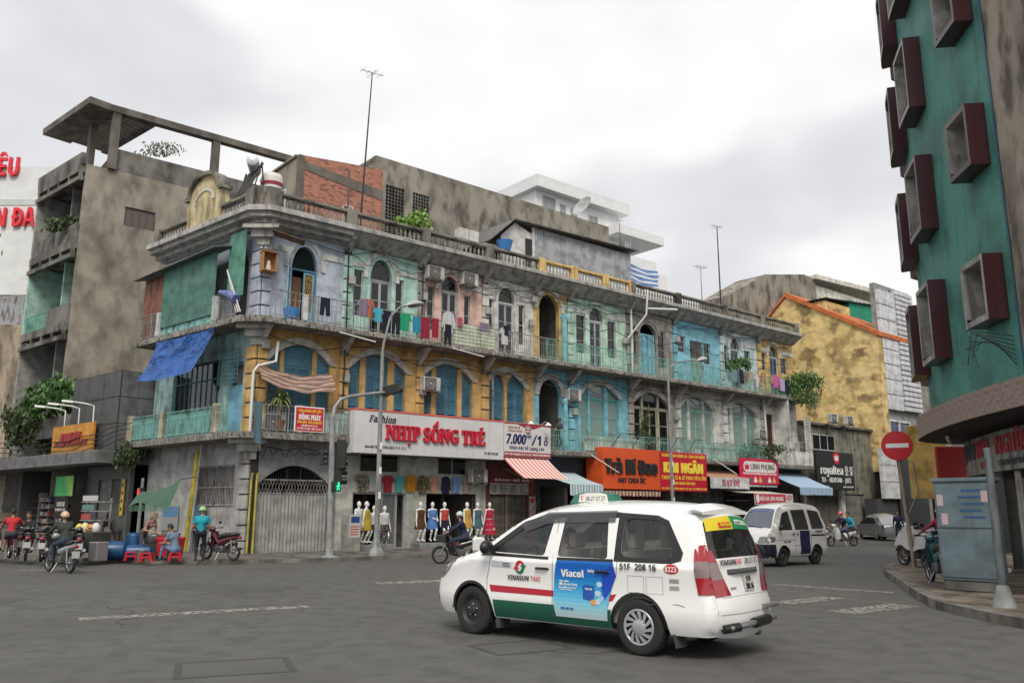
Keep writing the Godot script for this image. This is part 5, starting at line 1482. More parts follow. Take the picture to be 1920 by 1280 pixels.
	st(r,"TEA  -  MILKFOAM  -  JUICE",41.6,3.64,0.32,white,{"width": 3.9,"bold": false,"fat": 0.01})
	st(r,"P.11 - Q.5",40.2,3.3,0.1,white,{});st(r,"Hotline: 0937 223 008",43.1,3.3,0.1,white,{})
	r = sign_board("safe_sign","small red and white framed board hung on the corner balcony railing",1.2,2.46,4.72,5.72,1.08,1.13,white)
	flat_on(r,"red_field",[[1.24,4.76],[2.42,4.76],[2.42,5.68],[1.24,5.68]],mat("field_red",lin(0.5,0.02,0.03),0.6),0.0,0.004)
	st(r,"CỬA HÀNG KÉT SẮT",1.83,5.5,0.1,yellow,{"width": 1.0,"z": 0.004})
	st(r,"HỒNG PHÁT",1.83,5.2,0.2,white,{"width": 0.95,"z": 0.004,"serif": true,"fat": 0.006})
	st(r,"MUA BÁN - SỬA KHÓA KÉT",1.83,5.06,0.09,yellow,{"width": 1.05,"z": 0.004})
	st(r,"NHẬN ĐẶT HÀNG THEO YÊU CẦU",1.83,4.94,0.06,white,{"width": 0.7,"z": 0.004})
	st(r,"ĐT: 0903 731 268 - 0918 334 577",1.83,4.82,0.07,white,{"width": 1.05,"z": 0.004})
	r = left_thing("courier_board","orange courier board with dark red slanted capitals standing on the canopy","sign",-12.0,1.8,4.25)
	obj("board",MB.new().cbox(-2.1,2.2,0,1.38,-0.12,0,0.02),worn("board_orange",lin(0.62,0.28,0.03),1,0.5,0.05),r)
	var dr := mat("courier_red",lin(0.3,0.015,0.02),0.5)
	put_text(r,"DHL",V(-0.05,0.42,0.035),0.58,dr,{"depth": 0.06,"width": 2.35,"slant": 0.35,"fat": 0.09})
	for q in 3:
		obj("stripe",MB.new().box(-1.75+q*0.05,-1.28+q*0.05,0.42+q*0.09,0.47+q*0.09,0.0,0.04),dr,r)
		obj("stripe",MB.new().box(1.05+q*0.05,1.75+q*0.02,0.42+q*0.09,0.47+q*0.09,0.0,0.04),dr,r)
	for k in 3:
		var l := left_thing("flood_lamp","white bent flood lamp over the orange board, %s" % ["nearest the planted balcony","the middle one","nearest the grey panels"][k],"lamp",-13.0+k*1.5,1.75,5.6,"lamps over the orange board")
		obj("arm",MB.new().tube([V(0,0,0),V(0,0.75,0.02),V(-0.25,0.85,0.25),V(-0.8,0.95,0.7)],0.03,6),white,l)
		obj("lamp_head",MB.new().beam(V(-0.7,0.93,0.62),V(-1.1,0.98,0.95),0.18,0.09),white,l)
func awning(called: String,label: String,s0: float,s1: float,ht: float,d0: float,hb: float,d1: float,cols: Array,stripes: int,valance := 0.0,shift := 0.0) -> Node3D:
	var r := main_thing(called,label,"awning",s0,d0,hb)
	var b := MB.new();b.tinted = true
	for k in stripes:
		b.col = cols[k % cols.size()]
		var a := (s1 - s0)*k/stripes;var e := (s1 - s0)*(k+1)/stripes
		b.grid(func(u,v): return V(lerpf(a,e,u)+shift*v,lerpf(ht - hb,0,v) - 0.06*sin(v*PI),(d1 - d0)*v),1,8,true)
	obj("canvas",b,tinted("awning_cloth"),r)
	if valance > 0:
		b = MB.new();b.tinted = true
		for k in stripes:
			b.col = cols[k % cols.size()]
			var a := (s1 - s0)*k/stripes;var e := (s1 - s0)*(k+1)/stripes
			b.grid(func(u,v): return V(lerpf(a,e,u)+shift,-valance*v - (0.05*absf(sin(lerpf(a,e,u)*9.0)) if v > 0.9 else 0.0),d1 - d0+0.02*sin(lerpf(a,e,u)*14)*v+0.01),3,4)
		obj("valance",b,MATS["awning_cloth"],r)
	for x in [0.02,s1 - s0 - 0.02]:
		obj("arm",MB.new().tube([V(x,ht - hb - 0.5,0),V(x+shift,-0.02,d1 - d0)],0.02,6),MATS["dark_iron"],r)
	return r
func air_conditioner(s: float,h: float,d: float,label: String) -> void:
	if not MESHES.has("ac"):
		MESHES["ac"] = true
		var r := main_thing("air_conditioner",label,"air conditioner",s,d,h,"air conditioners on the row")
		obj("casing",MB.new().cbox(-0.45,0.45,0,0.62,-0.36,0,0.025),worn("ac_white",lin(0.6,0.59,0.55),1,0.5),r)
		obj("grille",MB.new().cbox(-0.42,0.2,0.03,0.59,0.001,0.02,0.01),mat("ac_grille",lin(0.09,0.09,0.09),0.6),r)
		var f := MB.new()
		for k in 6:
			var q := 0.04+k*0.042
			for j in 20: f.beam(V(-0.11+q*cos(TAU*j/20),0.31+q*sin(TAU*j/20),0.024),V(-0.11+q*cos(TAU*(j+1)/20),0.31+q*sin(TAU*(j+1)/20),0.024),0.007,0.008)
		obj("fan_guard",f,MATS["grey_frame"],r)
		f = MB.new();f.lathe([Vector2(0.001,0),Vector2(0.05,0),Vector2(0.045,0.02),Vector2(0.001,0.025)],12,V(-0.11,0.31,0.022),Basis(Vector3.RIGHT,PI/2));obj("fan_hub",f,mat("ac_hub",lin(0.5,0.5,0.48)),r)
		f = MB.new()
		for x in [-0.35,0.35]:
			f.box(x - 0.02,x+0.02,-0.05,0,-0.45,0.05);f.beam(V(x,-0.05,0.02),V(x,-0.35,-0.42),0.03,0.03)
		obj("bracket",f,MATS["grey_rail"],r)
		MESHES["ac"] = r
	else: dup(MESHES["ac"],W(s,h,d),TH,label)
func build_shops() -> void:
	var M := MATS
	var ivory := worn("shop_ivory",lin(0.52,0.53,0.47),1)
	var r := main_thing("clothes_shop","ivory walled clothes shop front with two dark openings and two high windows","shop",3.7,0.06)
	var o := V(-3.7,0,-0.06)
	var b := mbo(o);wall_open(b,3.72,11.5,0.0,2.75,0.06,0.3,[[4.45,7.1,0.1,2.46,0,0],[8.15,10.95,0.1,2.46,0,0]]);obj("wall",b,ivory,r)
	b = mbo(o);wall_open(b,3.72,11.5,2.751,4.38,0.06,0.3,[[4.75,6.7,3.3,4.3,0,0],[8.75,10.4,3.3,4.3,0,0]]);obj("wall",b,ivory,r)
	for p in [[4.75,6.7],[8.75,10.4]]:
		glazed(r,o,p[0],p[1],3.3,4.3,-0.04,M.grey_frame,2,1)
	b = mbo(o);frame(b,4.45,7.1,0.1,2.46,-0.1,0.0,0.07);b.box(5.9,5.97,0.17,2.39,-0.09,-0.01);b.box(6.6,6.68,0.17,2.39,-0.09,-0.01)
	obj("door_frame",b,M.grey_frame,r)
	obj("pane",mbo(o).box(5.97,6.6,0.17,2.39,-0.06,-0.05),glass("clear_glass",Color(0.6,0.65,0.65),0.12),r)
	b = mbo(o);frame(b,8.15,10.95,0.1,2.46,-0.12,-0.02,0.06);b.box(9.1,9.16,0.16,2.4,-0.11,-0.03);obj("window_frame",b,M.dark_iron,r)
	obj("step",mbo(o).cbox(4.2,7.2,0.0,0.1,0.06,0.7,0.015),M.dark_cement,r)
	for p in [[4.2,5.9,0.36],[7.15,8.5,0.36],[9.3,11.4,0.36]]:
		var q := main_thing("display_plinth","grey tiled display plinth %s" % ["under the mannequins by the shop door","between the door and the shop window","along the shop window towards the folding gate"][int(p[0]/3) - 1],"plinth",p[0],0.4,0.0,"display plinths of the clothes shop")
		obj("block",MB.new().cbox(0,p[1] - p[0],0,p[2],0,0.75,0.015),worn("plinth_tile",lin(0.26,0.27,0.27),1,0.4),q)
	for k in 3:
		var q := main_thing("clothes_rack","chrome rail of hanging clothes inside the shop, %s" % ["behind the open door","beyond the glass door","behind the shop window"][k],"clothes rack",[4.9,6.3,9.8][k],-1.2 - 0.4*k,0.16,"rails inside the clothes shop")
		obj("rail",MB.new().tube([V(-0.6,0,0),V(-0.6,1.5,0),V(0.6,1.5,0),V(0.6,0,0)],0.02,6),M.grey_frame,q)
		for j in 7:
			var gm := mat("rack_cloth%d" % (j % 5),[lin(0.3,0.05,0.06),lin(0.05,0.08,0.2),lin(0.35,0.3,0.25),lin(0.04,0.04,0.05),lin(0.1,0.25,0.22)][j % 5],0.9)
			var gb := MB.new();gb.grid(func(u,v): return V(-0.5+j*0.16+0.03*sin(v*5+j),1.45 - v*(0.8+0.1*(j % 3)),(u - 0.5)*0.45*(0.6+0.4*v)),3,5)
			obj("garment",gb,gm,q)
	r = main_thing("bread_shop","maroon fronted bread shop with a closed folding gate and menu boards","shop",11.6,0.04)
	o = V(-11.6,0,-0.04)
	b = mbo(o);wall_open(b,11.52,14.7,0,4.38,0.04,0.25,[[11.75,14.1,0.02,2.42,0,0]]);obj("wall",b,worn("shop_maroon",lin(0.17,0.05,0.05),2),r)
	b = mbo(o)
	for k in 26:
		var x := 11.76+k*0.09
		b.box(x,x+0.025,0.03,2.4,-0.06,-0.02)
		if k < 25:
			for y in 6: b.beam(V(x,0.1+y*0.38,-0.05),V(x+0.09,0.29+y*0.38,-0.05),0.015,0.01);b.beam(V(x+0.09,0.29+y*0.38,-0.055),V(x,0.48+y*0.38,-0.055),0.015,0.01)
	b.box(12.75,12.95,0.03,2.4,-0.055,-0.01)
	obj("folding_gate",b,worn("gate_brown",lin(0.22,0.19,0.16),2,0.6),r)
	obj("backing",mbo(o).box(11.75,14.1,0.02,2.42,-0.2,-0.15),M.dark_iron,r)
	for p in [[11.75,14.15,2.47,3.02,"menu_board",lin(0.42,0.4,0.38)],[11.75,14.5,3.05,3.25,"name_strip",lin(0.3,0.03,0.04)],[14.2,14.6,1.2,2.4,"side_board",lin(0.5,0.45,0.44)]]:
		obj(p[4],mbo(o).cbox(p[0],p[1],p[2],p[3],0.041,0.09,0.01),worn("b_"+p[4],p[5],1,0.5),r)
	for k in 3:
		for j in 4: obj("menu_line",mbo(o).box(12.35+k*0.62,12.35+k*0.62+0.3+0.1*((j+k) % 3),2.55+j*0.1,2.58+j*0.1,0.091,0.094),M.dark_iron,r)
	for p in [[12.0,2.74,0.2,M.drab],[14.4,2.2,0.12,mat("field_red",Color())]]:
		var q := PackedVector2Array()
		for e in disc(p[0],p[1],p[2],p[2]): q.append(Vector2(e[0],e[1]))
		obj("menu_picture",mbo(o).prism(q,0.091,0.096),p[3],r)
	var e1 := obj("lettering",lettering("BÁNH MÌ GÀ",0.1,0.004,true,false,2.2),mat("letter_white",Color()),r);e1.position = o+V(13.1,3.1,0.094)
	e1 = obj("lettering",lettering("BÁNH",0.13,0.004),mat("field_red",Color()),r);e1.position = o+V(14.4,1.45,0.094);e1.rotation.z = -PI/2;e1.position.y += 0.25
	var specs := [
		["stair_entrance","dark open stair entrance between the folding gate and the orange sign",14.72,17.9,lin(0.05,0.07,0.09)],
		["tea_shop","dark red shop front under the orange sign",17.95,22.3,lin(0.13,0.02,0.025)],
		["gift_shop","brown shop front under the crimson sign",22.35,24.4,lin(0.13,0.035,0.03)],
		["green_shop","shop with grey green steel panels beside the chestnut awning",24.45,29.9,lin(0.1,0.15,0.125)],
		["hat_shop","black open shop front under the pink sign",29.95,34.6,lin(0.02,0.02,0.022)],
		["end_shop","shuttered grey shop front at the end of the row under the blue awning",34.65,38.7,lin(0.1,0.095,0.09)]]
	for i in specs.size():
		var p: Array = specs[i]
		r = main_thing(p[0],p[1],"shop",p[2],0.03)
		o = V(-p[2],0,-0.03)
		var w := worn("front_"+p[0],p[4],1)
		var x0: float = p[2];var x1: float = p[3]
		var ops: Array = [[x0+0.25,x1 - 0.25,0.02,2.9,0,0]]
		b = mbo(o);wall_open(b,x0,x1,0,4.38,0.03,0.25,ops);obj("wall",b,w,r)
		if i in [1,2]:
			glazed(r,o,x0+0.25,x1 - 0.25,0.03,2.4,-0.15,mat("shop_frame_red",lin(0.2,0.03,0.03),0.5),4 if i == 1 else 2,1,"shop_window")
			obj("fascia",mbo(o).box(x0+0.25,x1 - 0.25,2.41,2.89,-0.15,-0.05),mat("fascia_red",lin(0.22,0.02,0.03),0.5),r)
		elif i == 3:
			for k in 3: obj("steel_panel",mbo(o).cbox(x0+0.28+k*1.66,x0+1.9+k*1.66,0.05,2.4,-0.16,-0.1,0.012),worn("panel_green",lin(0.13,0.18,0.15),1,0.5),r)
			b = mbo(o);corrugated(b,x0+0.25,x1 - 0.25,2.41,2.9,-0.12,0.2,0.03);obj("upper_sheet",b,M.dark_cement,r)
		elif i == 4:
			b = mbo(o)
			for x in [30.4,31.5,32.6]: b.tube([V(x,2.35,-0.6),V(x+0.95,2.35,-0.6)],0.025,8)
			obj("strip_lamp",b,M.tube_white,r)
		elif i == 5:
			b = mbo(o)
			for k in 19: b.box(x0+0.25,x1 - 0.25,0.05+k*0.15,0.18+k*0.15,-0.12,-0.08)
			obj("roller_shutter",b,M.shutter_brown,r)
	awning("striped_awning","pink and white striped awning below the bread banner",11.6,14.4,4.15,1.2,3.15,2.6,[lin(0.62,0.2,0.18),lin(0.7,0.6,0.56)],22,0.0,0.1)
	awning("blue_striped_awning","small blue and white striped awning over the stair entrance",14.75,17.0,3.6,0.4,2.95,2.4,[lin(0.62,0.66,0.66),lin(0.2,0.36,0.45),lin(0.6,0.65,0.66),lin(0.32,0.45,0.5)],24,0.5)
	awning("checked_awning","narrow brown checked valance below the orange sign",18.0,22.4,2.85,0.6,2.72,1.45,[lin(0.25,0.1,0.07),lin(0.5,0.4,0.32)],34,0.22)
	r = awning("chestnut_awning","tan awning with a white scalloped valance lettered for chestnuts",26.6,30.4,4.1,0.3,3.62,1.6,[lin(0.45,0.24,0.15)],6)
	b = MB.new();b.grid(func(u,v): return V(u*3.8,-0.6*v - (0.06*absf(sin(u*40)) if v > 0.95 else 0.0),1.31+0.015*sin(u*50)*v),80,6);obj("valance",b,worn("valance_white",lin(0.66,0.66,0.66),1),r)
	put_text(r,"HẠT DẺ",V(1.95,-0.47,1.345),0.33,mat("chestnut_red",lin(0.4,0.03,0.05),0.7),{"serif": true,"width": 1.75})
	r = awning("cream_awning","cream awning with a pink panel lettered for the hat shop",28.6,33.0,3.05,0.4,2.72,2.6,[lin(0.6,0.56,0.5)],6,0.0,0.35)
	obj("valance",MB.new().box(0.75,4.75,-0.66,0.0,2.2,2.23),M.valance_white,r)
	obj("print_panel",MB.new().box(0.8,3.95,-0.6,-0.04,2.231,2.24),mat("panel_pink",lin(0.52,0.05,0.09),0.6),r)
	put_text(r,"MÃO BÀ LINH PHỤNG",V(2.5,-0.42,2.246),0.23,mat("letter_white",Color()),{"width": 2.45})
	put_text(r,"432",V(4.37,-0.36,2.237),0.26,mat("panel_pink",Color()),{"width": 0.55})
	var dq := PackedVector2Array()
	for e in disc(1.05,-0.31,0.17,0.24): dq.append(Vector2(e[0],e[1]))
	obj("emblem",MB.new().prism(dq,2.24,2.246),mat("letter_white",Color()),r)
	awning("blue_awning","pale blue sheet awning at the end of the row",34.4,38.3,4.15,0.3,3.15,2.5,[lin(0.3,0.42,0.58),lin(0.35,0.47,0.62)],16,0.42,0.0)
	air_conditioner(8.08,7.0,0.5,"cream air conditioner on the ochre wall under the salmon pink house")
	air_conditioner(8.2,12.25,0.5,"air conditioner high beside the mint house on the salmon pink wall")
	air_conditioner(10.2,12.3,0.5,"air conditioner high beside the white house on the salmon pink wall")
	air_conditioner(17.05,7.3,0.5,"air conditioner on the turquoise wall beside the stair arch")
	air_conditioner(10.75,2.98,0.62,"air conditioner on brackets between the shop garments and the bread shop")
	air_conditioner(42.2,7.82,0.9,"air conditioner on the roof edge above the black sign")
	air_conditioner(44.4,7.82,0.9,"air conditioner on the roof edge beyond the black sign")
	air_conditioner(38.1,5.6,0.7,"dusty air conditioner on the white balcony end of the row")
	air_conditioner(0.55,4.75,0.85,"dusty air conditioner on the floor of the corner balcony")
	air_conditioner(33.5,6.2,0.75,"dusty air conditioner on the balcony beside the maroon shutters")
	var t := left_thing("blue_tarpaulin","creased bright blue tarpaulin sloping from the upper balcony of the corner house","tarpaulin",-5.8,1.15,8.8)
	var cr := FastNoiseLite.new();cr.seed = 4;cr.frequency = 0.55;cr.fractal_octaves = 4;cr.fractal_type = FastNoiseLite.FRACTAL_RIDGED
	var fall := func(u: float,v: float) -> Vector3: return V(lerpf(0,4.5,u) - 0.5*v,-1.7*v - 0.12*sin(u*PI)*v,0.55*v+0.14*cr.get_noise_2d(u*4.5,v*2.2+u))+V(0,0.0,-0.12*sin(v*PI))
	b = MB.new();b.grid(fall,60,30,true)
	obj("sheet",b,worn("tarp_blue",lin(0.02,0.11,0.4),1,0.5,4.0),t)
	t = main_thing("striped_sunshade","sagging brown and cream striped cloth over the ochre corner window","sunshade",-0.1,0.8,7.0)
	b = MB.new();b.tinted = true
	for k in 12:
		b.col = [lin(0.2,0.11,0.09),lin(0.45,0.33,0.26),lin(0.28,0.17,0.14)][k % 3]
		b.grid(func(u,v): return V(u*3.2,0.42 - 0.3*sin(u*PI) - 0.12*u - 0.75*(k+v)/12.0+0.03*sin(u*17+k*0.7),0.55*(k+v)/12.0 - 0.5+0.03*sin(u*20+k)),20,1,true)
	obj("sheet",b,tinted("awning_cloth"),t)
# ---------------------------------------------------------------- figures: a field of tapered capsules meshed with surface nets
func seg_dist(p: Vector3,a: Vector3,ab: Vector3,il: float,ra: float,rb: float) -> float:
	var t := clampf((p - a).dot(ab)*il,0.0,1.0)
	return (p - a - ab*t).length() - (ra+(rb - ra)*t)
func skin_field(mb: MB,bones: Array,cols: Array,h := 0.028,k := 0.035) -> void:
	var lo := Vector3.ONE*1e9
	var hi := -lo
	for b in bones:
		var r: float = maxf(b[2],b[3])+0.09
		lo = lo.min(b[0] - Vector3.ONE*r).min(b[1] - Vector3.ONE*r)
		hi = hi.max(b[0]+Vector3.ONE*r).max(b[1]+Vector3.ONE*r)
	var nx := int((hi.x - lo.x)/h)+2;var ny := int((hi.y - lo.y)/h)+2;var nz := int((hi.z - lo.z)/h)+2
	var f := PackedFloat32Array();f.resize(nx*ny*nz);f.fill(1.0)
	var best := PackedFloat32Array();best.resize(nx*ny*nz);best.fill(9.0)
	var who := PackedByteArray();who.resize(nx*ny*nz)
	for b in bones:
		var r: float = maxf(b[2],b[3])+0.07
		var bl: Vector3 = (b[0] as Vector3).min(b[1]) - Vector3.ONE*r
		var bh: Vector3 = (b[0] as Vector3).max(b[1])+Vector3.ONE*r
		var a: Vector3 = b[0]
		var ab: Vector3 = b[1] - a
		var il := 1.0/maxf(ab.length_squared(),1e-6)
		for x in range(maxi(0,int((bl.x - lo.x)/h)),mini(nx,int((bh.x - lo.x)/h)+2)):
			for y in range(maxi(0,int((bl.y - lo.y)/h)),mini(ny,int((bh.y - lo.y)/h)+2)):
				for z in range(maxi(0,int((bl.z - lo.z)/h)),mini(nz,int((bh.z - lo.z)/h)+2)):
					var p := lo+Vector3(x,y,z)*h
					var t := clampf((p - a).dot(ab)*il,0.0,1.0)
					var d: float = (p - a - ab*t).length() - (b[2]+(b[3] - b[2])*t)
					var i := (x*ny+y)*nz+z
					if d < best[i]:
						best[i] = d;who[i] = b[4]
					var g := f[i]
					var q := maxf(k - absf(g - d),0.0)/k
					f[i] = minf(g,d) - q*q*k*0.25
	var at := {}
	var P := PackedVector3Array()
	var Q := PackedVector3Array()
	var C := PackedByteArray()
	var off := [0,1,nz,nz+1,ny*nz,ny*nz+1,ny*nz+nz,ny*nz+nz+1]
	for x in nx - 1:
		for y in ny - 1:
			for z in nz - 1:
				var i := (x*ny+y)*nz+z
				var s0 := f[i] < 0.0
				var mixed := false
				for e in 7:
					if (f[i+off[e+1]] < 0.0) != s0:
						mixed = true
						break
				if not mixed: continue
				var sum := Vector3.ZERO
				var cnt := 0
				for e in [[0,1],[0,2],[0,4],[1,3],[1,5],[2,3],[2,6],[4,5],[4,6],[3,7],[5,7],[6,7]]:
					var fa := f[i+off[e[0]]];var fb := f[i+off[e[1]]]
					if (fa < 0.0) != (fb < 0.0):
						var t := fa/(fa - fb)
						var ca := Vector3(e[0] >> 2 & 1,e[0] >> 1 & 1,e[0] & 1);var cb := Vector3(e[1] >> 2 & 1,e[1] >> 1 & 1,e[1] & 1)
						sum += ca.lerp(cb,t);cnt += 1
				var v := sum/cnt
				at[i] = P.size()
				P.append(lo+(Vector3(x,y,z)+v)*h)
				var gx := f[i+off[4]]+f[i+off[5]]+f[i+off[6]]+f[i+off[7]] - f[i] - f[i+off[1]] - f[i+off[2]] - f[i+off[3]]
				var gy := f[i+off[2]]+f[i+off[3]]+f[i+off[6]]+f[i+off[7]] - f[i] - f[i+off[1]] - f[i+off[4]] - f[i+off[5]]
				var gz := f[i+off[1]]+f[i+off[3]]+f[i+off[5]]+f[i+off[7]] - f[i] - f[i+off[2]] - f[i+off[4]] - f[i+off[6]]
				Q.append(Vector3(gx,gy,gz).normalized())
				C.append(who[i])
	for x in range(1,nx - 1):
		for y in range(1,ny - 1):
			for z in range(1,nz - 1):
				var i := (x*ny+y)*nz+z
				var s0 := f[i] < 0.0
				for e in [[ny*nz,nz,1],[nz,1,ny*nz],[1,ny*nz,nz]]:
					if (f[i+e[0]] < 0.0) == s0: continue
					var a = at.get(i);var b = at.get(i - e[1]);var c = at.get(i - e[1] - e[2]);var d = at.get(i - e[2])
					if a == null or b == null or c == null or d == null: continue
					mb.col = cols[C[a]]
					for t3 in [[a,b,c],[a,c,d]]:
						var n0: Vector3 = (P[t3[1]] - P[t3[0]]).cross(P[t3[2]] - P[t3[0]])
						if n0.dot(Q[t3[0]]) >= 0: mb.tri(P[t3[0]],P[t3[1]],P[t3[2]],Q[t3[0]],Q[t3[1]],Q[t3[2]])
						else: mb.tri(P[t3[0]],P[t3[2]],P[t3[1]],Q[t3[0]],Q[t3[2]],Q[t3[1]])
func two_bone(a: Vector3,c: Vector3,l1: float,l2: float,pole: Vector3) -> Vector3:
	var d := c - a
	var L := minf(d.length(),(l1+l2)*0.999)
	var x := (l1*l1 - l2*l2+L*L)/(2*L)
	var y := sqrt(maxf(l1*l1 - x*x,0.0))
	var u := d.normalized()
	var w := (pole - u*pole.dot(u)).normalized()
	return a+u*x+w*y
func body_mesh(p: Dictionary) -> MB:
	var mb := MB.new();mb.tinted = true
	var s: float = p.get("k",1.0)
	var hip: Vector3 = p.hip;var chest: Vector3 = p.chest;var head: Vector3 = p.head
	var fem: bool = p.get("female",false)
	var up := (chest - hip).normalized()
	var side := V(0,0,1)
	var sw := (0.17 if fem else 0.19)*s
	var neck := chest+up*0.1*s
	var bones := []
	var slim := 0.86 if fem else 1.0
	bones.append([hip+side*0.06*s,hip - side*0.06*s,0.125*s*slim,0.125*s*slim,2])
	bones.append([hip+up*0.05*s,chest - up*0.12*s,0.12*s*slim*(0.85 if fem else 1.0),0.125*s*slim,1])
	bones.append([chest+side*0.075*s - up*0.05*s,chest - side*0.075*s - up*0.05*s,0.125*s*slim,0.125*s*slim,1])
	bones.append([chest+side*sw*0.85+up*0.05*s,chest - side*sw*0.85+up*0.05*s,0.072*s,0.072*s,1])
	bones.append([neck - up*0.05*s,head - (head - neck).normalized()*0.03*s,0.05*s,0.05*s,0])
	if fem:
		for q in [-1,1]: bones.append([chest+side*q*0.07*s+V(-0.085,-0.06,0)*s,chest+side*q*0.07*s+V(-0.1,-0.075,0)*s,0.055*s,0.045*s,1])
	for q in [0,1]:
		var sg := 1.0 if q == 0 else -1.0
		var sh := chest+side*sw*sg+up*0.045*s
		var hand: Vector3 = p.hands[q]
		var el := two_bone(sh,hand,0.28*s,0.26*s,p.get("elbow",V(0.6,-0.7,0.5*sg))*V(1,1,1 if q == 0 or not p.has("elbow") else -1))
		var sleeve: int = p.get("sleeve",1)
		bones.append([sh,sh.lerp(el,0.55),0.058*s*slim,0.05*s*slim,1])
		bones.append([sh.lerp(el,0.55),el,0.047*s*slim,0.04*s*slim,1 if sleeve == 1 else 0])
		bones.append([el,hand,0.04*s*slim,0.026*s,1 if sleeve == 1 else 0])
		var fd := (hand - el).normalized()
		bones.append([hand,hand+fd*0.06*s,0.03*s,0.026*s,0])
		mb.col = p.cols[0]
		var across := fd.cross(V(0,1,0)).normalized() if absf(fd.y) < 0.9 else V(1,0,0)
		var down := across.cross(fd).normalized()*(-1 if across.cross(fd).y > 0 else 1)
		for n in 4:
			var b0 := hand+fd*0.075*s+across*(n - 1.5)*0.019*s
			var L: float = [0.06,0.072,0.067,0.052][n]*s
			mb.tube([b0,b0+fd*L*0.55,b0+fd*L*0.85+down*L*0.4],0.009*s,5,0.006*s)
		var t0 := hand+fd*0.02*s+across*0.028*s
		mb.tube([t0,t0+(fd+across*0.7).normalized()*0.035*s,t0+(fd*1.2+across*0.6+down*0.4).normalized()*0.062*s],0.01*s,5,0.007*s)
		var hp := hip+side*0.085*s*sg - up*0.03*s
		var foot: Vector3 = p.feet[q]
		var ankle := foot+V(0,0.08*s,0)
		var kn := two_bone(hp,ankle,0.43*s,0.41*s,V(-1,0.25,0.12*sg))
		var lc: int = p.get("legs",2)
		bones.append([hp,kn,0.088*s*slim,0.056*s*slim,2])
		bones.append([kn,kn.lerp(ankle,0.35),0.053*s*slim,0.052*s*slim,lc])
		bones.append([kn.lerp(ankle,0.35),ankle,0.052*s*slim,0.034*s*slim,lc])
		var toe := foot+V(-0.16,0.03,0.02*sg)*s
		if p.get("heels",false):
			ankle = foot+V(0.02,0.12,0)*s
		bones.append([ankle - V(-0.02,0.035,0)*s,toe,0.038*s,0.026*s,3])
	skin_field(mb,bones,p.cols,p.get("cell",0.028))
	mb.col = p.cols[0]
	var keep := mb.t
	mb.t = keep*Transform3D(Basis(V(0,1,0),p.get("turn",0.0))*Basis(V(0,0,1),p.get("nod",0.0)),head)
	mb.ball(V(0,0.1,0)*s,V(0.095,0.118,0.076)*s,16,12)
	mb.ball(V(-0.035,0.035,0)*s,V(0.058,0.05,0.052)*s,12,8)
	mb.hexa([V(-0.118,0.07,-0.014)*s,V(-0.118,0.07,0.014)*s,V(-0.1,0.125,0.007)*s,V(-0.1,0.125,-0.007)*s,V(-0.07,0.06,-0.018)*s,V(-0.07,0.06,0.018)*s,V(-0.07,0.13,0.012)*s,V(-0.07,0.13,-0.012)*s])
	for q in [-1,1]: mb.ball(V(0.005,0.09,0.077*q)*s,V(0.022,0.032,0.01)*s,8,6)
	if not p.get("plain",false):
		mb.col = lin(0.25,0.09,0.08)
		mb.ball(V(-0.088,0.032,0)*s,V(0.008,0.007,0.022)*s,8,6)
		mb.col = lin(0.02,0.015,0.012)
		for q in [-1,1]: mb.ball(V(-0.086,0.11,0.032*q)*s,V(0.01,0.008,0.013)*s,8,6)
	mb.t = keep
	return mb
func skin_mat() -> StandardMaterial3D: return tinted("figure",0.8)
func hair_part(r: Node3D,p: Dictionary,col: Color,kind := 0) -> void:
	var s: float = p.get("k",1.0)
	var b := MB.new()
	b.t = Transform3D(Basis(V(0,1,0),p.get("turn",0.0))*Basis(V(0,0,1),p.get("nod",0.0)),p.head)
	if kind == 1:
		b.grid(func(u,v):
			var la: float = lerpf(-0.15,PI/2,v);var lo: float = u*TAU
			return V(0.012+0.128*cos(la)*cos(lo),0.12+0.125*sin(la) - (0.02 if cos(lo) > 0.3 else 0.0)*(1 - v),0.112*cos(la)*sin(lo))*s,24,8,true)
		b.grid(func(u,v): return V(-0.1 - 0.09*v,0.12 - 0.02*v,(u - 0.5)*0.19*(1 - 0.3*v))*s,8,3)
		obj("helmet",b,gloss("helmet%s" % col.to_html(),col),r)
		var q := MB.new();q.t = b.t
		q.tube([V(-0.02,0.1,0.1)*s,V(-0.05,-0.02,0.05)*s,V(-0.05,-0.03,-0.05)*s,V(-0.02,0.1,-0.1)*s],0.008*s,5)
		obj("chin_strap",q,MATS["dark_iron"],r)
	else:
		b.grid(func(u,v):
			var la: float = lerpf(-0.5 if kind != 3 else 0.1,PI/2,v);var lo: float = u*TAU
			var back := 0.5+0.5*cos(lo)
			var y: float = 0.105+0.127*sin(la)+(1 - back)*0.075*(1 - v)
			return V(0.012+0.098*cos(la)*cos(lo),y,0.086*cos(la)*sin(lo))*s,20,8,true)
		if kind == 2:
			b.grid(func(u,v): return V(0.09+0.02*sin(v*4) - 0.05*pow(2*u - 1,2),0.12 - 0.3*v,(u - 0.5)*0.17*(1 - 0.4*v))*s,8,5)
		if kind == 3: b.grid(func(u,v): return V(-0.08 - 0.08*v,0.13 - 0.01*v,(u - 0.5)*0.16)*s,8,3)
		obj("cap" if kind == 3 else "hair",b,mat("hair%s" % col.to_html(),col,0.6),r)
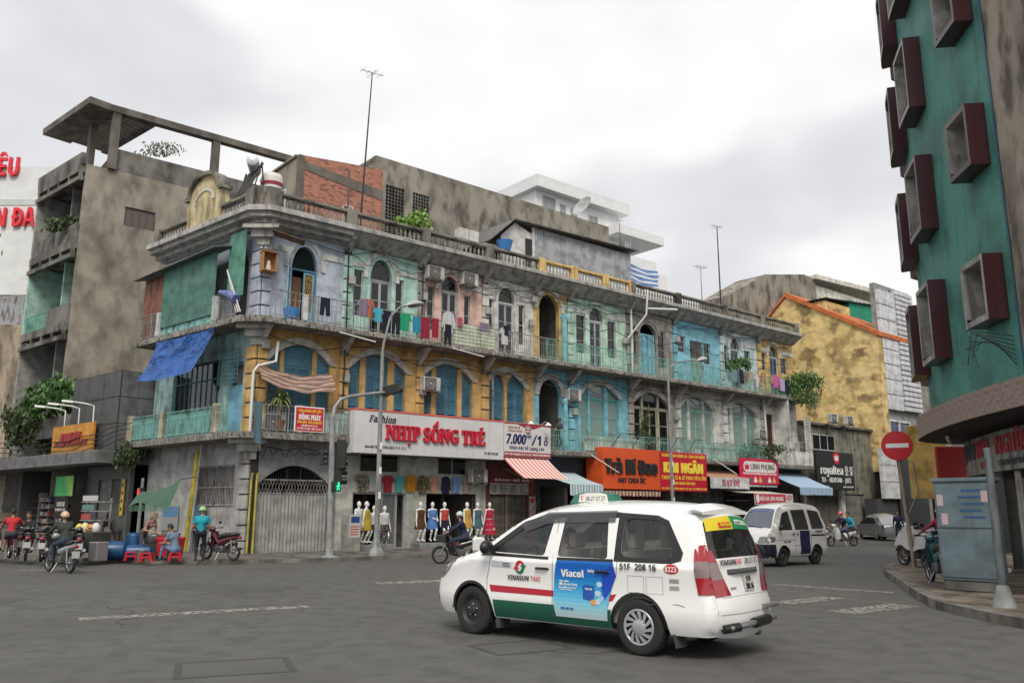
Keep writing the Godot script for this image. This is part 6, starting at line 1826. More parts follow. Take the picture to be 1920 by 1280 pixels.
func person(label: String,pos: Vector3,turn: float,p: Dictionary,group := "") -> Node3D:
	var r := thing("person",label,"person",pos,turn,group)
	obj("body",body_mesh(p),skin_mat(),r)
	hair_part(r,p,p.cols[4],p.get("hair",0))
	if p.get("mask",false):
		var b := MB.new();b.t = Transform3D(Basis(V(0,1,0),p.get("turn",0.0)),p.head)
		b.ball(V(-0.055,0.045,0),V(0.062,0.05,0.062),12,8)
		obj("face_mask",b,mat("mask_pale",lin(0.4,0.5,0.6),0.9),r)
	return r
func stand_pose(cols: Array,o := {}) -> Dictionary:
	var d := {"hip": V(0,0.9,0),"chest": V(0,1.3,0),"head": V(-0.02,1.49,0),"hands": [V(-0.06,0.78,0.27),V(-0.06,0.78,-0.27)],"feet": [V(0.02,0,0.11),V(0,0,-0.11)],"cols": cols}
	d.merge(o,true)
	return d
func ride_pose(cols: Array,o := {}) -> Dictionary:
	var d := {"hip": V(0.2,0.86,0),"chest": V(0.06,1.26,0),"head": V(0.0,1.45,0),"hands": [V(-0.4,1.02,0.3),V(-0.4,1.02,-0.3)],"feet": [V(-0.12,0.28,0.17),V(-0.12,0.28,-0.17)],"cols": cols,"hair": 1,"elbow": V(0.2,-0.8,0.6)}
	d.merge(o,true)
	return d
# ---------------------------------------------------------------- mannequins
func dress(kind: String,m: Material,r: Node3D,s := 1.0) -> void:
	var prof := []
	if kind == "maxi": prof = [[0.3,0.27,0.24],[0.55,0.24,0.21],[0.85,0.19,0.16],[1.02,0.125,0.105],[1.2,0.15,0.125],[1.34,0.165,0.1],[1.4,0.13,0.07]]
	elif kind == "skirt": prof = [[0.32,0.2,0.17],[0.6,0.2,0.17],[0.9,0.17,0.14],[1.02,0.125,0.105]]
	elif kind == "top": prof = [[0.96,0.145,0.12],[1.1,0.135,0.115],[1.22,0.155,0.13],[1.34,0.2,0.105],[1.4,0.14,0.07]]
	elif kind == "mini": prof = [[0.62,0.17,0.145],[0.85,0.17,0.145],[1.0,0.13,0.11]]
	else: prof = [[0.58,0.22,0.19],[0.8,0.19,0.165],[1.0,0.13,0.11],[1.2,0.152,0.127],[1.33,0.185,0.1],[1.4,0.13,0.07]]
	var b := MB.new()
	b.grid(func(u,v):
		var x: float = v*(prof.size() - 1)
		var i := mini(int(x),prof.size() - 2)
		var q := x - i
		var y := lerpf(prof[i][0],prof[i+1][0],q);var w := lerpf(prof[i][1],prof[i+1][1],q);var e := lerpf(prof[i][2],prof[i+1][2],q)
		var fold := 1.0+0.05*sin(u*TAU*9)*clampf((1.0 - y)*2,0,1)
		return V((e+0.045)*cos(u*TAU)*fold - 0.01,y,(w+0.04)*sin(u*TAU)*fold)*s,40,14,true)
	obj("dress" if kind in ["maxi","dress"] else kind,b,m,r)
func mannequin(label: String,pos: Vector3,turn: float,pose: int,clothes: Array) -> Node3D:
	var key := "mannequin%d" % pose
	if not MESHES.has(key):
		var w := lin(0.74,0.73,0.71)
		var hands: Array = [[V(-0.06,0.8,0.27),V(-0.1,0.8,-0.27)],[V(-0.12,0.98,0.2),V(-0.2,1.02,-0.02)],[V(-0.05,0.98,0.13),V(0.02,0.8,-0.28)]][pose]
		var p := stand_pose([w,w,w,w,w],{"female": true,"plain": true,"hands": hands,"feet": [V(-0.08,0.06,0.08),V(0.03,0.06,-0.07)],"hip": V(0,0.93,0),"chest": V(0,1.32,0),"head": V(-0.01,1.52,0),"heels": true,"cell": 0.022,"elbow": V(0.5,-0.5,0.35)})
		MESHES[key] = body_mesh(p).mesh()
	var r := thing("mannequin",label,"mannequin",pos,turn,"mannequins of the clothes shop")
	obj("body",MESHES[key],mat("mannequin_white",lin(0.74,0.73,0.71),0.35),r)
	for c in clothes: dress(c[0],c[1],r)
	return r
func patterned(key: String,cols: Array,kind: FastNoiseLite.NoiseType,freq: float,sc: Vector3) -> StandardMaterial3D:
	if MATS.has(key): return MATS[key]
	var m := mat(key,lin(1,1,1),0.9)
	var st_ := []
	for k in cols.size(): st_.append(0.3+0.4*k/maxf(1,cols.size() - 1))
	m.albedo_texture = noise_tex("pat_"+key,freq,2,st_,cols,kind,128,hash(key) % 100)
	m.uv1_triplanar = true;m.uv1_scale = sc
	return m
func build_mannequins() -> void:
	var T := TH+PI/2
	var yel := cloth("cloth_yellow",lin(0.55,0.38,0.04));var blue := cloth("cloth_blue",lin(0.1,0.25,0.6));var redc := cloth("cloth_coral",lin(0.6,0.07,0.05));var navy := cloth("cloth_navy",lin(0.012,0.015,0.035))
	var teal := cloth("cloth_slate",lin(0.07,0.15,0.19));var crim := cloth("cloth_crimson",lin(0.5,0.02,0.06));var mustard := cloth("cloth_mustard",lin(0.6,0.35,0.05))
	var brown := patterned("cloth_brown_stripe",[Color(0.08,0.06,0.05),Color(0.45,0.27,0.08)],FastNoiseLite.TYPE_SIMPLEX,0.05,V(4,0.02,4))
	var leop := patterned("cloth_spots",[Color(0.05,0.05,0.05),Color(0.05,0.05,0.05),Color(0.75,0.72,0.7)],FastNoiseLite.TYPE_CELLULAR,0.12,V(2,2,2))
	var white := cloth("cloth_white",lin(0.7,0.7,0.7))
	for q in [[4.35,1.0,0.37,0,[["dress",white]],"white mannequin half hidden behind the one in the yellow dress",0.3],[4.62,1.15,0.37,2,[["dress",yel]],"mannequin in a yellow belted dress beside the shop door",0.7],
			[5.1,0.95,0.2,0,[["top",white],["skirt",navy]],"mannequin in a white top and long navy skirt behind the lamp post",0.2],[5.6,0.95,0.2,0,[["top",white],["skirt",leop]],"mannequin in a spotted long skirt beside the lamp post",0.0],
			[7.35,1.0,0.37,0,[["dress",brown]],"mannequin in a brown striped dress between door and window",0.1],[7.98,1.0,0.37,1,[["dress",blue]],"mannequin in a blue dress with hands joined",-0.1],
			[8.62,1.0,0.37,0,[["mini",navy],["top",redc]],"mannequin in a coral top and short navy skirt",0.0],[9.85,1.0,0.37,0,[["dress",mustard]],"mannequin in a mustard long sleeved dress behind the rider",0.2],
			[10.45,1.0,0.37,0,[["dress",teal]],"mannequin in a slate green pinafore dress",0.0],[11.15,1.0,0.37,2,[["maxi",crim]],"mannequin in a long tiered crimson dress with one hand on the hip",-0.2]]:
		var r := mannequin(q[5],W(q[0],q[2] - 0.02,q[1] - 0.2),T+q[6],q[3],q[4])
		if q[4][0][0] == "maxi":
			for y in [0.5,0.74,0.98]:
				var b := MB.new()
				var wd := lerpf(0.253,0.14,(y - 0.5)/0.48)
				b.grid(func(u,v): return V((wd*0.88+0.05)*cos(u*TAU) - 0.01,y+0.02*v,(wd+0.046)*sin(u*TAU)),30,1,true)
				obj("lace_band",b,white,r)
# ---------------------------------------------------------------- hanging clothes
func garment(called: String,label: String,pos: Vector3,turn: float,kind: String,m: Material,w := 0.5,h := 0.6,group := "",cat := "garment") -> Node3D:
	var pl := PackedVector2Array()
	if kind == "shirt": pl = PackedVector2Array([Vector2(-0.12,0),Vector2(-0.06,-0.04),Vector2(0.06,-0.04),Vector2(0.12,0),Vector2(0.42,-0.1),Vector2(0.52,-0.38),Vector2(0.38,-0.42),Vector2(0.32,-0.28),Vector2(0.34,-1),Vector2(-0.34,-1),Vector2(-0.32,-0.28),Vector2(-0.38,-0.42),Vector2(-0.52,-0.38),Vector2(-0.42,-0.1)])
	elif kind == "long": pl = PackedVector2Array([Vector2(-0.12,0),Vector2(0.12,0),Vector2(0.4,-0.1),Vector2(0.55,-0.8),Vector2(0.42,-0.82),Vector2(0.32,-0.4),Vector2(0.36,-1),Vector2(-0.36,-1),Vector2(-0.32,-0.4),Vector2(-0.42,-0.82),Vector2(-0.55,-0.8),Vector2(-0.4,-0.1)])
	elif kind == "trousers": pl = PackedVector2Array([Vector2(-0.36,0),Vector2(0.36,0),Vector2(0.42,-1),Vector2(0.1,-1),Vector2(0.0,-0.35),Vector2(-0.1,-1),Vector2(-0.42,-1)])
	elif kind == "dress": pl = PackedVector2Array([Vector2(-0.2,0),Vector2(0.2,0),Vector2(0.24,-0.4),Vector2(0.42,-0.96),Vector2(0.0,-1.0),Vector2(-0.42,-0.96),Vector2(-0.24,-0.4)])
	else: pl = PackedVector2Array([Vector2(-0.5,0),Vector2(0.5,0),Vector2(0.48,-1),Vector2(-0.46,-0.97)])
	for i in pl.size(): pl[i] = pl[i]*Vector2(w,h)
	var r := thing(called,label,cat,pos,turn,group)
	var ph := float(hash(label) % 100)
	var b := MB.new()
	for q in [0.02,-0.02]:
		b.patch(pl,[],Vector2(0.09,0.15),func(x,y): return V(x,y,q*(1.2+y)+0.02*sin(x*24+ph)*(0.3 - y)),q < 0)
	obj("fabric",b,m,r)
	obj("hook",MB.new().tube([V(0,-0.02,0),V(0,0.06,0),V(0.02,0.09,0)],0.008,5),MATS["grey_frame"],r)
	return r
func build_clothes() -> void:
	var C := func(k: String,c: Color) -> Material: return cloth("g_"+k,c)
	var stripe := patterned("cloth_diagonal",[Color(0.12,0.11,0.1),Color(0.12,0.11,0.1),Color(0.78,0.74,0.66)],FastNoiseLite.TYPE_SIMPLEX,0.05,V(3,1.2,3))
	var camo := patterned("cloth_floral",[Color(0.1,0.1,0.09),Color(0.18,0.2,0.16),Color(0.7,0.6,0.4)],FastNoiseLite.TYPE_SIMPLEX,0.04,V(2,2,2))
	var g := "garments hung on the ivory shop wall"
	for q in [[4.85,"shirt",stripe,0.62,0.72,"black and white striped shirt hung on the shop wall"],[5.35,"shirt",C.call("pale",lin(0.55,0.55,0.52)),0.45,0.7,"pale grey shirt half hidden by the lamp post"],[6.1,"shirt",C.call("red",lin(0.4,0.03,0.04)),0.62,0.72,"dark red blouse hung on the shop wall"],
			[6.68,"shirt",C.call("aqua",lin(0.08,0.5,0.48)),0.45,0.72,"turquoise blouse hung on the shop wall"],[7.28,"long",C.call("amber",lin(0.6,0.27,0.03)),0.58,0.72,"amber long sleeved blouse hung on the shop wall"],[7.9,"long",camo,0.6,0.8,"dark flowered blouse hung on the shop wall"],
			[8.5,"shirt",C.call("peach",lin(0.7,0.36,0.25)),0.52,0.78,"peach blouse hung on the shop wall"],[9.15,"long",C.call("navy",lin(0.015,0.02,0.06)),0.5,0.78,"navy cardigan hung on the shop wall"],[9.75,"shirt",C.call("sky",lin(0.2,0.35,0.65)),0.55,0.72,"light blue shirt hung on the shop wall"],[10.3,"shirt",C.call("rose",lin(0.5,0.34,0.3)),0.42,0.72,"dusty rose top hung on the shop wall"]]:
		garment("hanging_garment",q[5],W(q[0],3.22+0.02*sin(q[0]*9),0.14),TH,q[1],q[2],q[3],q[4],g)
	g = "laundry on the upper balconies"
	var dark := cloth("cloth_navy",lin(0.012,0.015,0.035));var white := cloth("cloth_white",lin(0.7,0.7,0.7))
	var flower := patterned("cloth_print",[Color(0.2,0.2,0.3),Color(0.7,0.7,0.75),Color(0.5,0.3,0.4)],FastNoiseLite.TYPE_CELLULAR,0.08,V(2,2,2))
	for q in [[2.3,10.25,"trousers",dark,0.55,0.75,"black shorts on the railing before the periwinkle wall"],[4.05,10.5,"shirt",flower,0.6,0.8,"flowered shirt hanging beside the orange tee shirt"],[4.3,10.55,"shirt",C.call("orange",lin(0.6,0.17,0.08)),0.62,0.8,"orange tee shirt hanging before the mint house"],[4.75,10.2,"shirt",C.call("cyan",lin(0.1,0.5,0.65)),0.5,0.62,"cyan top on the mint house's railing"],
			[5.25,10.15,"sheet",dark,0.42,0.95,"black towel on the mint house's railing"],[5.65,10.15,"trousers",C.call("black2",lin(0.015,0.015,0.02)),0.5,1.0,"black trousers on the mint house's railing"],[6.15,10.2,"shirt",C.call("green",lin(0.02,0.42,0.2)),0.68,0.8,"green tee shirt on the mint house's railing"],[6.75,10.1,"sheet",C.call("blue",lin(0.03,0.32,0.5)),0.42,0.72,"blue cloth on the mint house's railing"],
			[7.2,10.15,"sheet",C.call("crimson1",lin(0.35,0.02,0.06)),0.48,0.95,"wide crimson towel at the end of the mint balcony"],[7.78,10.2,"sheet",C.call("crimson2",lin(0.38,0.02,0.05)),0.36,0.9,"narrow crimson towel at the start of the salmon pink balcony"],[8.45,10.6,"long",white,0.7,0.95,"white shirt hanging over dark trousers on the tiled balcony"],[8.42,10.0,"trousers",dark,0.5,0.9,"dark trousers below the white shirt"],[9.1,10.45,"shirt",C.call("pink",lin(0.6,0.1,0.2)),0.3,0.45,"small pink top above the tiled balcony"],
			[10.6,10.4,"sheet",flower,0.6,0.4,"flowered cloth folded over the tiled balcony"],[11.75,10.35,"shirt",white,0.6,0.85,"white tee shirt before the white house"],[11.85,10.45,"shirt",dark,0.42,0.5,"black vest over the white tee shirt"],
			[30.3,10.3,"sheet",C.call("checks",lin(0.2,0.3,0.35)),0.5,0.8,"grey blue cloth on the sky blue house's railing"],[30.9,10.35,"sheet",dark,0.4,0.9,"dark cloth beside the striped top"],[31.4,10.3,"shirt",stripe,0.55,0.75,"striped top on the pale blue house's railing"],[32.0,10.35,"sheet",C.call("beige",lin(0.5,0.4,0.3)),0.45,0.6,"beige cloth on the pale blue house's railing"],[32.5,10.2,"shirt",white,0.5,0.8,"white shirt on the pale blue house's railing"],
			[33.3,10.4,"sheet",C.call("tan",lin(0.5,0.28,0.16)),0.5,0.55,"tan towel on the pale blue house's railing"],[34.2,10.35,"sheet",C.call("ochre",lin(0.45,0.3,0.2)),0.4,0.55,"ochre towel beside the bright pink shirt"],[34.8,10.45,"long",C.call("hot_pink",lin(0.75,0.12,0.4)),0.7,0.85,"bright pink shirt near the green creeper"],[35.4,10.2,"sheet",C.call("lilac",lin(0.55,0.45,0.7)),0.55,0.8,"lilac cloth beside the bright pink shirt"],[36.0,10.2,"sheet",dark,0.4,0.85,"black cloth nearest the green creeper"]]:
		garment("laundry",q[6],W(q[0],q[1],1.1+0.05*sin(q[0]*7)),TH,q[2],q[3],q[4],q[5],g)
	var j := garment("laundry","long blue grey cloth hanging from the corner railing",W(-0.35,5.75,1.18),TH,"sheet",C.call("denim",lin(0.12,0.2,0.25)),0.35,1.6,g)
	j.rotation.z = 0.05
# ---------------------------------------------------------------- cars: a side skin z = half width (x, y) inside a silhouette, and a strip over the top
class Car:
	var top: PackedVector2Array
	var arc := PackedFloat32Array()
	var nrm := PackedVector2Array()
	var half := 0.88
	var round_ := 0.11
	var belt := 1.05
	var lean := 0.2
	var front_x := -1.4
	var front_in := 0.17
	var front_len := 0.85
	var rear_x := 1.5
	var rear_in := 0.09
	var rear_len := 0.85
	var bulge := 0.09
	func setup() -> void:
		arc.append(0.0)
		for i in range(1,top.size()): arc.append(arc[i - 1]+top[i].distance_to(top[i - 1]))
		for i in top.size():
			var d := (top[mini(i+1,top.size() - 1)] - top[maxi(i - 1,0)]).normalized()
			nrm.append(Vector2(-d.y,d.x))
	func smooth_top(k: int) -> void:
		for n in k:
			var q := PackedVector2Array([top[0]])
			for i in top.size() - 1:
				q.append(top[i].lerp(top[i+1],0.25));q.append(top[i].lerp(top[i+1],0.75))
			q.append(top[top.size() - 1])
			top = q
	func edge(x: float,y: float) -> float:
		var d := 9.0
		var p := Vector2(x,y)
		for i in top.size() - 1:
			d = minf(d,p.distance_squared_to(Geometry2D.get_closest_point_to_segment(p,top[i],top[i+1])))
		return sqrt(d)
	func plain(x: float,y: float) -> float:
		var w := half
		if x < front_x: w -= front_in*pow((front_x - x)/front_len,2.0)
		if x > rear_x: w -= rear_in*pow((x - rear_x)/rear_len,2.0)
		if y > belt: w -= lean*pow((y - belt)/0.65,1.15)
		if y < 0.55: w -= 0.1*pow((0.55 - y)/0.35,2.0)
		w -= 0.008*cos((y - 0.78)*9.0)*(1.0 if y < belt else 0.0)
		return w
	func hw(x: float,y: float) -> float:
		var d := edge(x,y)
		var w := plain(x,y)
		if d < round_: w -= round_*(1.0 - sqrt(maxf(0.0,1.0 - pow(1.0 - d/round_,2.0))))
		return w
	func out_hw(x: float,y: float) -> float:
		var d := edge(x,y)
		if d > 0.08 or Geometry2D.is_point_in_polygon(Vector2(x,y),top): return hw(x,y)
		return plain(x,y) - round_ - 3.0*d
	func skin(x: float,y: float,off: float,sg: float) -> Vector3:
		var w := hw(x,y)
		if absf(off) < 0.001: return Vector3(x,y,sg*w)
		var e := 0.012
		var m := Vector3((out_hw(x - e,y) - out_hw(x+e,y))/(2*e),(out_hw(x,y - e) - out_hw(x,y+e))/(2*e),1.0).normalized()*off
		return Vector3(x+m.x,y+m.y,sg*(w+m.z))
	func along(t: float) -> Array:
		var i := 0
		while i < arc.size() - 2 and arc[i+1] < t: i += 1
		var q := clampf((t - arc[i])/maxf(arc[i+1] - arc[i],1e-5),0,1)
		return [top[i].lerp(top[i+1],q),nrm[i].lerp(nrm[i+1],q).normalized()]
	func strip(t: float,s: float,off := 0.0) -> Vector3:
		var a := along(t)
		var p: Vector2 = a[0];var m: Vector2 = a[1]
		var e := plain(p.x,p.y) - round_
		var o := p+m*(bulge*(1.0 - s*s)+off)
		return Vector3(o.x,o.y,s*e)
	func total() -> float: return arc[arc.size() - 1]
	func t_at(x: float,front := true) -> float:
		for i in top.size() - 1:
			if (top[i].x - x)*(top[i+1].x - x) <= 0.0 and absf(top[i+1].x - top[i].x) > 1e-5: return lerpf(arc[i],arc[i+1],(x - top[i].x)/(top[i+1].x - top[i].x))
		return 0.0
func side_patch(c: Car,pl: Array,off: float,sg := 1.0,cell := Vector2(0.14,0.11),holes := []) -> MB:
	var q := PackedVector2Array()
	for p in pl: q.append(Vector2(p[0],p[1]))
	var b := MB.new()
	for piece in Geometry2D.intersect_polygons(q,c.top): b.patch(piece,holes,cell,func(x,y): return c.skin(x,y,off,sg),sg < 0)
	return b
func strip_patch(c: Car,pl: Array,off: float,cell := Vector2(0.15,0.2),holes := []) -> MB:
	var q := PackedVector2Array()
	for p in pl: q.append(Vector2(p[0],p[1]))
	var b := MB.new()
	b.patch(q,holes,cell,func(t,s): return c.strip(t,s,off))
	return b
func pv(pl: Array) -> PackedVector2Array:
	var q := PackedVector2Array()
	for p in pl: q.append(Vector2(p[0],p[1]))
	return q
func rounded(pl: Array,k := 1,rad := 0.0) -> Array:
	if rad == 0.0: rad = 0.05 if k == 1 else 0.12
	var q := []
	var n := pl.size()
	for i in n:
		var b := Vector2(pl[i][0],pl[i][1]);var a := Vector2(pl[(i+n - 1) % n][0],pl[(i+n - 1) % n][1]);var c := Vector2(pl[(i+1) % n][0],pl[(i+1) % n][1])
		var u := b+(a - b).normalized()*minf(rad,a.distance_to(b)*0.45);var w := b+(c - b).normalized()*minf(rad,c.distance_to(b)*0.45)
		for t in [0.0,0.33,0.67,1.0]:
			var m := u.lerp(b,t).lerp(b.lerp(w,t),t)
			q.append([m.x,m.y])
	return q
func wheel(parent: Node,pos: Vector3,r: float,w: float,cap: int,sg: float) -> void:
	var n := Node3D.new();n.name = "wheel";n.position = pos;parent.add_child(n,true)
	var B := Basis(V(1,0,0),PI/2*sg)
	var b := MB.new()
	b.lathe([Vector2(r*0.62,-w/2),Vector2(r*0.9,-w/2),Vector2(r*0.985,-w/2+0.025),Vector2(r,-w/4),Vector2(r,w/4),Vector2(r*0.985,w/2 - 0.025),Vector2(r*0.9,w/2),Vector2(r*0.66,w/2 - 0.004),Vector2(r*0.63,w/2 - 0.03),Vector2(r*0.62,-w/2)],40,Vector3.ZERO,B)
	for k in 40:
		var a := TAU*k/40
		b.beam(V(cos(a)*r*0.992,sin(a)*r*0.992,-w*0.35),V(cos(a+0.05)*r*0.992,sin(a+0.05)*r*0.992,w*0.35),0.012,0.012)
	obj("tyre",b,mat("rubber",lin(0.018,0.018,0.018),0.85),n)
	b = MB.new()
	b.lathe([Vector2(r*0.64,w/2 - 0.012),Vector2(r*0.6,w/2 - 0.006),Vector2(r*0.57,w/2 - 0.03),Vector2(r*0.5,w/2 - 0.055),Vector2(r*0.3,w/2 - 0.035),Vector2(r*0.22,w/2 - 0.03),Vector2(0.001,w/2 - 0.03)],36,Vector3.ZERO,B)
	obj("rim",b,mat("steel_rim",lin(0.035,0.035,0.037),0.55,0.3),n)
	b = MB.new()
	if cap == 1:
		b.lathe([Vector2(r*0.66,w/2 - 0.015),Vector2(r*0.64,w/2+0.004),Vector2(r*0.58,w/2+0.004),Vector2(r*0.56,w/2 - 0.01)],36,Vector3.ZERO,B)
		b.lathe([Vector2(r*0.3,w/2 - 0.01),Vector2(r*0.25,w/2+0.008),Vector2(r*0.08,w/2+0.012),Vector2(0.001,w/2+0.012)],24,Vector3.ZERO,B)
		for k in 12:
			var a := TAU*k/12
			b.hexa([V(cos(a)*r*0.28,sin(a)*r*0.28,sg*(w/2 - 0.015)),V(cos(a+0.28)*r*0.28,sin(a+0.28)*r*0.28,sg*(w/2 - 0.015)),V(cos(a+0.62)*r*0.58,sin(a+0.62)*r*0.58,sg*(w/2 - 0.015)),V(cos(a+0.36)*r*0.58,sin(a+0.36)*r*0.58,sg*(w/2 - 0.015)),V(cos(a)*r*0.28,sin(a)*r*0.28,sg*(w/2+0.006)),V(cos(a+0.28)*r*0.28,sin(a+0.28)*r*0.28,sg*(w/2+0.006)),V(cos(a+0.62)*r*0.58,sin(a+0.62)*r*0.58,sg*(w/2+0.002)),V(cos(a+0.36)*r*0.58,sin(a+0.36)*r*0.58,sg*(w/2+0.002))])
		obj("wheel_cover",b,mat("cover_silver",lin(0.42,0.42,0.43),0.4,0.5),n)
	else:
		b.lathe([Vector2(r*0.2,w/2 - 0.03),Vector2(r*0.18,w/2+0.0),Vector2(r*0.13,w/2+0.008),Vector2(0.001,w/2+0.008)],20,Vector3.ZERO,B)
		for k in 10: b.ball(V(cos(TAU*k/10)*r*0.47,sin(TAU*k/10)*r*0.47,sg*(w/2 - 0.045)),V(0.014,0.014,0.008),8,4)
		obj("hub",b,mat("hub_dark",lin(0.022,0.022,0.024),0.6),n)
		b = MB.new()
		for k in 5: b.ball(V(cos(TAU*k/5+0.3)*r*0.24,sin(TAU*k/5+0.3)*r*0.24,sg*(w/2 - 0.025)),V(0.013,0.013,0.012),8,6)
		obj("wheel_nut",b,mat("nut",lin(0.5,0.5,0.5),0.3,0.9),n,"stuff")
func build_taxi() -> void:
	var c := Car.new()
	c.top = PackedVector2Array([Vector2(-2.17,0.25),Vector2(-2.235,0.4),Vector2(-2.245,0.62),Vector2(-2.18,0.8),Vector2(-2.05,0.92),Vector2(-1.72,1.03),Vector2(-1.32,1.12),Vector2(-0.95,1.37),Vector2(-0.55,1.6),Vector2(-0.2,1.69),Vector2(0.3,1.735),Vector2(0.9,1.74),Vector2(1.5,1.715),Vector2(1.95,1.665),Vector2(2.09,1.61),Vector2(2.16,1.4),Vector2(2.24,1.12),Vector2(2.27,0.86),Vector2(2.31,0.68),Vector2(2.35,0.58),Vector2(2.34,0.38),Vector2(2.26,0.27)])
	c.smooth_top(2)
	c.setup()
	var r := thing("taxi","white taxi minivan with blue advertising door, red and green side stripes and roof sign","taxi",V(1.04,0,-11.98),deg_to_rad(-41.1))
	var white := gloss("taxi_white",lin(0.8,0.8,0.79),0.25)
	var black := mat("taxi_black",lin(0.012,0.012,0.013),0.35)
	var rubber := mat("seam",lin(0.05,0.05,0.05),0.6)
	var out: Array = []
	for p in c.top: out.append([p.x,p.y])
	var arch := func(cx: float) -> Array:
		var a := []
		for k in 17:
			var q := PI*k/16
			a.append([cx+0.4*cos(q),maxf(0.33+0.4*sin(q),0.22)])
		return a
	var low := []
	low.append([2.1,0.255])
	low.append_array([[1.79,0.235]]);low.append_array(arch.call(1.375));low.append_array([[0.97,0.24],[-0.97,0.24]])
	low.append_array(arch.call(-1.375));low.append_array([[-1.79,0.225],[-2.05,0.23]])
	out.append_array(low)
	var w1 := rounded([[-1.02,1.135],[-0.42,1.5],[-0.1,1.59],[0.02,1.59],[-0.06,1.105]],1)
	var w2 := rounded([[0.16,1.105],[0.2,1.61],[0.88,1.625],[0.95,1.1]],1)
	var w3 := rounded([[1.14,1.13],[1.14,1.6],[1.68,1.575],[1.86,1.24],[1.86,1.16],[1.78,1.12]],2)
	var holes := [pv(w1),pv(w2),pv(w3)]
	for sg in [1.0,-1.0]:
		obj("body_side",side_patch(c,out,0.0,sg,Vector2(0.06,0.05),holes),white,r)
	var T := c.total()
	var tw0 := c.t_at(-1.27);var tw1 := c.t_at(-0.42)
	var tr0 := 0.0;var tr1 := 0.0
	for i in c.top.size() - 1:
		if c.top[i].x > 2.0:
			if c.top[i].y > 1.55: tr0 = c.arc[i]
			if c.top[i].y > 1.14: tr1 = c.arc[i]
	var scr := rounded([[tw0,-0.95],[tw1,-0.86],[tw1+0.04,0.0],[tw1,0.86],[tw0,0.95],[tw0 - 0.04,0]],1)
	var rw := rounded([[tr0+0.02,-0.97],[tr1 - 0.02,-0.96],[tr1+0.03,-0.8],[tr1+0.03,0.8],[tr1 - 0.02,0.96],[tr0+0.02,0.97]],1)
	obj("body_top",strip_patch(c,[[0,-1],[T,-1],[T,1],[0,1]],0.0,Vector2(0.07,0.125),[pv(scr),pv(rw)]),white,r)
	var tint := glass("taxi_glass",Color(0.04,0.05,0.05),0.24)
	obj("windscreen",strip_patch(c,scr,-0.012),tint,r)
	var rwin := obj("rear_window",strip_patch(c,rw,-0.008),glass("rear_glass",Color(0.01,0.012,0.012),0.7),r)
	for sg in [1.0,-1.0]:
		for w in [w1,w2,w3]: obj("window",side_patch(c,w,-0.012,sg),tint,r)
		var ring := side_patch(c,[[-1.2,1.075],[-0.5,1.54],[-0.1,1.645],[1.05,1.67],[1.05,1.6],[0.15,1.6],[0.02,1.58],[-0.12,1.575],[-0.44,1.48],[-0.98,1.135],[-0.98,1.08]],0.004,sg)
		obj("window_trim",ring,black,r)
		obj("window_trim",side_patch(c,[[1.04,1.665],[1.6,1.63],[1.76,1.57],[1.99,1.2],[1.97,1.11],[1.85,1.075],[1.05,1.075]],0.004,sg,Vector2(0.14,0.11),[pv(w3)]),black,r)
		obj("window_trim",side_patch(c,[[-0.98,1.08],[-0.98,1.12],[0.02,1.095],[0.02,1.06]],0.005,sg),black,r)
		obj("window_trim",side_patch(c,[[0.16,1.06],[0.16,1.095],[1.04,1.1],[1.04,1.065]],0.005,sg),black,r)
		obj("rain_guard",side_patch(c,[[-0.52,1.5],[-0.12,1.66],[1.0,1.685],[1.0,1.54],[0.1,1.53],[-0.1,1.51],[-0.45,1.4]],0.014,sg),glass("guard_smoke",Color(0.05,0.05,0.06),0.72),r)
		obj("wheel_arch",side_patch(c,arch_ring(-1.375,0.4,0.36),-0.004,sg),black,r)
		obj("wheel_arch",side_patch(c,arch_ring(1.375,0.4,0.36),-0.004,sg),black,r)
		obj("red_stripe",side_patch(c,[[-1.0,0.6],[-1.03,0.69],[0.12,0.675],[0.12,0.6]],0.004,sg),mat("stripe_red",lin(0.42,0.012,0.03),0.4),r)
		obj("green_stripe",side_patch(c,[[-0.955,0.27],[-0.96,0.5],[0.12,0.5],[1.0,0.5],[0.97,0.27]],0.004,sg),mat("stripe_green",lin(0.015,0.1,0.06),0.4),r)
		obj("red_stripe",side_patch(c,[[0.95,0.6],[0.955,0.67],[1.08,0.69],[1.02,0.6]],0.004,sg),mat("stripe_red"),r)
		for s in [[[-1.06,0.3],[-1.08,0.75],[-1.0,1.07]],[[0.08,0.27],[0.09,1.08],[0.1,1.6]],[[0.9,0.42],[0.98,0.6],[1.0,0.75],[1.08,0.9],[1.1,1.07],[1.08,1.64]],[[2.0,0.6],[1.92,0.62],[1.5,0.6]],[[-0.95,0.3],[0.95,0.3]]]:
			var line := PackedVector2Array()
			for p in s: line.append(Vector2(p[0],p[1]))
			for q in Geometry2D.offset_polyline(line,0.004): obj("seam",side_patch(c,Array(q).map(func(e): return [e.x,e.y]),0.003,sg,Vector2(0.5,0.5)),rubber,r)
		for cx in [1.36,1.62]:
			for e in [[-0.115,0.72,-0.11,0.92],[0.11,0.72,0.115,0.92],[-0.11,0.72,0.11,0.725],[-0.11,0.915,0.11,0.92]]:
				obj("seam",side_patch(c,[[cx+e[0],e[1]],[cx+e[2],e[1]],[cx+e[2],e[3]],[cx+e[0],e[3]]],0.003,sg,Vector2(0.5,0.5)),mat("seam_light",lin(0.3,0.3,0.29)),r)
		for x in [-0.1,0.87]:
			var z := c.hw(x,0.94)
			var hb := MB.new().tube([V(x - 0.1,0.94,sg*(z - 0.01)),V(x - 0.07,0.945,sg*(z+0.03)),V(x+0.09,0.945,sg*(z+0.03)),V(x+0.12,0.94,sg*(z - 0.01))],0.016,8)
			obj("door_handle",hb,black,r)
		var mz := c.hw(-0.95,1.16)
		var mb2 := MB.new()
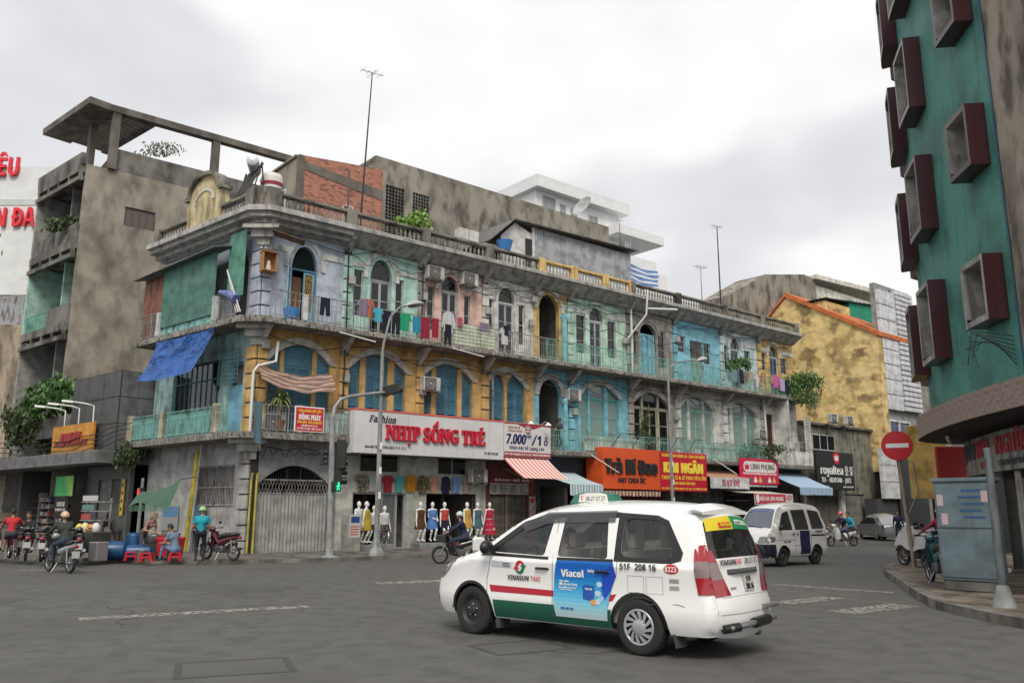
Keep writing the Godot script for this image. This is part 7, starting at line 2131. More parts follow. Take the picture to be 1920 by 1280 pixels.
		mb2.ball(V(-0.98,1.19,sg*(mz+0.14)),V(0.075,0.1,0.12),14,10);mb2.beam(V(-0.95,1.12,sg*(mz - 0.02)),V(-0.97,1.14,sg*(mz+0.1)),0.06,0.04)
		obj("mirror",mb2,black,r)
		var hl := rounded([[-2.3,0.7],[-2.2,0.92],[-1.9,1.0],[-1.74,1.01],[-1.84,0.88],[-2.02,0.74]],1)
		obj("headlight",side_patch(c,hl,0.006,sg,Vector2(0.08,0.08)),gloss("lamp_clear",lin(0.16,0.17,0.18),0.12),r)
		obj("headlight_core",side_patch(c,rounded([[-2.12,0.78],[-2.05,0.88],[-1.93,0.93],[-1.95,0.86],[-2.04,0.79]],1),0.009,sg),mat("lamp_chrome",lin(0.6,0.6,0.6),0.15,0.9),r)
		obj("fog_slot",side_patch(c,rounded([[-2.21,0.42],[-2.2,0.56],[-2.14,0.5],[-2.14,0.4]],1),0.004,sg),black,r)
		var tl := [[[2.13,1.11],[2.12,1.24],[2.16,1.29],[2.5,1.28],[2.5,1.11]],[[2.14,0.93],[2.13,1.11],[2.5,1.11],[2.5,0.93]],[[2.17,0.74],[2.14,0.93],[2.5,0.93],[2.5,0.74]]]
		var tm := [gloss("tail_red",lin(0.32,0.008,0.015),0.12),gloss("tail_clear",lin(0.22,0.16,0.16),0.15),mat("tail_red")]
		var ts := [[1.28,1.11],[1.11,0.93],[0.93,0.74]]
		var tail := Node3D.new();tail.name = "tail_light";r.add_child(tail,true)
		for k in 3:
			obj("lens",side_patch(c,tl[k],0.012,sg,Vector2(0.03,0.06)),tm[k],tail)
			var ta := 0.0;var tb := 0.0
			for i in c.top.size() - 1:
				if c.top[i].x > 2.0 and c.top[i].y > ts[k][0]: ta = c.arc[i+1]
				if c.top[i].x > 2.0 and c.top[i].y > ts[k][1]: tb = c.arc[i+1]
			var e := [0.9,0.8,0.7]
			obj("lens",strip_patch(c,[[ta,sg*e[k]],[tb,sg*(e[k] - 0.1)],[tb,sg*1.0],[ta,sg*1.0]],0.012,Vector2(0.06,0.05)),tm[k],tail)
		obj("mud_flap",MB.new().box(-0.96,-0.9,0.12,0.36,sg*0.7 - 0.11,sg*0.7+0.11),rubber,r)
		obj("mud_flap",MB.new().hexa_flap(1.78,0.13,sg*0.7),rubber,r)
		wheel(r,V(-1.375,0.325,sg*0.765),0.325,0.2,0,sg)
		wheel(r,V(1.375,0.325,sg*0.765),0.325,0.2,1,sg)
		for cx in [-1.375,1.375]:
			var lb := MB.new();lb.grid(func(u,v): return V(cx+0.41*cos(PI*u),0.33+0.41*sin(PI*u),sg*lerpf(0.45,0.84,v)),16,1)
			obj("arch_liner",lb,rubber,r)
	obj("floor",MB.new().box(-2.0,2.15,0.24,0.34,-0.62,0.62),rubber,r)
	obj("inner_panel",MB.new().box(-1.0,1.9,0.34,1.04,-0.8,-0.76),mat("cabin_grey",lin(0.3,0.29,0.27),0.9),r)
	obj("inner_panel",MB.new().box(-1.0,1.9,0.34,1.0,0.76,0.79),MATS.cabin_grey,r)
	var db := MB.new();db.side([Vector2(-0.76,0.6),Vector2(0.76,0.6),Vector2(0.76,1.02),Vector2(0.6,1.08),Vector2(-0.76,1.06)],-1.3,-0.85);obj("dashboard",db,mat("dash_dark",lin(0.05,0.05,0.05),0.8),r)
	for p in [[-0.1,0.38],[-0.1,-0.38],[0.85,0.0],[1.6,0.0]]:
		var w := 0.26 if p[1] != 0 else 0.66
		var sb := MB.new()
		sb.cbox(p[0] - 0.5,p[0],0.35,0.62,p[1] - w,p[1]+w,0.04)
		sb.hexa([V(p[0] - 0.02,0.55,p[1] - w),V(p[0]+0.12,0.55,p[1] - w),V(p[0]+0.26,1.18,p[1] - w),V(p[0]+0.14,1.18,p[1] - w),V(p[0] - 0.02,0.55,p[1]+w),V(p[0]+0.12,0.55,p[1]+w),V(p[0]+0.26,1.18,p[1]+w),V(p[0]+0.14,1.18,p[1]+w)])
		var n := obj("seat",sb,mat("seat_cloth",lin(0.34,0.32,0.29),0.95),r)
		for q in ([p[1]] if p[1] != 0 else [-0.4,0.4]):
			obj("headrest",MB.new().cbox(p[0]+0.16,p[0]+0.27,1.2,1.4,q - 0.13,q+0.13,0.03),MATS.seat_cloth,n)
	var swb := MB.new()
	for k in 24:
		var a := TAU*k/24;var a2 := TAU*(k+1)/24
		swb.beam(V(-0.72+0.08*sin(a),1.03+0.17*sin(a),0.38+0.18*cos(a)),V(-0.72+0.08*sin(a2),1.03+0.17*sin(a2),0.38+0.18*cos(a2)),0.025,0.025)
	swb.beam(V(-0.72,1.03,0.2),V(-0.72,1.03,0.56),0.04,0.02)
	obj("steering_wheel",swb,black,r)
	var ad_out := [[0.13,0.36],[0.1,0.6],[0.115,0.85],[0.16,1.06],[1.04,1.065],[1.08,0.9],[1.0,0.72],[0.96,0.58],[0.93,0.36]]
	var ad := MB.new();ad.tinted = true
	var cols := [lin(0.55,0.68,0.72),lin(0.3,0.58,0.68),lin(0.1,0.45,0.66),lin(0.04,0.33,0.62),lin(0.015,0.21,0.56),lin(0.01,0.13,0.5),lin(0.01,0.1,0.46)]
	for k in 14:
		var y0 := 0.34+k*0.0525
		for q in Geometry2D.intersect_polygons(pv(ad_out),pv([[-0.5,y0],[2,y0],[2,y0+0.0525],[-0.5,y0+0.0525]])):
			var f := k/13.0*6.0
			ad.col = cols[mini(int(f),5)].lerp(cols[mini(int(f)+1,6)],f - int(f))
			ad.patch(q,[],Vector2(0.1,0.1),func(x,y): return V(x,y,c.hw(x,y)+0.006))
	obj("advert",ad,tinted("advert_print",0.3),r)
	obj("advert_swoosh",side_patch(c,[[1.02,1.06],[1.04,1.065],[1.08,0.9],[1.0,0.72],[0.9,0.6],[0.86,0.74],[0.88,0.9]],0.009),mat("swoosh_blue",lin(0.008,0.06,0.45),0.35),r)
	var wl := mat("letter_white")
	var ptxt := func(s: String,x: float,y: float,cap: float,m: Material,o := {}) -> void:
		var z := c.hw(x,y+cap/2)
		var tilt := atan2(c.hw(x,y+cap) - c.hw(x,y),cap)
		var yaw := atan2(c.hw(x - 0.15,y) - c.hw(x+0.15,y),0.3)
		put_text(r,s,V(x,y,z+0.012),cap,m,{"depth": 0.003,"turn": V(tilt,yaw,0)}.merged(o,true))
	ptxt.call("Viacol",0.42,0.86,0.085,wl,{"width": 0.36,"fat": 0.004})
	ptxt.call("Barley",0.71,0.93,0.035,wl,{"width": 0.1})
	ptxt.call("Viên ngậm",0.28,0.795,0.022,wl,{"width": 0.15});ptxt.call("Giảm đau rát cổ họng",0.34,0.755,0.026,wl,{"width": 0.3})
	ptxt.call("hỗ trợ giảm ho, đau họng",0.33,0.72,0.015,wl,{"width": 0.28});ptxt.call("khàn tiếng",0.31,0.695,0.015,wl,{"width": 0.2})
	ptxt.call("0913 301 010",0.33,0.46,0.026,mat("swoosh_blue"),{"width": 0.2})
	obj("advert_pack",side_patch(c,[[0.58,0.6],[0.57,0.76],[0.62,0.775],[0.75,0.765],[0.75,0.6],[0.7,0.585]],0.009),mat("pack_blue",lin(0.01,0.08,0.35),0.35),r)
	ptxt.call("Viacol",0.665,0.715,0.025,wl,{"width": 0.11})
	for q in [[0.81,0.68,lin(0.45,0.6,0.7)],[0.86,0.62,lin(0.3,0.5,0.68)],[0.81,0.58,lin(0.55,0.65,0.7)],[0.74,0.57,lin(0.7,0.3,0.08)],[0.83,0.79,lin(0.4,0.65,0.78)]]:
		obj("advert_sweet",side_patch(c,disc(q[0],q[1],0.045,0.035,12),0.011,1.0,Vector2(0.2,0.2)),mat("sweet%s" % q[0],q[2],0.4),r)
	var hook := func(f: float,m: Material) -> void:
		var pl := []
		for k in 11:
			var a := lerpf(0.35,3.0,k/10.0)
			pl.append([-0.47+f*(0.005+0.085*cos(a)*1.0),0.945+f*(-0.005+0.095*sin(a))])
		for k in 11:
			var a := lerpf(3.0,0.9,k/10.0)
			pl.append([-0.47+f*(0.02+0.06*cos(a)),0.945+f*(-0.02+0.072*sin(a))])
		pl = pl.slice(0,11)+[[-0.47 - f*0.115,0.945 - f*0.02],[-0.47 - f*0.05,0.945 - f*0.045],[-0.47 - f*0.01,0.945 - f*0.01]]+pl.slice(11)
		obj("company_mark",side_patch(c,pl,0.008,1.0,Vector2(0.3,0.3)),m,r)
	hook.call(1.0,mat("mark_red",lin(0.55,0.02,0.03),0.4));hook.call(-1.0,mat("mark_green",lin(0.015,0.14,0.08),0.4))
	ptxt.call("VINASUN",-0.5,0.775,0.062,mat("letter_dark"),{"width": 0.38});ptxt.call("TAXI",-0.2,0.775,0.062,mat("mark_red"),{"width": 0.17,"bold": false})
	ptxt.call("51F  208 16",1.4,0.985,0.075,mat("letter_dark"),{"width": 0.52,"bold": true})
	obj("number_oval",side_patch(c,disc(1.85,1.015,0.095,0.055),0.006,1.0,Vector2(0.2,0.2)),mat("mark_red"),r)
	ptxt.call("8223",1.85,0.985,0.058,wl,{"width": 0.15})
	for y in [0.86,0.78]: obj("badge",side_patch(c,[[1.82,y],[1.94,y],[1.94,y+0.045],[1.82,y+0.045]],0.006),mat("badge_silver",lin(0.5,0.5,0.5),0.3,0.6),r)
	obj("price_sticker",side_patch(c,[[-0.99,0.94],[-0.62,0.93],[-0.62,1.0],[-0.98,1.02]],0.006),mat("sticker_grey",lin(0.5,0.52,0.56),0.5),r)
	for k in 3: obj("price_line",side_patch(c,[[-0.78,0.945+k*0.02],[-0.65,0.942+k*0.02],[-0.65,0.951+k*0.02],[-0.78,0.954+k*0.02]],0.008),mat("letter_dark"),r)
	var rt := func(y: float) -> float:
		var t := 0.0
		for i in c.top.size() - 1:
			if c.top[i].x > 2.0 and c.top[i].y > y: t = lerpf(c.arc[i],c.arc[i+1],clampf((c.top[i].y - y)/maxf(c.top[i].y - c.top[i+1].y,1e-4),0,1))
		return t
	for e in [[0.69,0.684,-0.82,0.82],[1.1,0.69,0.815,0.825],[1.1,0.69,-0.825,-0.815],[0.52,0.512,-0.95,0.95]]: obj("seam",strip_patch(c,[[rt.call(e[0]),e[2]],[rt.call(e[1]),e[2]],[rt.call(e[1]),e[3]],[rt.call(e[0]),e[3]]],0.003,Vector2(0.3,0.2)),mat("seam_light"),r)
	var rear := func(y: float,z: float,off: float) -> Vector3:
		var t := 0.0
		for i in c.top.size() - 1:
			if c.top[i].x > 2.0 and c.top[i].y > y: t = lerpf(c.arc[i],c.arc[i+1],clampf((c.top[i].y - y)/maxf(c.top[i].y - c.top[i+1].y,1e-4),0,1))
		return c.strip(t,z/0.75,off)
	var rtxt := func(s: String,y: float,z: float,cap: float,m: Material,o := {}) -> void:
		put_text(r,s,rear.call(y+cap/2,z,0.03) - V(0,cap/2,0),cap,m,{"depth": 0.003,"turn": V(-0.15,PI/2 - 0.16*signf(z)*absf(z),0)}.merged(o,true))
	var gb := MB.new();gb.grid(func(u,v): return rear.call(1.0 - 0.06*sin(v*PI/2),lerpf(0.42,-0.42,u),0.005+0.05*sin(v*PI)*(1 - pow(2*u - 1,4))),20,6);obj("tailgate_garnish",gb,mat("garnish_grey",lin(0.06,0.06,0.062),0.4),r)
	gb = MB.new();gb.hexa([rear.call(0.73,0.1,0.006),rear.call(0.73,-0.16,0.006),rear.call(0.92,-0.16,0.006),rear.call(0.92,0.1,0.006),rear.call(0.73,0.1,0.02),rear.call(0.73,-0.16,0.02),rear.call(0.92,-0.16,0.02),rear.call(0.92,0.1,0.02)]);var plate := obj("number_plate",gb,mat("plate_pale",lin(0.45,0.45,0.44),0.6),r)
	rtxt.call("51F",0.84,-0.03,0.065,mat("letter_dark"),{"width": 0.13});rtxt.call("208.16",0.75,-0.03,0.065,mat("letter_dark"),{"width": 0.2})
	rtxt.call("VINASUN",1.045,0.4,0.06,mat("letter_dark"),{"width": 0.36});rtxt.call("TAXI",1.045,0.15,0.06,mat("mark_red"),{"width": 0.14,"bold": false});rtxt.call("38.27 27 27",1.045,-0.28,0.065,mat("letter_dark"),{"width": 0.5,"bold": false})
	var band := func(z0: float,z1: float,y0: float,y1: float,m: Material,called: String,off := 0.004) -> void:
		var b := MB.new();b.grid(func(u,v): return rear.call(lerpf(y0,y1,v),lerpf(z0,z1,u),off),8,3);obj(called,b,m,r)
	band.call(0.7,0.02,1.44,1.575,mat("sticker_yellow",lin(0.68,0.55,0.03),0.4),"rear_sticker");band.call(0.02,-0.68,1.44,1.575,mat("sticker_green",lin(0.02,0.24,0.09),0.4),"rear_sticker")
	band.call(0.4,0.06,1.46,1.52,mat("sticker_red",lin(0.6,0.06,0.05),0.4),"rear_sticker",0.008);band.call(-0.1,-0.6,1.49,1.54,wl,"rear_sticker",0.008)
	rtxt.call("KHUYẾN MÃI",1.47,0.23,0.035,mat("sticker_yellow"),{"width": 0.28});rtxt.call("TAXI 7 CHỖ",1.495,-0.35,0.035,mat("sticker_green"),{"width": 0.4})
	var sp := MB.new();sp.grid(func(u,v): return V(1.95+0.19*v,1.74 - 0.07*v+0.04*sin(u*PI),lerpf(-0.6,0.6,u)),16,4,true);sp.grid(func(u,v): return V(1.95+0.19*v,1.69 - 0.05*v,lerpf(-0.6,0.6,u)),16,4);sp.grid(func(u,v): return V(2.14,lerpf(1.64,1.67+0.04*sin(u*PI),v),lerpf(0.6,-0.6,u)),16,1);obj("spoiler",sp,white,r)
	gb = MB.new();gb.tube([rear.call(1.16,0.0,0.02),rear.call(1.22,-0.1,0.03),rear.call(1.35,-0.4,0.03)],0.01,6);obj("wiper",gb,black,r)
	gb = MB.new()
	for p in [[1.39,0.58,0.62],[1.16,0.62,0.66]]: pass
	gb.tube([V(2.25,0.36,0.62),V(2.42,0.37,0.55),V(2.5,0.4,0.2),V(2.5,0.42,-0.3),V(2.42,0.4,-0.6),V(2.25,0.38,-0.66)],0.036,10)
	gb.tube([V(2.44,0.55,-0.28),V(2.47,0.56,-0.6)],0.03,8);gb.tube([V(2.46,0.42,-0.35),V(2.46,0.55,-0.35)],0.02,8)
	obj("guard_bar",gb,mat("bar_steel",lin(0.25,0.25,0.25),0.35,0.6),r)
	obj("bar_pad",MB.new().tube([V(2.5,0.4,0.12),V(2.5,0.415,-0.25)],0.06,10),black,r)
	obj("bar_pad",MB.new().tube([V(2.36,0.36,0.62),V(2.46,0.38,0.42)],0.05,10),black,r)
	obj("spare_wheel",MB.new().lathe([Vector2(0.001,0),Vector2(0.3,0.0),Vector2(0.32,0.04),Vector2(0.32,0.14),Vector2(0.3,0.18),Vector2(0.001,0.18)],28,V(1.85,0.2,-0.2)),rubber,r)
	var rs := Node3D.new();rs.name = "roof_sign";rs.position = V(0.26,1.79,0.1);rs.scale = Vector3.ONE*0.78;r.add_child(rs,true)
	var sb2 := MB.new()
	sb2.prism(PackedVector2Array([Vector2(-0.52,0),Vector2(0.52,0),Vector2(0.4,0.15),Vector2(0.22,0.19),Vector2(-0.22,0.19),Vector2(-0.4,0.15)]),-0.1,0.1);obj("shell",sb2,gloss("sign_green",lin(0.02,0.16,0.11),0.3),rs)
	sb2 = MB.new();sb2.prism(PackedVector2Array([Vector2(-0.32,0.02),Vector2(0.32,0.02),Vector2(0.29,0.15),Vector2(0.15,0.178),Vector2(-0.15,0.178),Vector2(-0.29,0.15)]),0.1,0.108);obj("face",sb2,mat("sign_face",lin(0.75,0.74,0.68),0.5),rs)
	put_text(rs,"38.27 27 27",V(0.05,0.045,0.111),0.07,mat("letter_dark"),{"width": 0.42,"depth": 0.003,"bold": false});put_text(rs,"C",V(-0.24,0.06,0.111),0.07,mat("mark_red"),{"depth": 0.003})
	obj("roof_rail",MB.new().box(-0.6,0.6,0.0,0.03,-0.06,0.06),black,rs).position.y = -0.05
	obj("aerial",MB.new().tube([V(-0.75,1.52,0.52),V(-0.35,1.85,0.56)],0.006,5,0.003),black,r)
	obj("exhaust",MB.new().tube([V(1.9,0.22,-0.45),V(2.3,0.22,-0.45)],0.035,10),mat("bar_steel"),r)
	var bd := mat("badge_silver")
	obj("badge",MB.new().hexa_rear(rear,0.77,0.42,0.3,0.025),bd,r)
	var p := {"hip": V(-0.12,0.68,0.38),"chest": V(0.02,1.06,0.38),"head": V(-0.0,1.25,0.38),"hands": [V(-0.66,1.05,0.54),V(-0.66,1.05,0.22)],"feet": [V(-0.85,0.36,0.46),V(-0.85,0.36,0.3)],"cols": [lin(0.3,0.16,0.1),lin(0.5,0.5,0.5),lin(0.03,0.03,0.04),lin(0.02,0.02,0.02),lin(0.01,0.01,0.01)],"k": 0.92,"sleeve": 0}
	person("driver in a pale shirt at the wheel of the white taxi",r.position,r.rotation.y,p)
func arch_ring(cx: float,r0: float,r1: float) -> Array:
	var a := []
	for k in 17: a.append([cx+r0*cos(PI*k/16),0.33+r0*sin(PI*k/16)])
	for k in range(16,-1,-1): a.append([cx+r1*cos(PI*k/16),0.33+r1*sin(PI*k/16)])
	return a
func build_van() -> void:
	var c := Car.new()
	c.half = 0.74;c.belt = 1.0;c.lean = 0.12;c.front_x = -1.25;c.front_in = 0.1;c.front_len = 0.5;c.rear_x = 1.4;c.rear_in = 0.05;c.rear_len = 0.4;c.bulge = 0.06;c.round_ = 0.1
	c.top = PackedVector2Array([Vector2(-1.68,0.28),Vector2(-1.74,0.42),Vector2(-1.74,0.68),Vector2(-1.66,0.78),Vector2(-1.58,1.0),Vector2(-1.42,1.08),Vector2(-0.95,1.72),Vector2(-0.6,1.86),Vector2(0.2,1.92),Vector2(1.1,1.9),Vector2(1.45,1.82),Vector2(1.6,1.55),Vector2(1.68,1.1),Vector2(1.7,0.6),Vector2(1.68,0.3)])
	c.smooth_top(2);c.setup()
	var P := V(8.4,0,-26.8)
	var o := P - N*0.62+U*0.95
	var r := thing("van","small white delivery van with a dark blue panel on its sliding door","van",V(o.x,0,o.z),TH)
	var white := gloss("van_white",lin(0.72,0.72,0.71),0.35)
	var black := mat("taxi_black")
	var out: Array = []
	for p in c.top: out.append([p.x,p.y])
	for cx in [0.95,-0.95]:
		out.append([cx+0.36,0.29])
		for k in 13: out.append([cx+0.35*cos(PI*k/12),0.3+0.35*sin(PI*k/12)])
		out.append([cx - 0.36,0.29])
	var w1 := rounded([[-1.2,1.1],[-0.82,1.62],[-0.45,1.7],[-0.4,1.1]],1)
	var w2 := rounded([[-0.25,1.1],[-0.3,1.72],[0.5,1.74],[0.55,1.1]],1)
	var w3 := rounded([[0.72,1.12],[0.68,1.74],[1.3,1.68],[1.45,1.2],[1.4,1.12]],1)
	for sg in [1.0,-1.0]:
		obj("body_side",side_patch(c,out,0.0,sg,Vector2(0.16,0.14),[pv(w1),pv(w2),pv(w3)]),white,r)
		for w in [w1,w2,w3]: obj("window",side_patch(c,w,-0.01,sg),glass("van_glass",Color(0.02,0.022,0.025),0.7),r)
		obj("blue_panel",side_patch(c,[[-0.02,0.36],[-0.02,1.08],[0.55,1.08],[0.55,0.36]],0.005,sg),mat("panel_navy",lin(0.015,0.015,0.08),0.4),r)
		for s in [[[-0.33,0.35],[-0.33,1.75]],[[0.62,0.5],[0.62,1.75]],[[-1.3,0.8],[-0.33,0.8]],[[-0.33,0.62],[0.6,0.62]]]:
			var line := PackedVector2Array()
			for p in s: line.append(Vector2(p[0],p[1]))
			for q in Geometry2D.offset_polyline(line,0.006): obj("seam",side_patch(c,Array(q).map(func(e): return [e.x,e.y]),0.003,sg,Vector2(0.5,0.5)),MATS["seam"],r)
		obj("slide_rail",side_patch(c,[[0.64,0.9],[1.5,0.9],[1.5,0.95],[0.64,0.95]],0.004,sg),black,r)
		for x in [-0.45,-0.22]: obj("door_handle",side_patch(c,[[x,0.95],[x+0.08,0.95],[x+0.08,1.0],[x,1.0]],0.02,sg),black,r)
		obj("headlight",side_patch(c,rounded([[-1.72,0.72],[-1.6,0.92],[-1.38,0.9],[-1.4,0.76]],1),0.006,sg),gloss("lamp_clear",lin(0.4,0.42,0.43),0.12),r)
		obj("bumper",side_patch(c,[[-1.72,0.3],[-1.75,0.44],[-1.75,0.68],[-1.4,0.68],[-1.36,0.3]],0.012,sg),mat("bumper_navy",lin(0.012,0.013,0.03),0.5),r)
		var mz := c.hw(-1.15,1.12)
		obj("mirror",MB.new().ball(V(-1.2,1.18,sg*(mz+0.1)),V(0.05,0.09,0.08),10,8),black,r)
		wheel(r,V(-0.95,0.29,sg*0.62),0.29,0.16,0,sg);wheel(r,V(0.95,0.29,sg*0.62),0.29,0.16,0,sg)
		for cx in [-0.95,0.95]:
			var lb := MB.new();lb.grid(func(u,v): return V(cx+0.36*cos(PI*u),0.3+0.36*sin(PI*u),sg*lerpf(0.3,0.7,v)),14,1);obj("arch_liner",lb,MATS["seam"],r)
	var T := c.total()
	var a0 := c.t_at(-1.38);var a1 := c.t_at(-0.88)
	var scr := rounded([[a0,-0.95],[a1,-0.9],[a1,0.9],[a0,0.95]],1)
	obj("body_top",strip_patch(c,[[0,-1],[T,-1],[T,1],[0,1]],0.0,Vector2(0.1,0.2),[pv(scr)]),white,r)
	obj("windscreen",strip_patch(c,scr,-0.01),glass("van_screen",Color(0.35,0.4,0.48),0.35),r)
	obj("sun_band",strip_patch(c,[[a1 - 0.12,-0.88],[a1 - 0.02,-0.86],[a1 - 0.02,0.86],[a1 - 0.12,0.88]],-0.004),mat("band_blue",lin(0.12,0.14,0.3),0.3),r)
	var tb := 0.0;var tc := 0.0
	for i in c.top.size() - 1:
		if c.top[i].x < -1.5 and c.top[i].y < 0.68: tb = c.arc[i+1]
		if c.top[i].x < -1.3 and c.top[i].y < 0.9: tc = c.arc[i+1]
	obj("bumper",strip_patch(c,[[0,-1],[tb,-1],[tb,1],[0,1]],0.012),mat("bumper_navy"),r)
	for sg in [1.0,-1.0]: obj("headlight",strip_patch(c,rounded([[tb+0.02,sg*0.55],[tb+0.02,sg],[tc,sg],[tc - 0.03,sg*0.6]],1) if sg > 0 else rounded([[tb+0.02,-1],[tb+0.02,-0.55],[tc - 0.03,-0.6],[tc,-1]],1),0.008),gloss("lamp_clear",lin(0.4,0.42,0.43),0.12),r)
	obj("wiper",MB.new().tube([c.strip(a0 - 0.02,0.5,0.02),c.strip(a0+0.05,-0.3,0.02)],0.012,5),black,r)
	obj("floor",MB.new().box(-1.6,1.6,0.26,0.34,-0.55,0.55),MATS["seam"],r)
	obj("seat",MB.new().cbox(-0.7,-0.4,0.5,1.3,-0.6,0.6,0.04),MATS["dash_dark"],r)
	obj("dashboard",MB.new().box(-1.4,-1.15,0.7,1.08,-0.62,0.62),MATS["dash_dark"],r)
	put_text(r,"51D 082.20",V(1.1,1.0,c.hw(1.1,1.02)+0.006),0.08,mat("letter_dark"),{"width": 0.42,"depth": 0.003})
	put_text(r,"BƯU ĐIỆN",V(-0.75,0.72,c.hw(-0.75,0.74)+0.006),0.05,mat("letter_dark"),{"width": 0.4,"depth": 0.003})
# ---------------------------------------------------------------- motorbikes, front towards -x
func bike_wheel(parent: Node,x: float,r := 0.28) -> void:
	var n := Node3D.new();n.name = "wheel";n.position = V(x,r,0);parent.add_child(n,true)
	var B := Basis(V(1,0,0),PI/2)
	obj("tyre",MB.new().lathe([Vector2(r - 0.07,-0.03),Vector2(r - 0.02,-0.04),Vector2(r,-0.015),Vector2(r,0.015),Vector2(r - 0.02,0.04),Vector2(r - 0.07,0.03),Vector2(r - 0.07,-0.03)],26,Vector3.ZERO,B),mat("rubber"),n)
	var b := MB.new()
	b.lathe([Vector2(r - 0.085,-0.02),Vector2(r - 0.068,-0.022),Vector2(r - 0.068,0.022),Vector2(r - 0.085,0.02),Vector2(r - 0.085,-0.02)],26,Vector3.ZERO,B)
	b.lathe([Vector2(0.001,-0.05),Vector2(0.045,-0.05),Vector2(0.045,0.05),Vector2(0.001,0.05)],12,Vector3.ZERO,B)
	for k in 10: b.beam(V(0.03*cos(TAU*k/10),0.03*sin(TAU*k/10),0.015*(1 if k % 2 else -1)),V((r - 0.075)*cos(TAU*k/10+0.2),(r - 0.075)*sin(TAU*k/10+0.2),0),0.008,0.008)
	obj("rim",b,mat("rim_alloy",lin(0.35,0.35,0.36),0.3,0.8),n)
func motorbike(label: String,pos: Vector3,turn: float,body: Color,scooter := false,group := "motorbikes in the street",cat := "motorbike") -> Node3D:
	var r := thing("scooter" if scooter else "motorbike",label,cat,pos,turn,group)
	var bm := gloss("bike%s" % body.to_html(),body,0.25)
	var black := mat("taxi_black")
	var steel := mat("rim_alloy")
	var wr := 0.24 if scooter else 0.28
	bike_wheel(r,-0.63,wr);bike_wheel(r,0.62,wr)
	var b := MB.new()
	for q in [-0.07,0.07]: b.tube([V(-0.63,wr,q),V(-0.45,0.72,q)],0.022,8)
	b.tube([V(-0.47,0.68,0),V(-0.38,0.98,0)],0.03,8)
	obj("fork",b,steel,r)
	b = MB.new()
	for q in [-1,1]: b.tube([V(-0.38,0.98,0),V(-0.38,1.02,0.14*q),V(-0.3,1.03,0.33*q)],0.014,6);
	obj("handlebar",b,steel,r)
	for q in [-1,1]:
		b = MB.new();b.tube([V(-0.36,1.02,0.2*q),V(-0.38,1.18,0.27*q)],0.007,5);b.ball(V(-0.38,1.2,0.28*q),V(0.012,0.045,0.065),10,6);obj("mirror",b,black,r)
		obj("grip",MB.new().tube([V(-0.33,1.03,0.24*q),V(-0.3,1.03,0.36*q)],0.02,8),black,r)
	b = MB.new();b.ball(V(-0.42,0.98,0),V(0.12,0.1,0.15 if scooter else 0.11),14,10);obj("cowl",b,bm,r)
	b = MB.new();b.ball(V(-0.5,0.97,0),V(0.055,0.06,0.085),12,8);obj("headlight",b,mat("lamp_clear"),r)
	b = MB.new();b.grid(func(u,v): return V(-0.46+0.16*pow(2*u - 1,2)+0.12*(1 - v),lerpf(0.32,0.92,v),(u - 0.5)*(0.46 if scooter else 0.36)*(0.7+0.3*sin(v*PI))),12,8,true);b.grid(func(u,v): return V(-0.43+0.16*pow(2*u - 1,2)+0.12*(1 - v),lerpf(0.32,0.92,v),(u - 0.5)*(0.46 if scooter else 0.36)*(0.7+0.3*sin(v*PI))),12,8);obj("leg_shield",b,bm,r)
	b = MB.new()
	if scooter:
		b.tube([V(-0.3,0.33,0),V(0.0,0.3,0),V(0.2,0.36,0)],0.1,10);b.tube([V(0.1,0.45,0),V(0.35,0.58,0),V(0.75,0.68,0)],0.2,12,0.1)
	else:
		b.tube([V(-0.4,0.8,0),V(-0.1,0.55,0),V(0.15,0.5,0)],0.06,8);b.tube([V(0.05,0.58,0),V(0.4,0.68,0),V(0.82,0.76,0)],0.12,12,0.06)
	obj("body",b,bm,r)
	b = MB.new();b.tube([V(-0.02,0.72,0),V(0.15,0.77,0),V(0.5,0.8,0),V(0.75,0.83,0)],0.105,12,0.085);obj("seat",b,black,r)
	b = MB.new();b.cbox(-0.16,0.2,0.24,0.46,-0.12,0.12,0.04);b.tube([V(-0.1,0.32,0),V(-0.3,0.36,0)],0.08,12);obj("engine",b,mat("engine_grey",lin(0.12,0.12,0.12),0.5,0.6),r)
	b = MB.new();b.tube([V(0.1,0.26,-0.14),V(0.4,0.3,-0.15),V(0.85,0.4,-0.15)],0.035,10,0.05);obj("exhaust",b,steel,r)
	for p in [[-0.63,0.3],[0.62,0.32]]:
		b = MB.new()
		var x: float = p[0]
		b.grid(func(u,v): return V(x+(wr+0.035)*cos(lerpf(0.25,2.7,u))*(1 if x < 0 else -1),wr+(wr+0.035)*sin(lerpf(0.25,2.7,u)),(v - 0.5)*0.12),14,2)
		obj("mudguard",b,bm,r)
	b = MB.new()
	for q in [-0.1,0.1]: b.tube([V(0.62,wr,q),V(0.55,0.66,q)],0.025,8)
	obj("shock_absorber",b,steel,r)
	obj("tail_light",MB.new().ball(V(0.86,0.72,0),V(0.04,0.05,0.08),10,6),mat("tail_red"),r)
	obj("number_plate",MB.new().box(0.88,0.9,0.42,0.6,-0.1,0.1),mat("plate_pale"),r)
	b = MB.new();b.tube([V(0.55,0.82,0.1),V(0.85,0.88,0.09),V(0.9,0.88,0),V(0.85,0.88,-0.09),V(0.55,0.82,-0.1)],0.012,6);obj("grab_rail",b,steel,r)
	b = MB.new();b.tube([V(0.05,0.28,0.1),V(0.08,0.02,0.26)],0.012,6);obj("stand",b,steel,r)
	return r
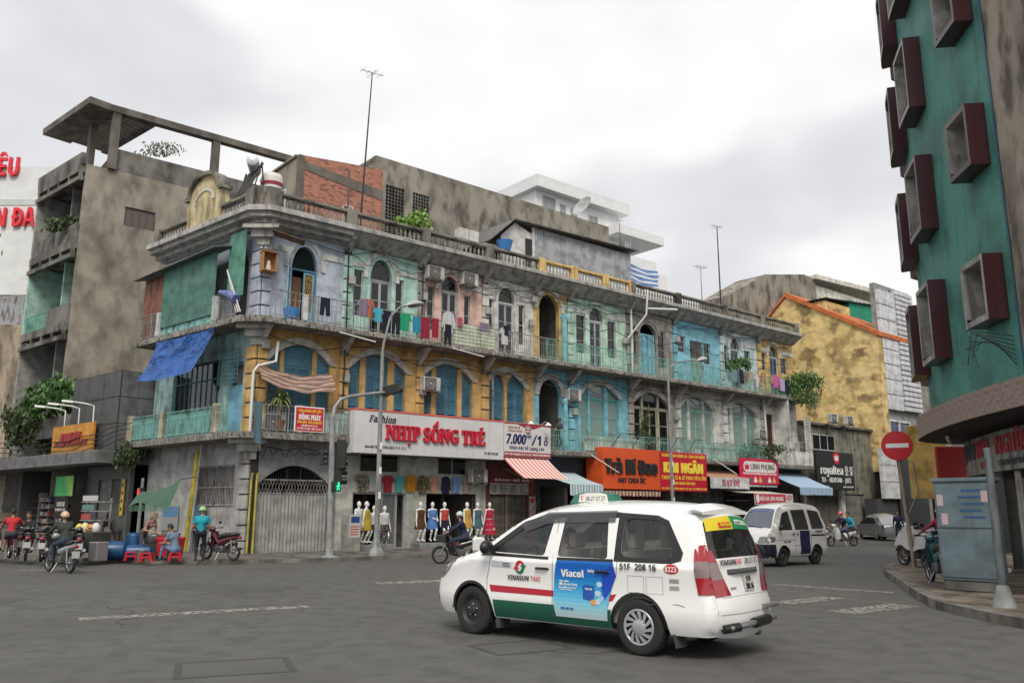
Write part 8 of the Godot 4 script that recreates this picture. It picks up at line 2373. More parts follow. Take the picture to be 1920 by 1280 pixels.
func build_traffic() -> void:
	build_taxi()
	build_van()
	var skin := lin(0.32,0.18,0.11)
	var hair := lin(0.012,0.01,0.01)
	var dk := lin(0.02,0.02,0.025)
	var p := W(6.4,0,4.75)
	var t := deg_to_rad(12)
	var r := motorbike("black motorbike with a red tank side and white jerrycan ridden past the clothes shop",V(-1.75,0,-28.4),t,lin(0.015,0.015,0.018))
	obj("red_fairing",MB.new().ball(V(-0.2,0.62,0.08),V(0.16,0.14,0.07),12,8),gloss("fairing_red",lin(0.5,0.02,0.03)),r)
	obj("basket",MB.new().cbox(-0.75,-0.45,0.7,0.92,-0.2,0.2,0.02),MATS["dark_iron"],r)
	person("rider in navy jacket with a white and green helmet beside the shop mannequins",V(-1.75,0,-28.4),t,ride_pose([skin,lin(0.012,0.018,0.06),lin(0.02,0.03,0.06),dk,lin(0.45,0.55,0.5)]))
	r = thing("jerrycan","white plastic jerrycan strapped behind the rider in navy","jerrycan",V(-1.75,0,-28.4)+V(cos(t),0,-sin(t))*0.62+V(0.04,0.38,0.26),t)
	obj("can",MB.new().cbox(-0.2,0.2,0,0.46,-0.1,0.1,0.05),mat("can_white",lin(0.68,0.68,0.66),0.5),r)
	obj("spout",MB.new().lathe([Vector2(0.04,0.44),Vector2(0.04,0.52),Vector2(0.001,0.52)],10,V(-0.1,0,0)),mat("can_white"),r)
	t = deg_to_rad(-38)
	motorbike("silver framed motorbike ridden away in front of the courier shop",V(-12.7,0,-24.2),t,lin(0.3,0.31,0.32))
	person("rider in dark olive hooded jacket with a cream helmet, seen from behind",V(-12.7,0,-24.2),t,ride_pose([skin,lin(0.035,0.04,0.03),lin(0.02,0.03,0.06),dk,lin(0.55,0.36,0.22)]))
	for q in [[-13.6,-26.9,-62,lin(0.02,0.02,0.022),"black motorbike with a white plate parked nearest the food cart"],[-14.3,-27.2,-58,lin(0.12,0.02,0.02),"dark red motorbike parked between two black ones"],[-15.0,-27.5,-66,lin(0.03,0.03,0.03),"black motorbike parked nearest the hooded rider"],[-16.6,-28.6,-50,lin(0.1,0.015,0.05),"magenta motorbike parked before the dark shop"]]:
		motorbike(q[4],V(q[0],0.12,q[1]),deg_to_rad(q[2]),q[3])
	for q in [[-17.6,-29.2,-55,"motorbike parked deepest before the dark shop"],[-18.3,-29.9,-70,"motorbike parked at the left edge of the dark shop"],[-15.9,-28.1,-60,"motorbike parked behind the magenta one"]]: dup(get_node("motorbike_002"),V(q[0],0.12,q[1]),deg_to_rad(q[2]),q[3])
	motorbike("dark red motorbike with chrome rail parked beside the man in turquoise",V(-9.55,0.12,-28.1),deg_to_rad(-28),lin(0.09,0.012,0.02))
	person("person in pale grey hooded jacket standing by the parked motorbikes",V(-16.6,0.12,-26.6),deg_to_rad(-120),stand_pose([skin,lin(0.33,0.33,0.34),dk,dk,hair],{"hands": [V(-0.3,1.0,0.25),V(-0.35,1.05,-0.2)],"chest": V(-0.12,1.27,0),"head": V(-0.2,1.44,0)}))
	person("person in red tee shirt sitting sideways on a motorbike by the dark shop",V(-16.1,0.12,-27.5),deg_to_rad(-60),ride_pose([skin,lin(0.42,0.02,0.03),lin(0.04,0.04,0.06),dk,hair],{"hair": 0,"sleeve": 0,"legs": 0,"hands": [V(-0.35,1.0,0.32),V(-0.35,1.2,-0.3)],"k": 0.92}))
	person("person in lilac shirt with a yellow bag inside the dark shop",V(-18.6,0.12,-29.4),deg_to_rad(100),stand_pose([skin,lin(0.2,0.16,0.3),dk,dk,hair],{"sleeve": 0}))
	person("person in black sitting behind the red tee shirt",V(-16.6,0.0,-29.3),deg_to_rad(90),ride_pose([skin,lin(0.015,0.015,0.018),dk,dk,hair],{"hair": 0}))
	person("man in turquoise polo shirt and green and white helmet standing by the parked motorbike",V(-10.0,0.12,-27.5),deg_to_rad(-75),stand_pose([skin,lin(0.01,0.28,0.36),lin(0.012,0.013,0.03),dk,lin(0.25,0.5,0.22)],{"hair": 1,"sleeve": 0,"hands": [V(-0.28,1.02,0.16),V(-0.28,1.02,-0.14)],"nod": 0.2}))
	person("man in grey blue tee shirt and jeans sitting on a red plastic stool",V(-10.85,0.12,-27.6),deg_to_rad(-20),{"hip": V(0.05,0.36,0),"chest": V(-0.1,0.78,0),"head": V(-0.2,0.95,0),"hands": [V(-0.45,0.55,0.14),V(-0.45,0.55,-0.12)],"feet": [V(-0.42,0,0.16),V(-0.4,0,-0.14)],"cols": [skin,lin(0.14,0.19,0.28),lin(0.12,0.18,0.28),dk,hair],"sleeve": 0,"nod": 0.3})
	person("food seller in flowered blouse with fair hair bending over the pots",V(-12.3,0.12,-28.6),deg_to_rad(160),stand_pose([lin(0.4,0.26,0.18),lin(0.3,0.18,0.17),lin(0.08,0.07,0.07),dk,lin(0.42,0.28,0.15)],{"female": true,"sleeve": 0,"hair": 2,"k": 0.95,"chest": V(-0.25,1.17,0),"head": V(-0.36,1.3,0),"hands": [V(-0.5,0.85,0.15),V(-0.45,0.9,-0.15)],"nod": 0.4}))
	person("thin man in dark sleeveless shirt bending with a broom beside the food cart",V(-13.35,0.12,-28.9),deg_to_rad(170),stand_pose([skin,lin(0.06,0.055,0.045),lin(0.05,0.045,0.04),dk,hair],{"sleeve": 0,"chest": V(0.3,1.2,0),"head": V(0.42,1.32,0),"hands": [V(0.25,0.75,0.2),V(0.45,0.72,-0.1)],"turn": PI,"nod": -0.4}))
	person("person in dark patterned top leaning on the turquoise stair balcony",W(15.75,4.65,0.5),TH+PI/2,stand_pose([skin,lin(0.04,0.05,0.04),dk,dk,hair],{"female": true,"sleeve": 0,"hands": [V(-0.4,1.02,0.2),V(-0.4,1.02,-0.2)],"chest": V(-0.1,1.25,0),"head": V(-0.16,1.42,0),"nod": 0.3}))
	t = 0.2
	motorbike("white scooter carrying two riders in front of the brown roller shutter",V(16.3,0,-42.3),t,lin(0.66,0.66,0.66),true,"white scooters on the right")
	person("rider with a pink red helmet, face mask and dark jacket on the white scooter",V(16.3,0,-42.3),t,ride_pose([skin,lin(0.02,0.022,0.04),lin(0.08,0.1,0.16),dk,lin(0.6,0.1,0.1)],{"mask": true,"turn": -0.3}))
	person("passenger in bright cyan shirt behind the rider with the pink red helmet",V(16.3,0,-42.3)+V(cos(t),0,-sin(t))*0.4,t,ride_pose([skin,lin(0.03,0.36,0.58),lin(0.05,0.05,0.07),dk,hair],{"hair": 0,"hands": [V(-0.1,0.95,0.2),V(-0.1,0.95,-0.2)]}))
	motorbike("white scooter half hidden behind the van, ridden by a person in red",V(15.3,0,-43.4),t,lin(0.6,0.6,0.6),true,"white scooters on the right")
	person("rider in dark red with a coral helmet half hidden behind the van",V(15.3,0,-43.4),t,ride_pose([skin,lin(0.28,0.02,0.03),dk,dk,lin(0.6,0.13,0.1)]))
	motorbike("dark motorbike with pale blue side parked behind the grey cabinet",V(9.35,0.12,-18.9),deg_to_rad(-100),lin(0.03,0.09,0.11))
	r = motorbike("motorbike under a white rain cover parked behind the no entry sign",V(11.6,0.12,-24.6),deg_to_rad(-80),lin(0.2,0.2,0.2))
	var b := MB.new();b.grid(func(u,v): return V(lerpf(-0.45,0.95,u),1.12 - 0.1*u+0.06*sin(u*9) - 0.55*pow(absf(2*v - 1),2.2),(v - 0.5)*0.75+0.03*sin(u*17+v*8)),20,14,true)
	obj("rain_cover",b,cloth("cover_white",lin(0.55,0.55,0.53)),r)
	for q in [[10.6,-20.6,-95,"motorbike squeezed between the cabinet and the tower wall"],[12.6,-26.4,-70,"motorbike parked behind the white rain cover"],[9.95,-18.0,-105,"motorbike parked against the tower beside the pale blue sided one"]]: dup(get_node("motorbike_002"),V(q[0],0.14,q[1]),deg_to_rad(q[2]),q[3])
	person("person in navy standing by the grey car on the far side of the junction",V(21.5,0,-47.5),deg_to_rad(60),stand_pose([skin,lin(0.01,0.012,0.05),lin(0.012,0.012,0.03),dk,hair]))
	person("person with a crimson top sitting on a motorbike behind the grey cabinet",V(11.2,0.12,-22.3),deg_to_rad(-80),ride_pose([skin,lin(0.3,0.02,0.06),dk,dk,lin(0.35,0.5,0.45)]))
	motorbike("grey motorbike ridden by the person with a crimson top",V(11.2,0.12,-22.3),deg_to_rad(-80),lin(0.1,0.1,0.1))
	var c := Car.new()
	c.half = 0.85;c.belt = 0.9;c.top = PackedVector2Array([Vector2(-2.0,0.25),Vector2(-2.1,0.5),Vector2(-2.0,0.75),Vector2(-1.2,0.92),Vector2(-0.5,1.4),Vector2(0.3,1.5),Vector2(1.2,1.4),Vector2(1.8,1.0),Vector2(2.1,0.9),Vector2(2.15,0.5),Vector2(2.05,0.25)])
	c.smooth_top(1);c.setup()
	r = thing("car","silver grey car parked at the far junction behind the no entry sign","car",V(22.2,0,-51.5),deg_to_rad(-90))
	var out := []
	for q in c.top: out.append([q.x,q.y])
	for sg in [1.0,-1.0]:
		obj("body_side",side_patch(c,out,0,sg,Vector2(0.25,0.2)),gloss("car_grey",lin(0.25,0.26,0.27)),r)
		obj("window",side_patch(c,[[-0.9,0.95],[-0.4,1.32],[0.9,1.32],[1.4,0.97]],0.005,sg),glass("van_glass"),r)
		for x in [-1.3,1.3]: wheel(r,V(x,0.3,sg*0.75),0.3,0.18,1,sg)
	obj("body_top",strip_patch(c,[[0,-1],[c.total(),-1],[c.total(),1],[0,1]],0.0,Vector2(0.2,0.25)),gloss("car_grey"),r)
	obj("windscreen",strip_patch(c,[[c.t_at(-1.1),-0.85],[c.t_at(-0.55),-0.8],[c.t_at(-0.55),0.8],[c.t_at(-1.1),0.85]],0.006),mat("dark_screen",lin(0.03,0.04,0.04),0.1),r)
# ---------------------------------------------------------------- pavements, markings, street furniture, plants
func build_pavements() -> void:
	var pm := concrete("pavement",lin(0.17,0.155,0.135),0.5)
	var km := concrete("kerb",lin(0.2,0.19,0.17),0.5)
	var q := func(s: float,d: float) -> Vector2:
		var p := W(s,0,d)
		return Vector2(p.x,p.z)
	var ql := func(s: float,d: float) -> Vector2:
		var p := WL(s,0,d)
		return Vector2(p.x,p.z)
	var edge := [q.call(60,4.9),q.call(3.0,4.9)]
	var a: Vector2 = q.call(3.0,4.9);var m: Vector2 = q.call(-4.2,4.9);var b: Vector2 = ql.call(-3.0,5.4)
	for k in range(1,9):
		var t := k/9.0
		edge.append(a.lerp(m,t).lerp(m.lerp(b,t),t))
	edge.append_array([b,ql.call(-45,5.4)])
	var pl: Array = edge.duplicate()
	pl.append_array([ql.call(-45,-0.3),ql.call(0,-0.3),q.call(60,-0.3)])
	structure("pavement",MB.new().slab(pl,-0.2,0.12),pm)
	for i in edge.size() - 1:
		var e: Vector2 = edge[i];var f: Vector2 = edge[i+1]
		structure("kerb",MB.new().beam(V(e.x,0.02,e.y),V(f.x,0.02,f.y),0.26,0.225),km)
	var er := [Vector2(30,-40),Vector2(12.6,-27.2),Vector2(11.0,-25.2),Vector2(10.0,-22.8),Vector2(8.9,-19.5),Vector2(8.0,-16.8),Vector2(7.55,-15.2),Vector2(7.5,-13.5),Vector2(7.8,-11),Vector2(8.6,-6),Vector2(9,10)]
	var pr := er.duplicate();pr.append_array([Vector2(40,10),Vector2(40,-40)])
	structure("pavement",MB.new().slab(pr,-0.2,0.14),concrete("pavement_tan",lin(0.2,0.16,0.12),0.6))
	for i in er.size() - 1: structure("kerb",MB.new().beam(V(er[i].x,0.03,er[i].y),V(er[i+1].x,0.03,er[i+1].y),0.26,0.24),km)
	var wm := worn("road_paint",lin(0.3,0.29,0.26),0,0.8)
	wm.albedo_texture = noise_tex("worn_paint",0.03,5,[0.0,0.42,0.52,1.0],[Color(0.7,0.7,0.7,0),Color(0.8,0.8,0.8,0),Color(0.95,0.95,0.95,1),Color(1,1,1,1)],FastNoiseLite.TYPE_SIMPLEX_SMOOTH,512,71)
	wm.transparency = BaseMaterial3D.TRANSPARENCY_ALPHA_SCISSOR;wm.alpha_scissor_threshold = 0.4;wm.uv1_scale = Vector3.ONE*0.4
	for p in [[-6.9,-13.9,-3.7,-15.7,0.38],[5.0,-16.2,6.4,-17.3,0.5],[5.6,-14.8,7.2,-15.9,0.55],[6.2,-20.3,8.1,-18.2,0.25],[-3.2,-20.6,0.6,-22.6,0.6],[-14.5,-25.2,-12.2,-25.0,0.15],[3.6,-17.5,4.8,-18.4,0.45],[-20,-22.4,-15,-22.2,0.5]]:
		var mb := MB.new();mb.beam(V(p[0],0.003,p[1]),V(p[2],0.003,p[3]),p[4],0.004)
		structure("road_marking",mb,wm)
	for p in [[-3.05,-9.7,0.62,0.5,0.35,"square iron manhole frame in the road, the one nearest the camera side"],[0.1,-11.1,0.55,0.45,0.5,"faint square manhole frame in the road near the taxi's front wheel"]]:
		var r := thing("manhole_cover",p[5],"manhole cover",V(p[0],0,p[1]),p[4],"manhole covers")
		var mb := MB.new();frame_flat(mb,p[2],p[3],0.07,0.006);obj("frame",mb,worn("manhole_iron",lin(0.062,0.06,0.056),0),r)
		obj("lid",MB.new().box(-p[2]+0.08,p[2] - 0.08,-0.02,0.004,-p[3]+0.08,p[3] - 0.08),worn("manhole_lid",lin(0.09,0.088,0.083),0),r)
func frame_flat(b: MB,w: float,d: float,t: float,h: float) -> void:
	b.box(-w,w,-0.02,h,-d,-d+t);b.box(-w,w,-0.02,h,d - t,d);b.box(-w,-w+t,-0.02,h,-d+t,d - t);b.box(w - t,w,-0.02,h,-d+t,d - t)
func street_lamp(label: String,s: float,d: float,h: float,reach: float,rise: float) -> void:
	var r := main_thing("street_lamp",label,"street lamp",s,d,0.12,"street lamps before the row")
	var gm := worn("galvanised",lin(0.3,0.31,0.31),1,0.5)
	obj("base",MB.new().lathe([Vector2(0.3,0),Vector2(0.28,0.12),Vector2(0.16,0.3),Vector2(0.12,0.6)],8,Vector3.ZERO,Basis(),false),gm,r)
	obj("pole",MB.new().tube([V(0,0.5,0),V(0,h*0.5,0),V(0,h,0)],0.105,12,0.065),gm,r)
	obj("arm",MB.new().tube([V(0,h - 0.1,0),V(0.04,h+0.3,0),V(reach*0.3,h+rise*0.72,0),V(reach*0.7,h+rise*0.95,0),V(reach,h+rise,0)],0.05,10,0.035),gm,r)
	var b := MB.new();b.t = Transform3D(Basis(V(0,0,1),0.28),V(reach+0.35,h+rise+0.1,0))
	b.grid(func(u,v): return V(lerpf(-0.5,0.5,u),0.16*sin(u*PI)*cos(v*PI - PI/2)+0.02,0.2*pow(sin(clampf(u,0.02,0.98)*PI),0.6)*sin(v*PI - PI/2)),16,10,true)
	obj("lamp_head",b,worn("lamp_grey",lin(0.42,0.43,0.42),0,0.4),r)
	b = MB.new();b.t = Transform3D(Basis(V(0,0,1),0.28),V(reach+0.4,h+rise+0.1,0));b.ball(V(0,0,0),V(0.34,0.1,0.16),14,8);obj("lamp_glass",b,gloss("lamp_clear"),r)
	for k in 3: obj("sticker",MB.new().box(-0.05,0.05,2.0+k*0.9,2.25+k*0.9,0.1,0.112),mat("letter_white"),r)
func signal_head(parent: Node,o: Vector3,turn: float,tilt := 0.0) -> void:
	var n := Node3D.new();n.name = "signal_head";n.position = o;n.rotation = V(0,turn,tilt);parent.add_child(n,true)
	var k := mat("signal_black",lin(0.015,0.016,0.017),0.5)
	obj("housing",MB.new().cbox(-0.16,0.16,-0.5,0.5,-0.15,0.08,0.03),k,n)
	for i in 3:
		var b := MB.new();b.lathe([Vector2(0.13,0),Vector2(0.135,0.2)],18,V(0,0.32 - i*0.32,0.08),Basis(V(1,0,0),PI/2));obj("visor",b,k,n)
		b = MB.new();b.lathe([Vector2(0.001,0.02),Vector2(0.12,0.0)],18,V(0,0.32 - i*0.32,0.085),Basis(V(1,0,0),PI/2));obj("lens",b,mat("lens%d" % i,[lin(0.08,0.01,0.01),lin(0.08,0.05,0.01),lin(0.01,0.06,0.03)][i],0.2),n)
func leafy(called: String,label: String,pos: Vector3,size: Vector3,n: int,leaf: float,greens: Array,seed_: int,cat := "plant",group := "",droop := 0.0) -> Node3D:
	var r := thing(called,label,cat,pos,0,group)
	var g := RandomNumberGenerator.new();g.seed = seed_
	var b := MB.new();b.tinted = true
	var clumps := []
	for k in 9: clumps.append(V(g.randf_range(-0.75,0.75),g.randf_range(-0.7,0.75),g.randf_range(-0.75,0.75)))
	for k in n:
		var c: Vector3 = clumps[k % 9]
		var p := (c+V(g.randfn(),g.randfn(),g.randfn())*0.24)*size*0.5
		if droop > 0: p.y -= droop*g.randf()*g.randf()
		b.col = (greens[g.randi() % greens.size()] as Color)*g.randf_range(0.7,1.2)
		var ax := V(g.randf_range(-1,1),g.randf_range(-0.6,0.6),g.randf_range(-1,1)).normalized()
		var ay := V(g.randf_range(-0.5,0.5),-0.7,g.randf_range(-0.5,0.5)).normalized()*leaf*g.randf_range(0.7,1.3)
		var w := ax.cross(ay).normalized()*leaf*0.3
		b.flat(p,p+ay*0.5+w,p+ay);b.flat(p,p+ay,p+ay*0.5 - w)
	var lm := tinted("leafage",0.6);lm.backlight_enabled = true;lm.backlight = Color(0.1,0.16,0.05)
	obj("foliage",b,lm,r)
	b = MB.new()
	for c in clumps: b.tube([V(0,-size.y*0.55,0),c*size*0.2+V(0,-size.y*0.1,0),c*size*0.48],0.022,5,0.008)
	obj("stem",b,mat("stem_brown",lin(0.07,0.05,0.03),0.9),r)
	return r
func stool(label: String,pos: Vector3,turn: float) -> void:
	var rm := mat("stool_red",lin(0.5,0.02,0.035),0.4)
	var r := thing("stool",label,"stool",pos,turn,"red plastic stools")
	obj("seat",MB.new().slab([Vector2(-0.15,-0.15),Vector2(0.15,-0.15),Vector2(0.15,0.15),Vector2(-0.15,0.15)],0.25,0.28),rm,r)
	for x in [-1,1]:
		for z in [-1,1]: obj("leg",MB.new().beam(V(0.13*x,0.25,0.13*z),V(0.17*x,0,0.17*z),0.06,0.05),rm,r)
	var b := MB.new()
	for q in [-1,1]: b.box(-0.14,0.14,0.12,0.17,0.15*q - 0.01,0.15*q+0.01);b.box(0.15*q - 0.01,0.15*q+0.01,0.12,0.17,-0.14,0.14)
	obj("rung",b,rm,r)
func simple(called: String,label: String,cat: String,pos: Vector3,turn: float,part: String,b: MB,m: Material,group := "") -> Node3D:
	var r := thing(called,label,cat,pos,turn,group)
	obj(part,b,m,r)
	return r
func build_street() -> void:
	build_pavements()
	var gm := worn("galvanised",lin(0.3,0.31,0.31),1,0.5)
	street_lamp("tall grey street lamp on the kerb before the clothes shop",3.02,4.5,7.5,1.0,1.9)
	street_lamp("tall grey street lamp before the crimson sign",20.9,3.5,8.6,2.6,1.0)
	var r := main_thing("traffic_light","grey traffic light pole with a long arm and black signal heads before the corner shutter","traffic light",1.1,4.6,0.12)
	obj("base",MB.new().lathe([Vector2(0.3,0),Vector2(0.3,0.05),Vector2(0.13,0.08),Vector2(0.13,0.4)],12),gm,r)
	obj("pole",MB.new().tube([V(0,0,0),V(-0.05,2.6,0),V(-0.1,4.9,0)],0.12,12,0.09),gm,r)
	obj("arm",MB.new().tube([V(-0.1,4.7,0),V(-0.03,5.2,0),V(0.2,5.5,0),V(0.6,5.65,0),V(1.6,5.85,0),V(2.6,6.0,0)],0.07,10,0.055),gm,r)
	signal_head(r,V(2.15,5.98,0.05),-2.2,0.0)
	var arm_head := r.get_node("signal_head") as Node3D
	arm_head.rotation = V(0,1.9,PI/2 - 0.15)
	signal_head(r,V(0.32,3.55,0.0),2.4);signal_head(r,V(0.3,2.95,-0.1),1.2)
	signal_head(r,V(-0.45,3.4,0.1),0.9)
	(r.get_child(r.get_child_count() - 1) as Node3D).scale = Vector3.ONE*0.55
	obj("walk_box",MB.new().cbox(-0.1,0.22,2.24,2.6,0.1,0.26,0.02),mat("signal_black"),r)
	var walk := MB.new()
	walk.ball(V(0.1,2.53,0.27),V(0.03,0.03,0.012),8,6);walk.beam(V(0.1,2.5,0.27),V(0.09,2.4,0.27),0.05,0.012);walk.beam(V(0.09,2.4,0.27),V(0.04,2.28,0.27),0.028,0.012);walk.beam(V(0.09,2.4,0.27),V(0.15,2.28,0.27),0.028,0.012);walk.beam(V(0.1,2.48,0.27),V(0.04,2.4,0.27),0.022,0.012);walk.beam(V(0.1,2.48,0.27),V(0.16,2.41,0.27),0.022,0.012)
	obj("walk_signal",walk,glow("walk_green",lin(0.02,0.8,0.35),1.2),r)
	var gl := OmniLight3D.new();gl.name = "walk_glow";gl.light_color = Color(0.1,1.0,0.5);gl.light_energy = 0.02;gl.omni_range = 30;gl.omni_attenuation = 2;gl.light_size = 0.05;gl.shadow_enabled = true;gl.position = V(0.1,2.42,0.33);r.add_child(gl,true)
	r = left_thing("crossing_post","slim grey post with a red crossing signal among the street food stalls","traffic light",-1.45,3.5,0.12)
	obj("pole",MB.new().tube([V(0,0,0),V(0.05,2.75,0)],0.065,10,0.05),gm,r)
	obj("signal_box",MB.new().cbox(-0.02,0.26,2.1,2.4,0.0,0.16,0.02),mat("signal_black"),r)
	obj("stop_signal",MB.new().box(0.06,0.14,2.15,2.35,0.16,0.168),glow("stop_red",lin(0.8,0.03,0.05),1.0),r)
	gl = OmniLight3D.new();gl.name = "stop_glow";gl.light_color = Color(1,0.1,0.1);gl.light_energy = 0.015;gl.omni_range = 30;gl.omni_attenuation = 2;gl.light_size = 0.05;gl.shadow_enabled = true;gl.position = V(0.1,2.25,0.22);r.add_child(gl,true)
	r = main_thing("poster_pillar","pale gate pillar pasted with bills and a blue number plate left of the shop mannequins","pillar",3.75,1.3,0.12)
	obj("pillar",MB.new().cbox(-0.28,0.28,0,1.45,-0.3,0.3,0.02),worn("pillar_grey",lin(0.36,0.35,0.32),2),r)
	obj("bill",MB.new().box(-0.24,0.24,0.55,1.42,0.3,0.305),mat("bill_white",lin(0.5,0.48,0.46),0.8),r)
	obj("plate",MB.new().box(-0.18,0.2,1.12,1.36,0.306,0.31),mat("plate_blue",lin(0.02,0.06,0.25),0.5),r)
	for k in 4: obj("bill_line",MB.new().box(-0.2,0.12+0.03*k,0.65+k*0.1,0.69+k*0.1,0.306,0.309),mat("field_red"),r)
	r = thing("no_entry_sign","round red no entry sign with a white bar on a rusty leaning post","road sign",V(11.25,0.14,-24.3))
	obj("post",MB.new().tube([V(0.1,0,0),V(-0.1,3.3,0)],0.06,10),rusty("post_rust",lin(0.3,0.24,0.2)),r)
	var B := Basis(V(0,1,0),-0.4)
	var b := MB.new();b.t = Transform3D(B,V(-0.12,3.4,0.08));b.lathe([Vector2(0.001,0.02),Vector2(0.42,0.02),Vector2(0.425,0.0),Vector2(0.001,0)],36,Vector3.ZERO,Basis(V(1,0,0),PI/2));obj("disc",b,mat("no_entry_red",lin(0.52,0.008,0.015),0.45),r)
	b = MB.new();b.t = Transform3D(B,V(-0.12,3.4,0.08));b.box(-0.3,0.3,-0.06,0.06,0.021,0.026);obj("bar",b,mat("letter_white"),r)
	b = MB.new();b.tube([V(0.05,1.5,0.1),V(0.35,2.1,0.1),V(0.3,2.9,0.1),V(0.1,2.95,0.1)],0.02,6);obj("wire",b,gm,r)
	r = thing("utility_cabinet","tall grey steel utility cabinet with pasted bills on the right pavement","cabinet",V(9.0,0.14,-16.95),deg_to_rad(-48.6))
	var cm := worn("cabinet_grey",lin(0.145,0.2,0.225),1,0.5,0.1)
	obj("plinth",MB.new().cbox(-0.52,0.52,0,0.2,-0.4,0.0,0.02),M_("dark_cement"),r)
	obj("body",MB.new().cbox(-0.54,0.54,0.2,2.12,-0.42,0.02,0.015),cm,r)
	obj("lid",MB.new().cbox(-0.58,0.58,2.12,2.2,-0.46,0.06,0.015),cm,r)
	for y in [[0.26,1.16],[1.22,2.06]]: obj("door",MB.new().cbox(-0.5,0.5,y[0],y[1],0.02,0.045,0.01),cm,r)
	for k in 5: obj("stencil",MB.new().box(0.0 - 0.06*(k % 2),0.4 - 0.05*(k % 2),1.4+k*0.13,1.45+k*0.13,0.045,0.048),mat("stencil_blue",lin(0.03,0.09,0.2),0.7),r)
	for p in [[-0.48,1.65],[0.36,1.72],[-0.42,1.28]]: obj("bill",MB.new().box(p[0],p[0]+0.12,p[1],p[1]+0.22,0.046,0.05),mat("bill_pink",lin(0.5,0.38,0.4),0.8),r)
	r = thing("steel_post","grey tapered steel post with a flared foot beside the utility cabinet","post",V(8.1,0.14,-14.3))
	obj("foot",MB.new().lathe([Vector2(0.2,0),Vector2(0.18,0.06),Vector2(0.1,0.3),Vector2(0.09,0.35)],12),gm,r)
	obj("pole",MB.new().tube([V(0,0.3,0),V(0,2.6,0)],0.07,12,0.06),worn("post_blue_grey",lin(0.13,0.15,0.16),1,0.5),r)
	r = thing("white_post","peeling white post with a blue plate at the right edge of the view","post",V(8.15,0.14,-12.9))
	obj("pole",MB.new().tube([V(-0.05,2.35,0),V(0.12,0,0)],0.06,10),worn("peeling_white",lin(0.55,0.5,0.45),3),r)
	obj("plate",MB.new().box(0.1,0.7,1.8,2.3,-0.05,-0.02),mat("plate_blue"),r)
	stool("red plastic stool beside the crossing post",V(-12.35,0.12,-27.9),0.3);stool("red plastic stool nearest the seated man's knees",V(-11.55,0.12,-27.2),0.1);stool("red plastic stool under the man in the grey blue tee shirt",V(-10.82,0.12,-27.6),0.4)
	r = thing("red_table","low round table under a red cloth with pots on it","table",V(-11.35,0.12,-28.5))
	obj("cloth",MB.new().lathe([Vector2(0.4,0.12),Vector2(0.42,0.3),Vector2(0.45,0.62),Vector2(0.48,0.68),Vector2(0.47,0.72),Vector2(0.001,0.73)],20),mat("stool_red"),r)
	for k in 5: simple("pot","steel pot on the red cloth, %s" % ["towards the wall","towards the road","in the middle of the cloth","nearest the seated man","nearest the fair haired seller"][k],"pot",V(-11.35+0.22*cos(k*1.3),0.85,-28.5+0.22*sin(k*1.3)),0,"bowl",MB.new().lathe([Vector2(0.001,0),Vector2(0.08,0),Vector2(0.1,0.12),Vector2(0.085,0.12),Vector2(0.07,0.02)],12),M_("rim_alloy"),"pots on the red table")
	r = thing("stock_pot","big steel cooking pot on a low burner beside the fair haired seller","pot",V(-12.0,0.12,-28.7))
	obj("burner",MB.new().cbox(-0.25,0.25,0,0.5,-0.25,0.25,0.02),M_("dark_iron"),r)
	obj("pot",MB.new().lathe([Vector2(0.001,0.5),Vector2(0.24,0.5),Vector2(0.25,0.78),Vector2(0.23,0.8),Vector2(0.05,0.83),Vector2(0.001,0.86)],20),M_("rim_alloy"),r)
	simple("bucket","steel bucket beside the red stool by the crossing post","bucket",V(-12.0,0.12,-27.8),0,"pail",MB.new().lathe([Vector2(0.12,0),Vector2(0.17,0.32),Vector2(0.15,0.32),Vector2(0.11,0.03),Vector2(0.001,0.03)],16),M_("rim_alloy"))
	for p in [[-13.2,-28.3,0.3,0.36,"big blue water barrel lying behind the crossing post"],[-12.75,-28.9,0.26,0.5,"upright blue water barrel behind the crossing post"],[-12.4,-28.5,0.24,0.32,"small blue barrel nearest the cooking pot"]]:
		r = thing("barrel",p[4],"barrel",V(p[0],0.12,p[1]),0.3,"blue water barrels")
		var lie: bool = p[3] < 0.4
		b = MB.new();b.lathe([Vector2(0.001,0),Vector2(p[2]*0.85,0),Vector2(p[2],0.08),Vector2(p[2]*1.03,0.4),Vector2(p[2],0.75),Vector2(p[2]*0.8,0.85),Vector2(0.001,0.86)],20,V(-0.4,p[2],0) if lie else Vector3.ZERO,Basis(V(0,0,1),-PI/2) if lie else Basis());obj("body",b,mat("barrel_blue",lin(0.012,0.065,0.17),0.35),r)
	r = thing("food_cart","dark metal food cart with red labelled shelves and a glass case","food cart",V(-14.0,0.12,-28.3),deg_to_rad(-30))
	obj("body",MB.new().cbox(-0.7,0.7,0.25,0.9,-0.35,0.35,0.02),worn("cart_dark",lin(0.05,0.055,0.055),1,0.5),r)
	for x in [-0.62,0.62]: obj("post",MB.new().box(x - 0.02,x+0.02,0.9,2.0,-0.3,-0.26),M_("grey_rail"),r)
	for k in 3:
		obj("shelf",MB.new().box(-0.64,0.64,1.25+k*0.3,1.28+k*0.3,-0.34,-0.05),M_("grey_rail"),r)
		obj("label_strip",MB.new().box(-0.6,-0.1+0.15*k,1.3+k*0.3,1.48+k*0.3,-0.08,-0.06),mat(["cart_red","cart_green","cart_white"][k],[lin(0.35,0.06,0.05),lin(0.1,0.2,0.18),lin(0.45,0.45,0.45)][k]),r)
	for x in [-0.5,0.5]: bike_wheel(r,x,0.2)
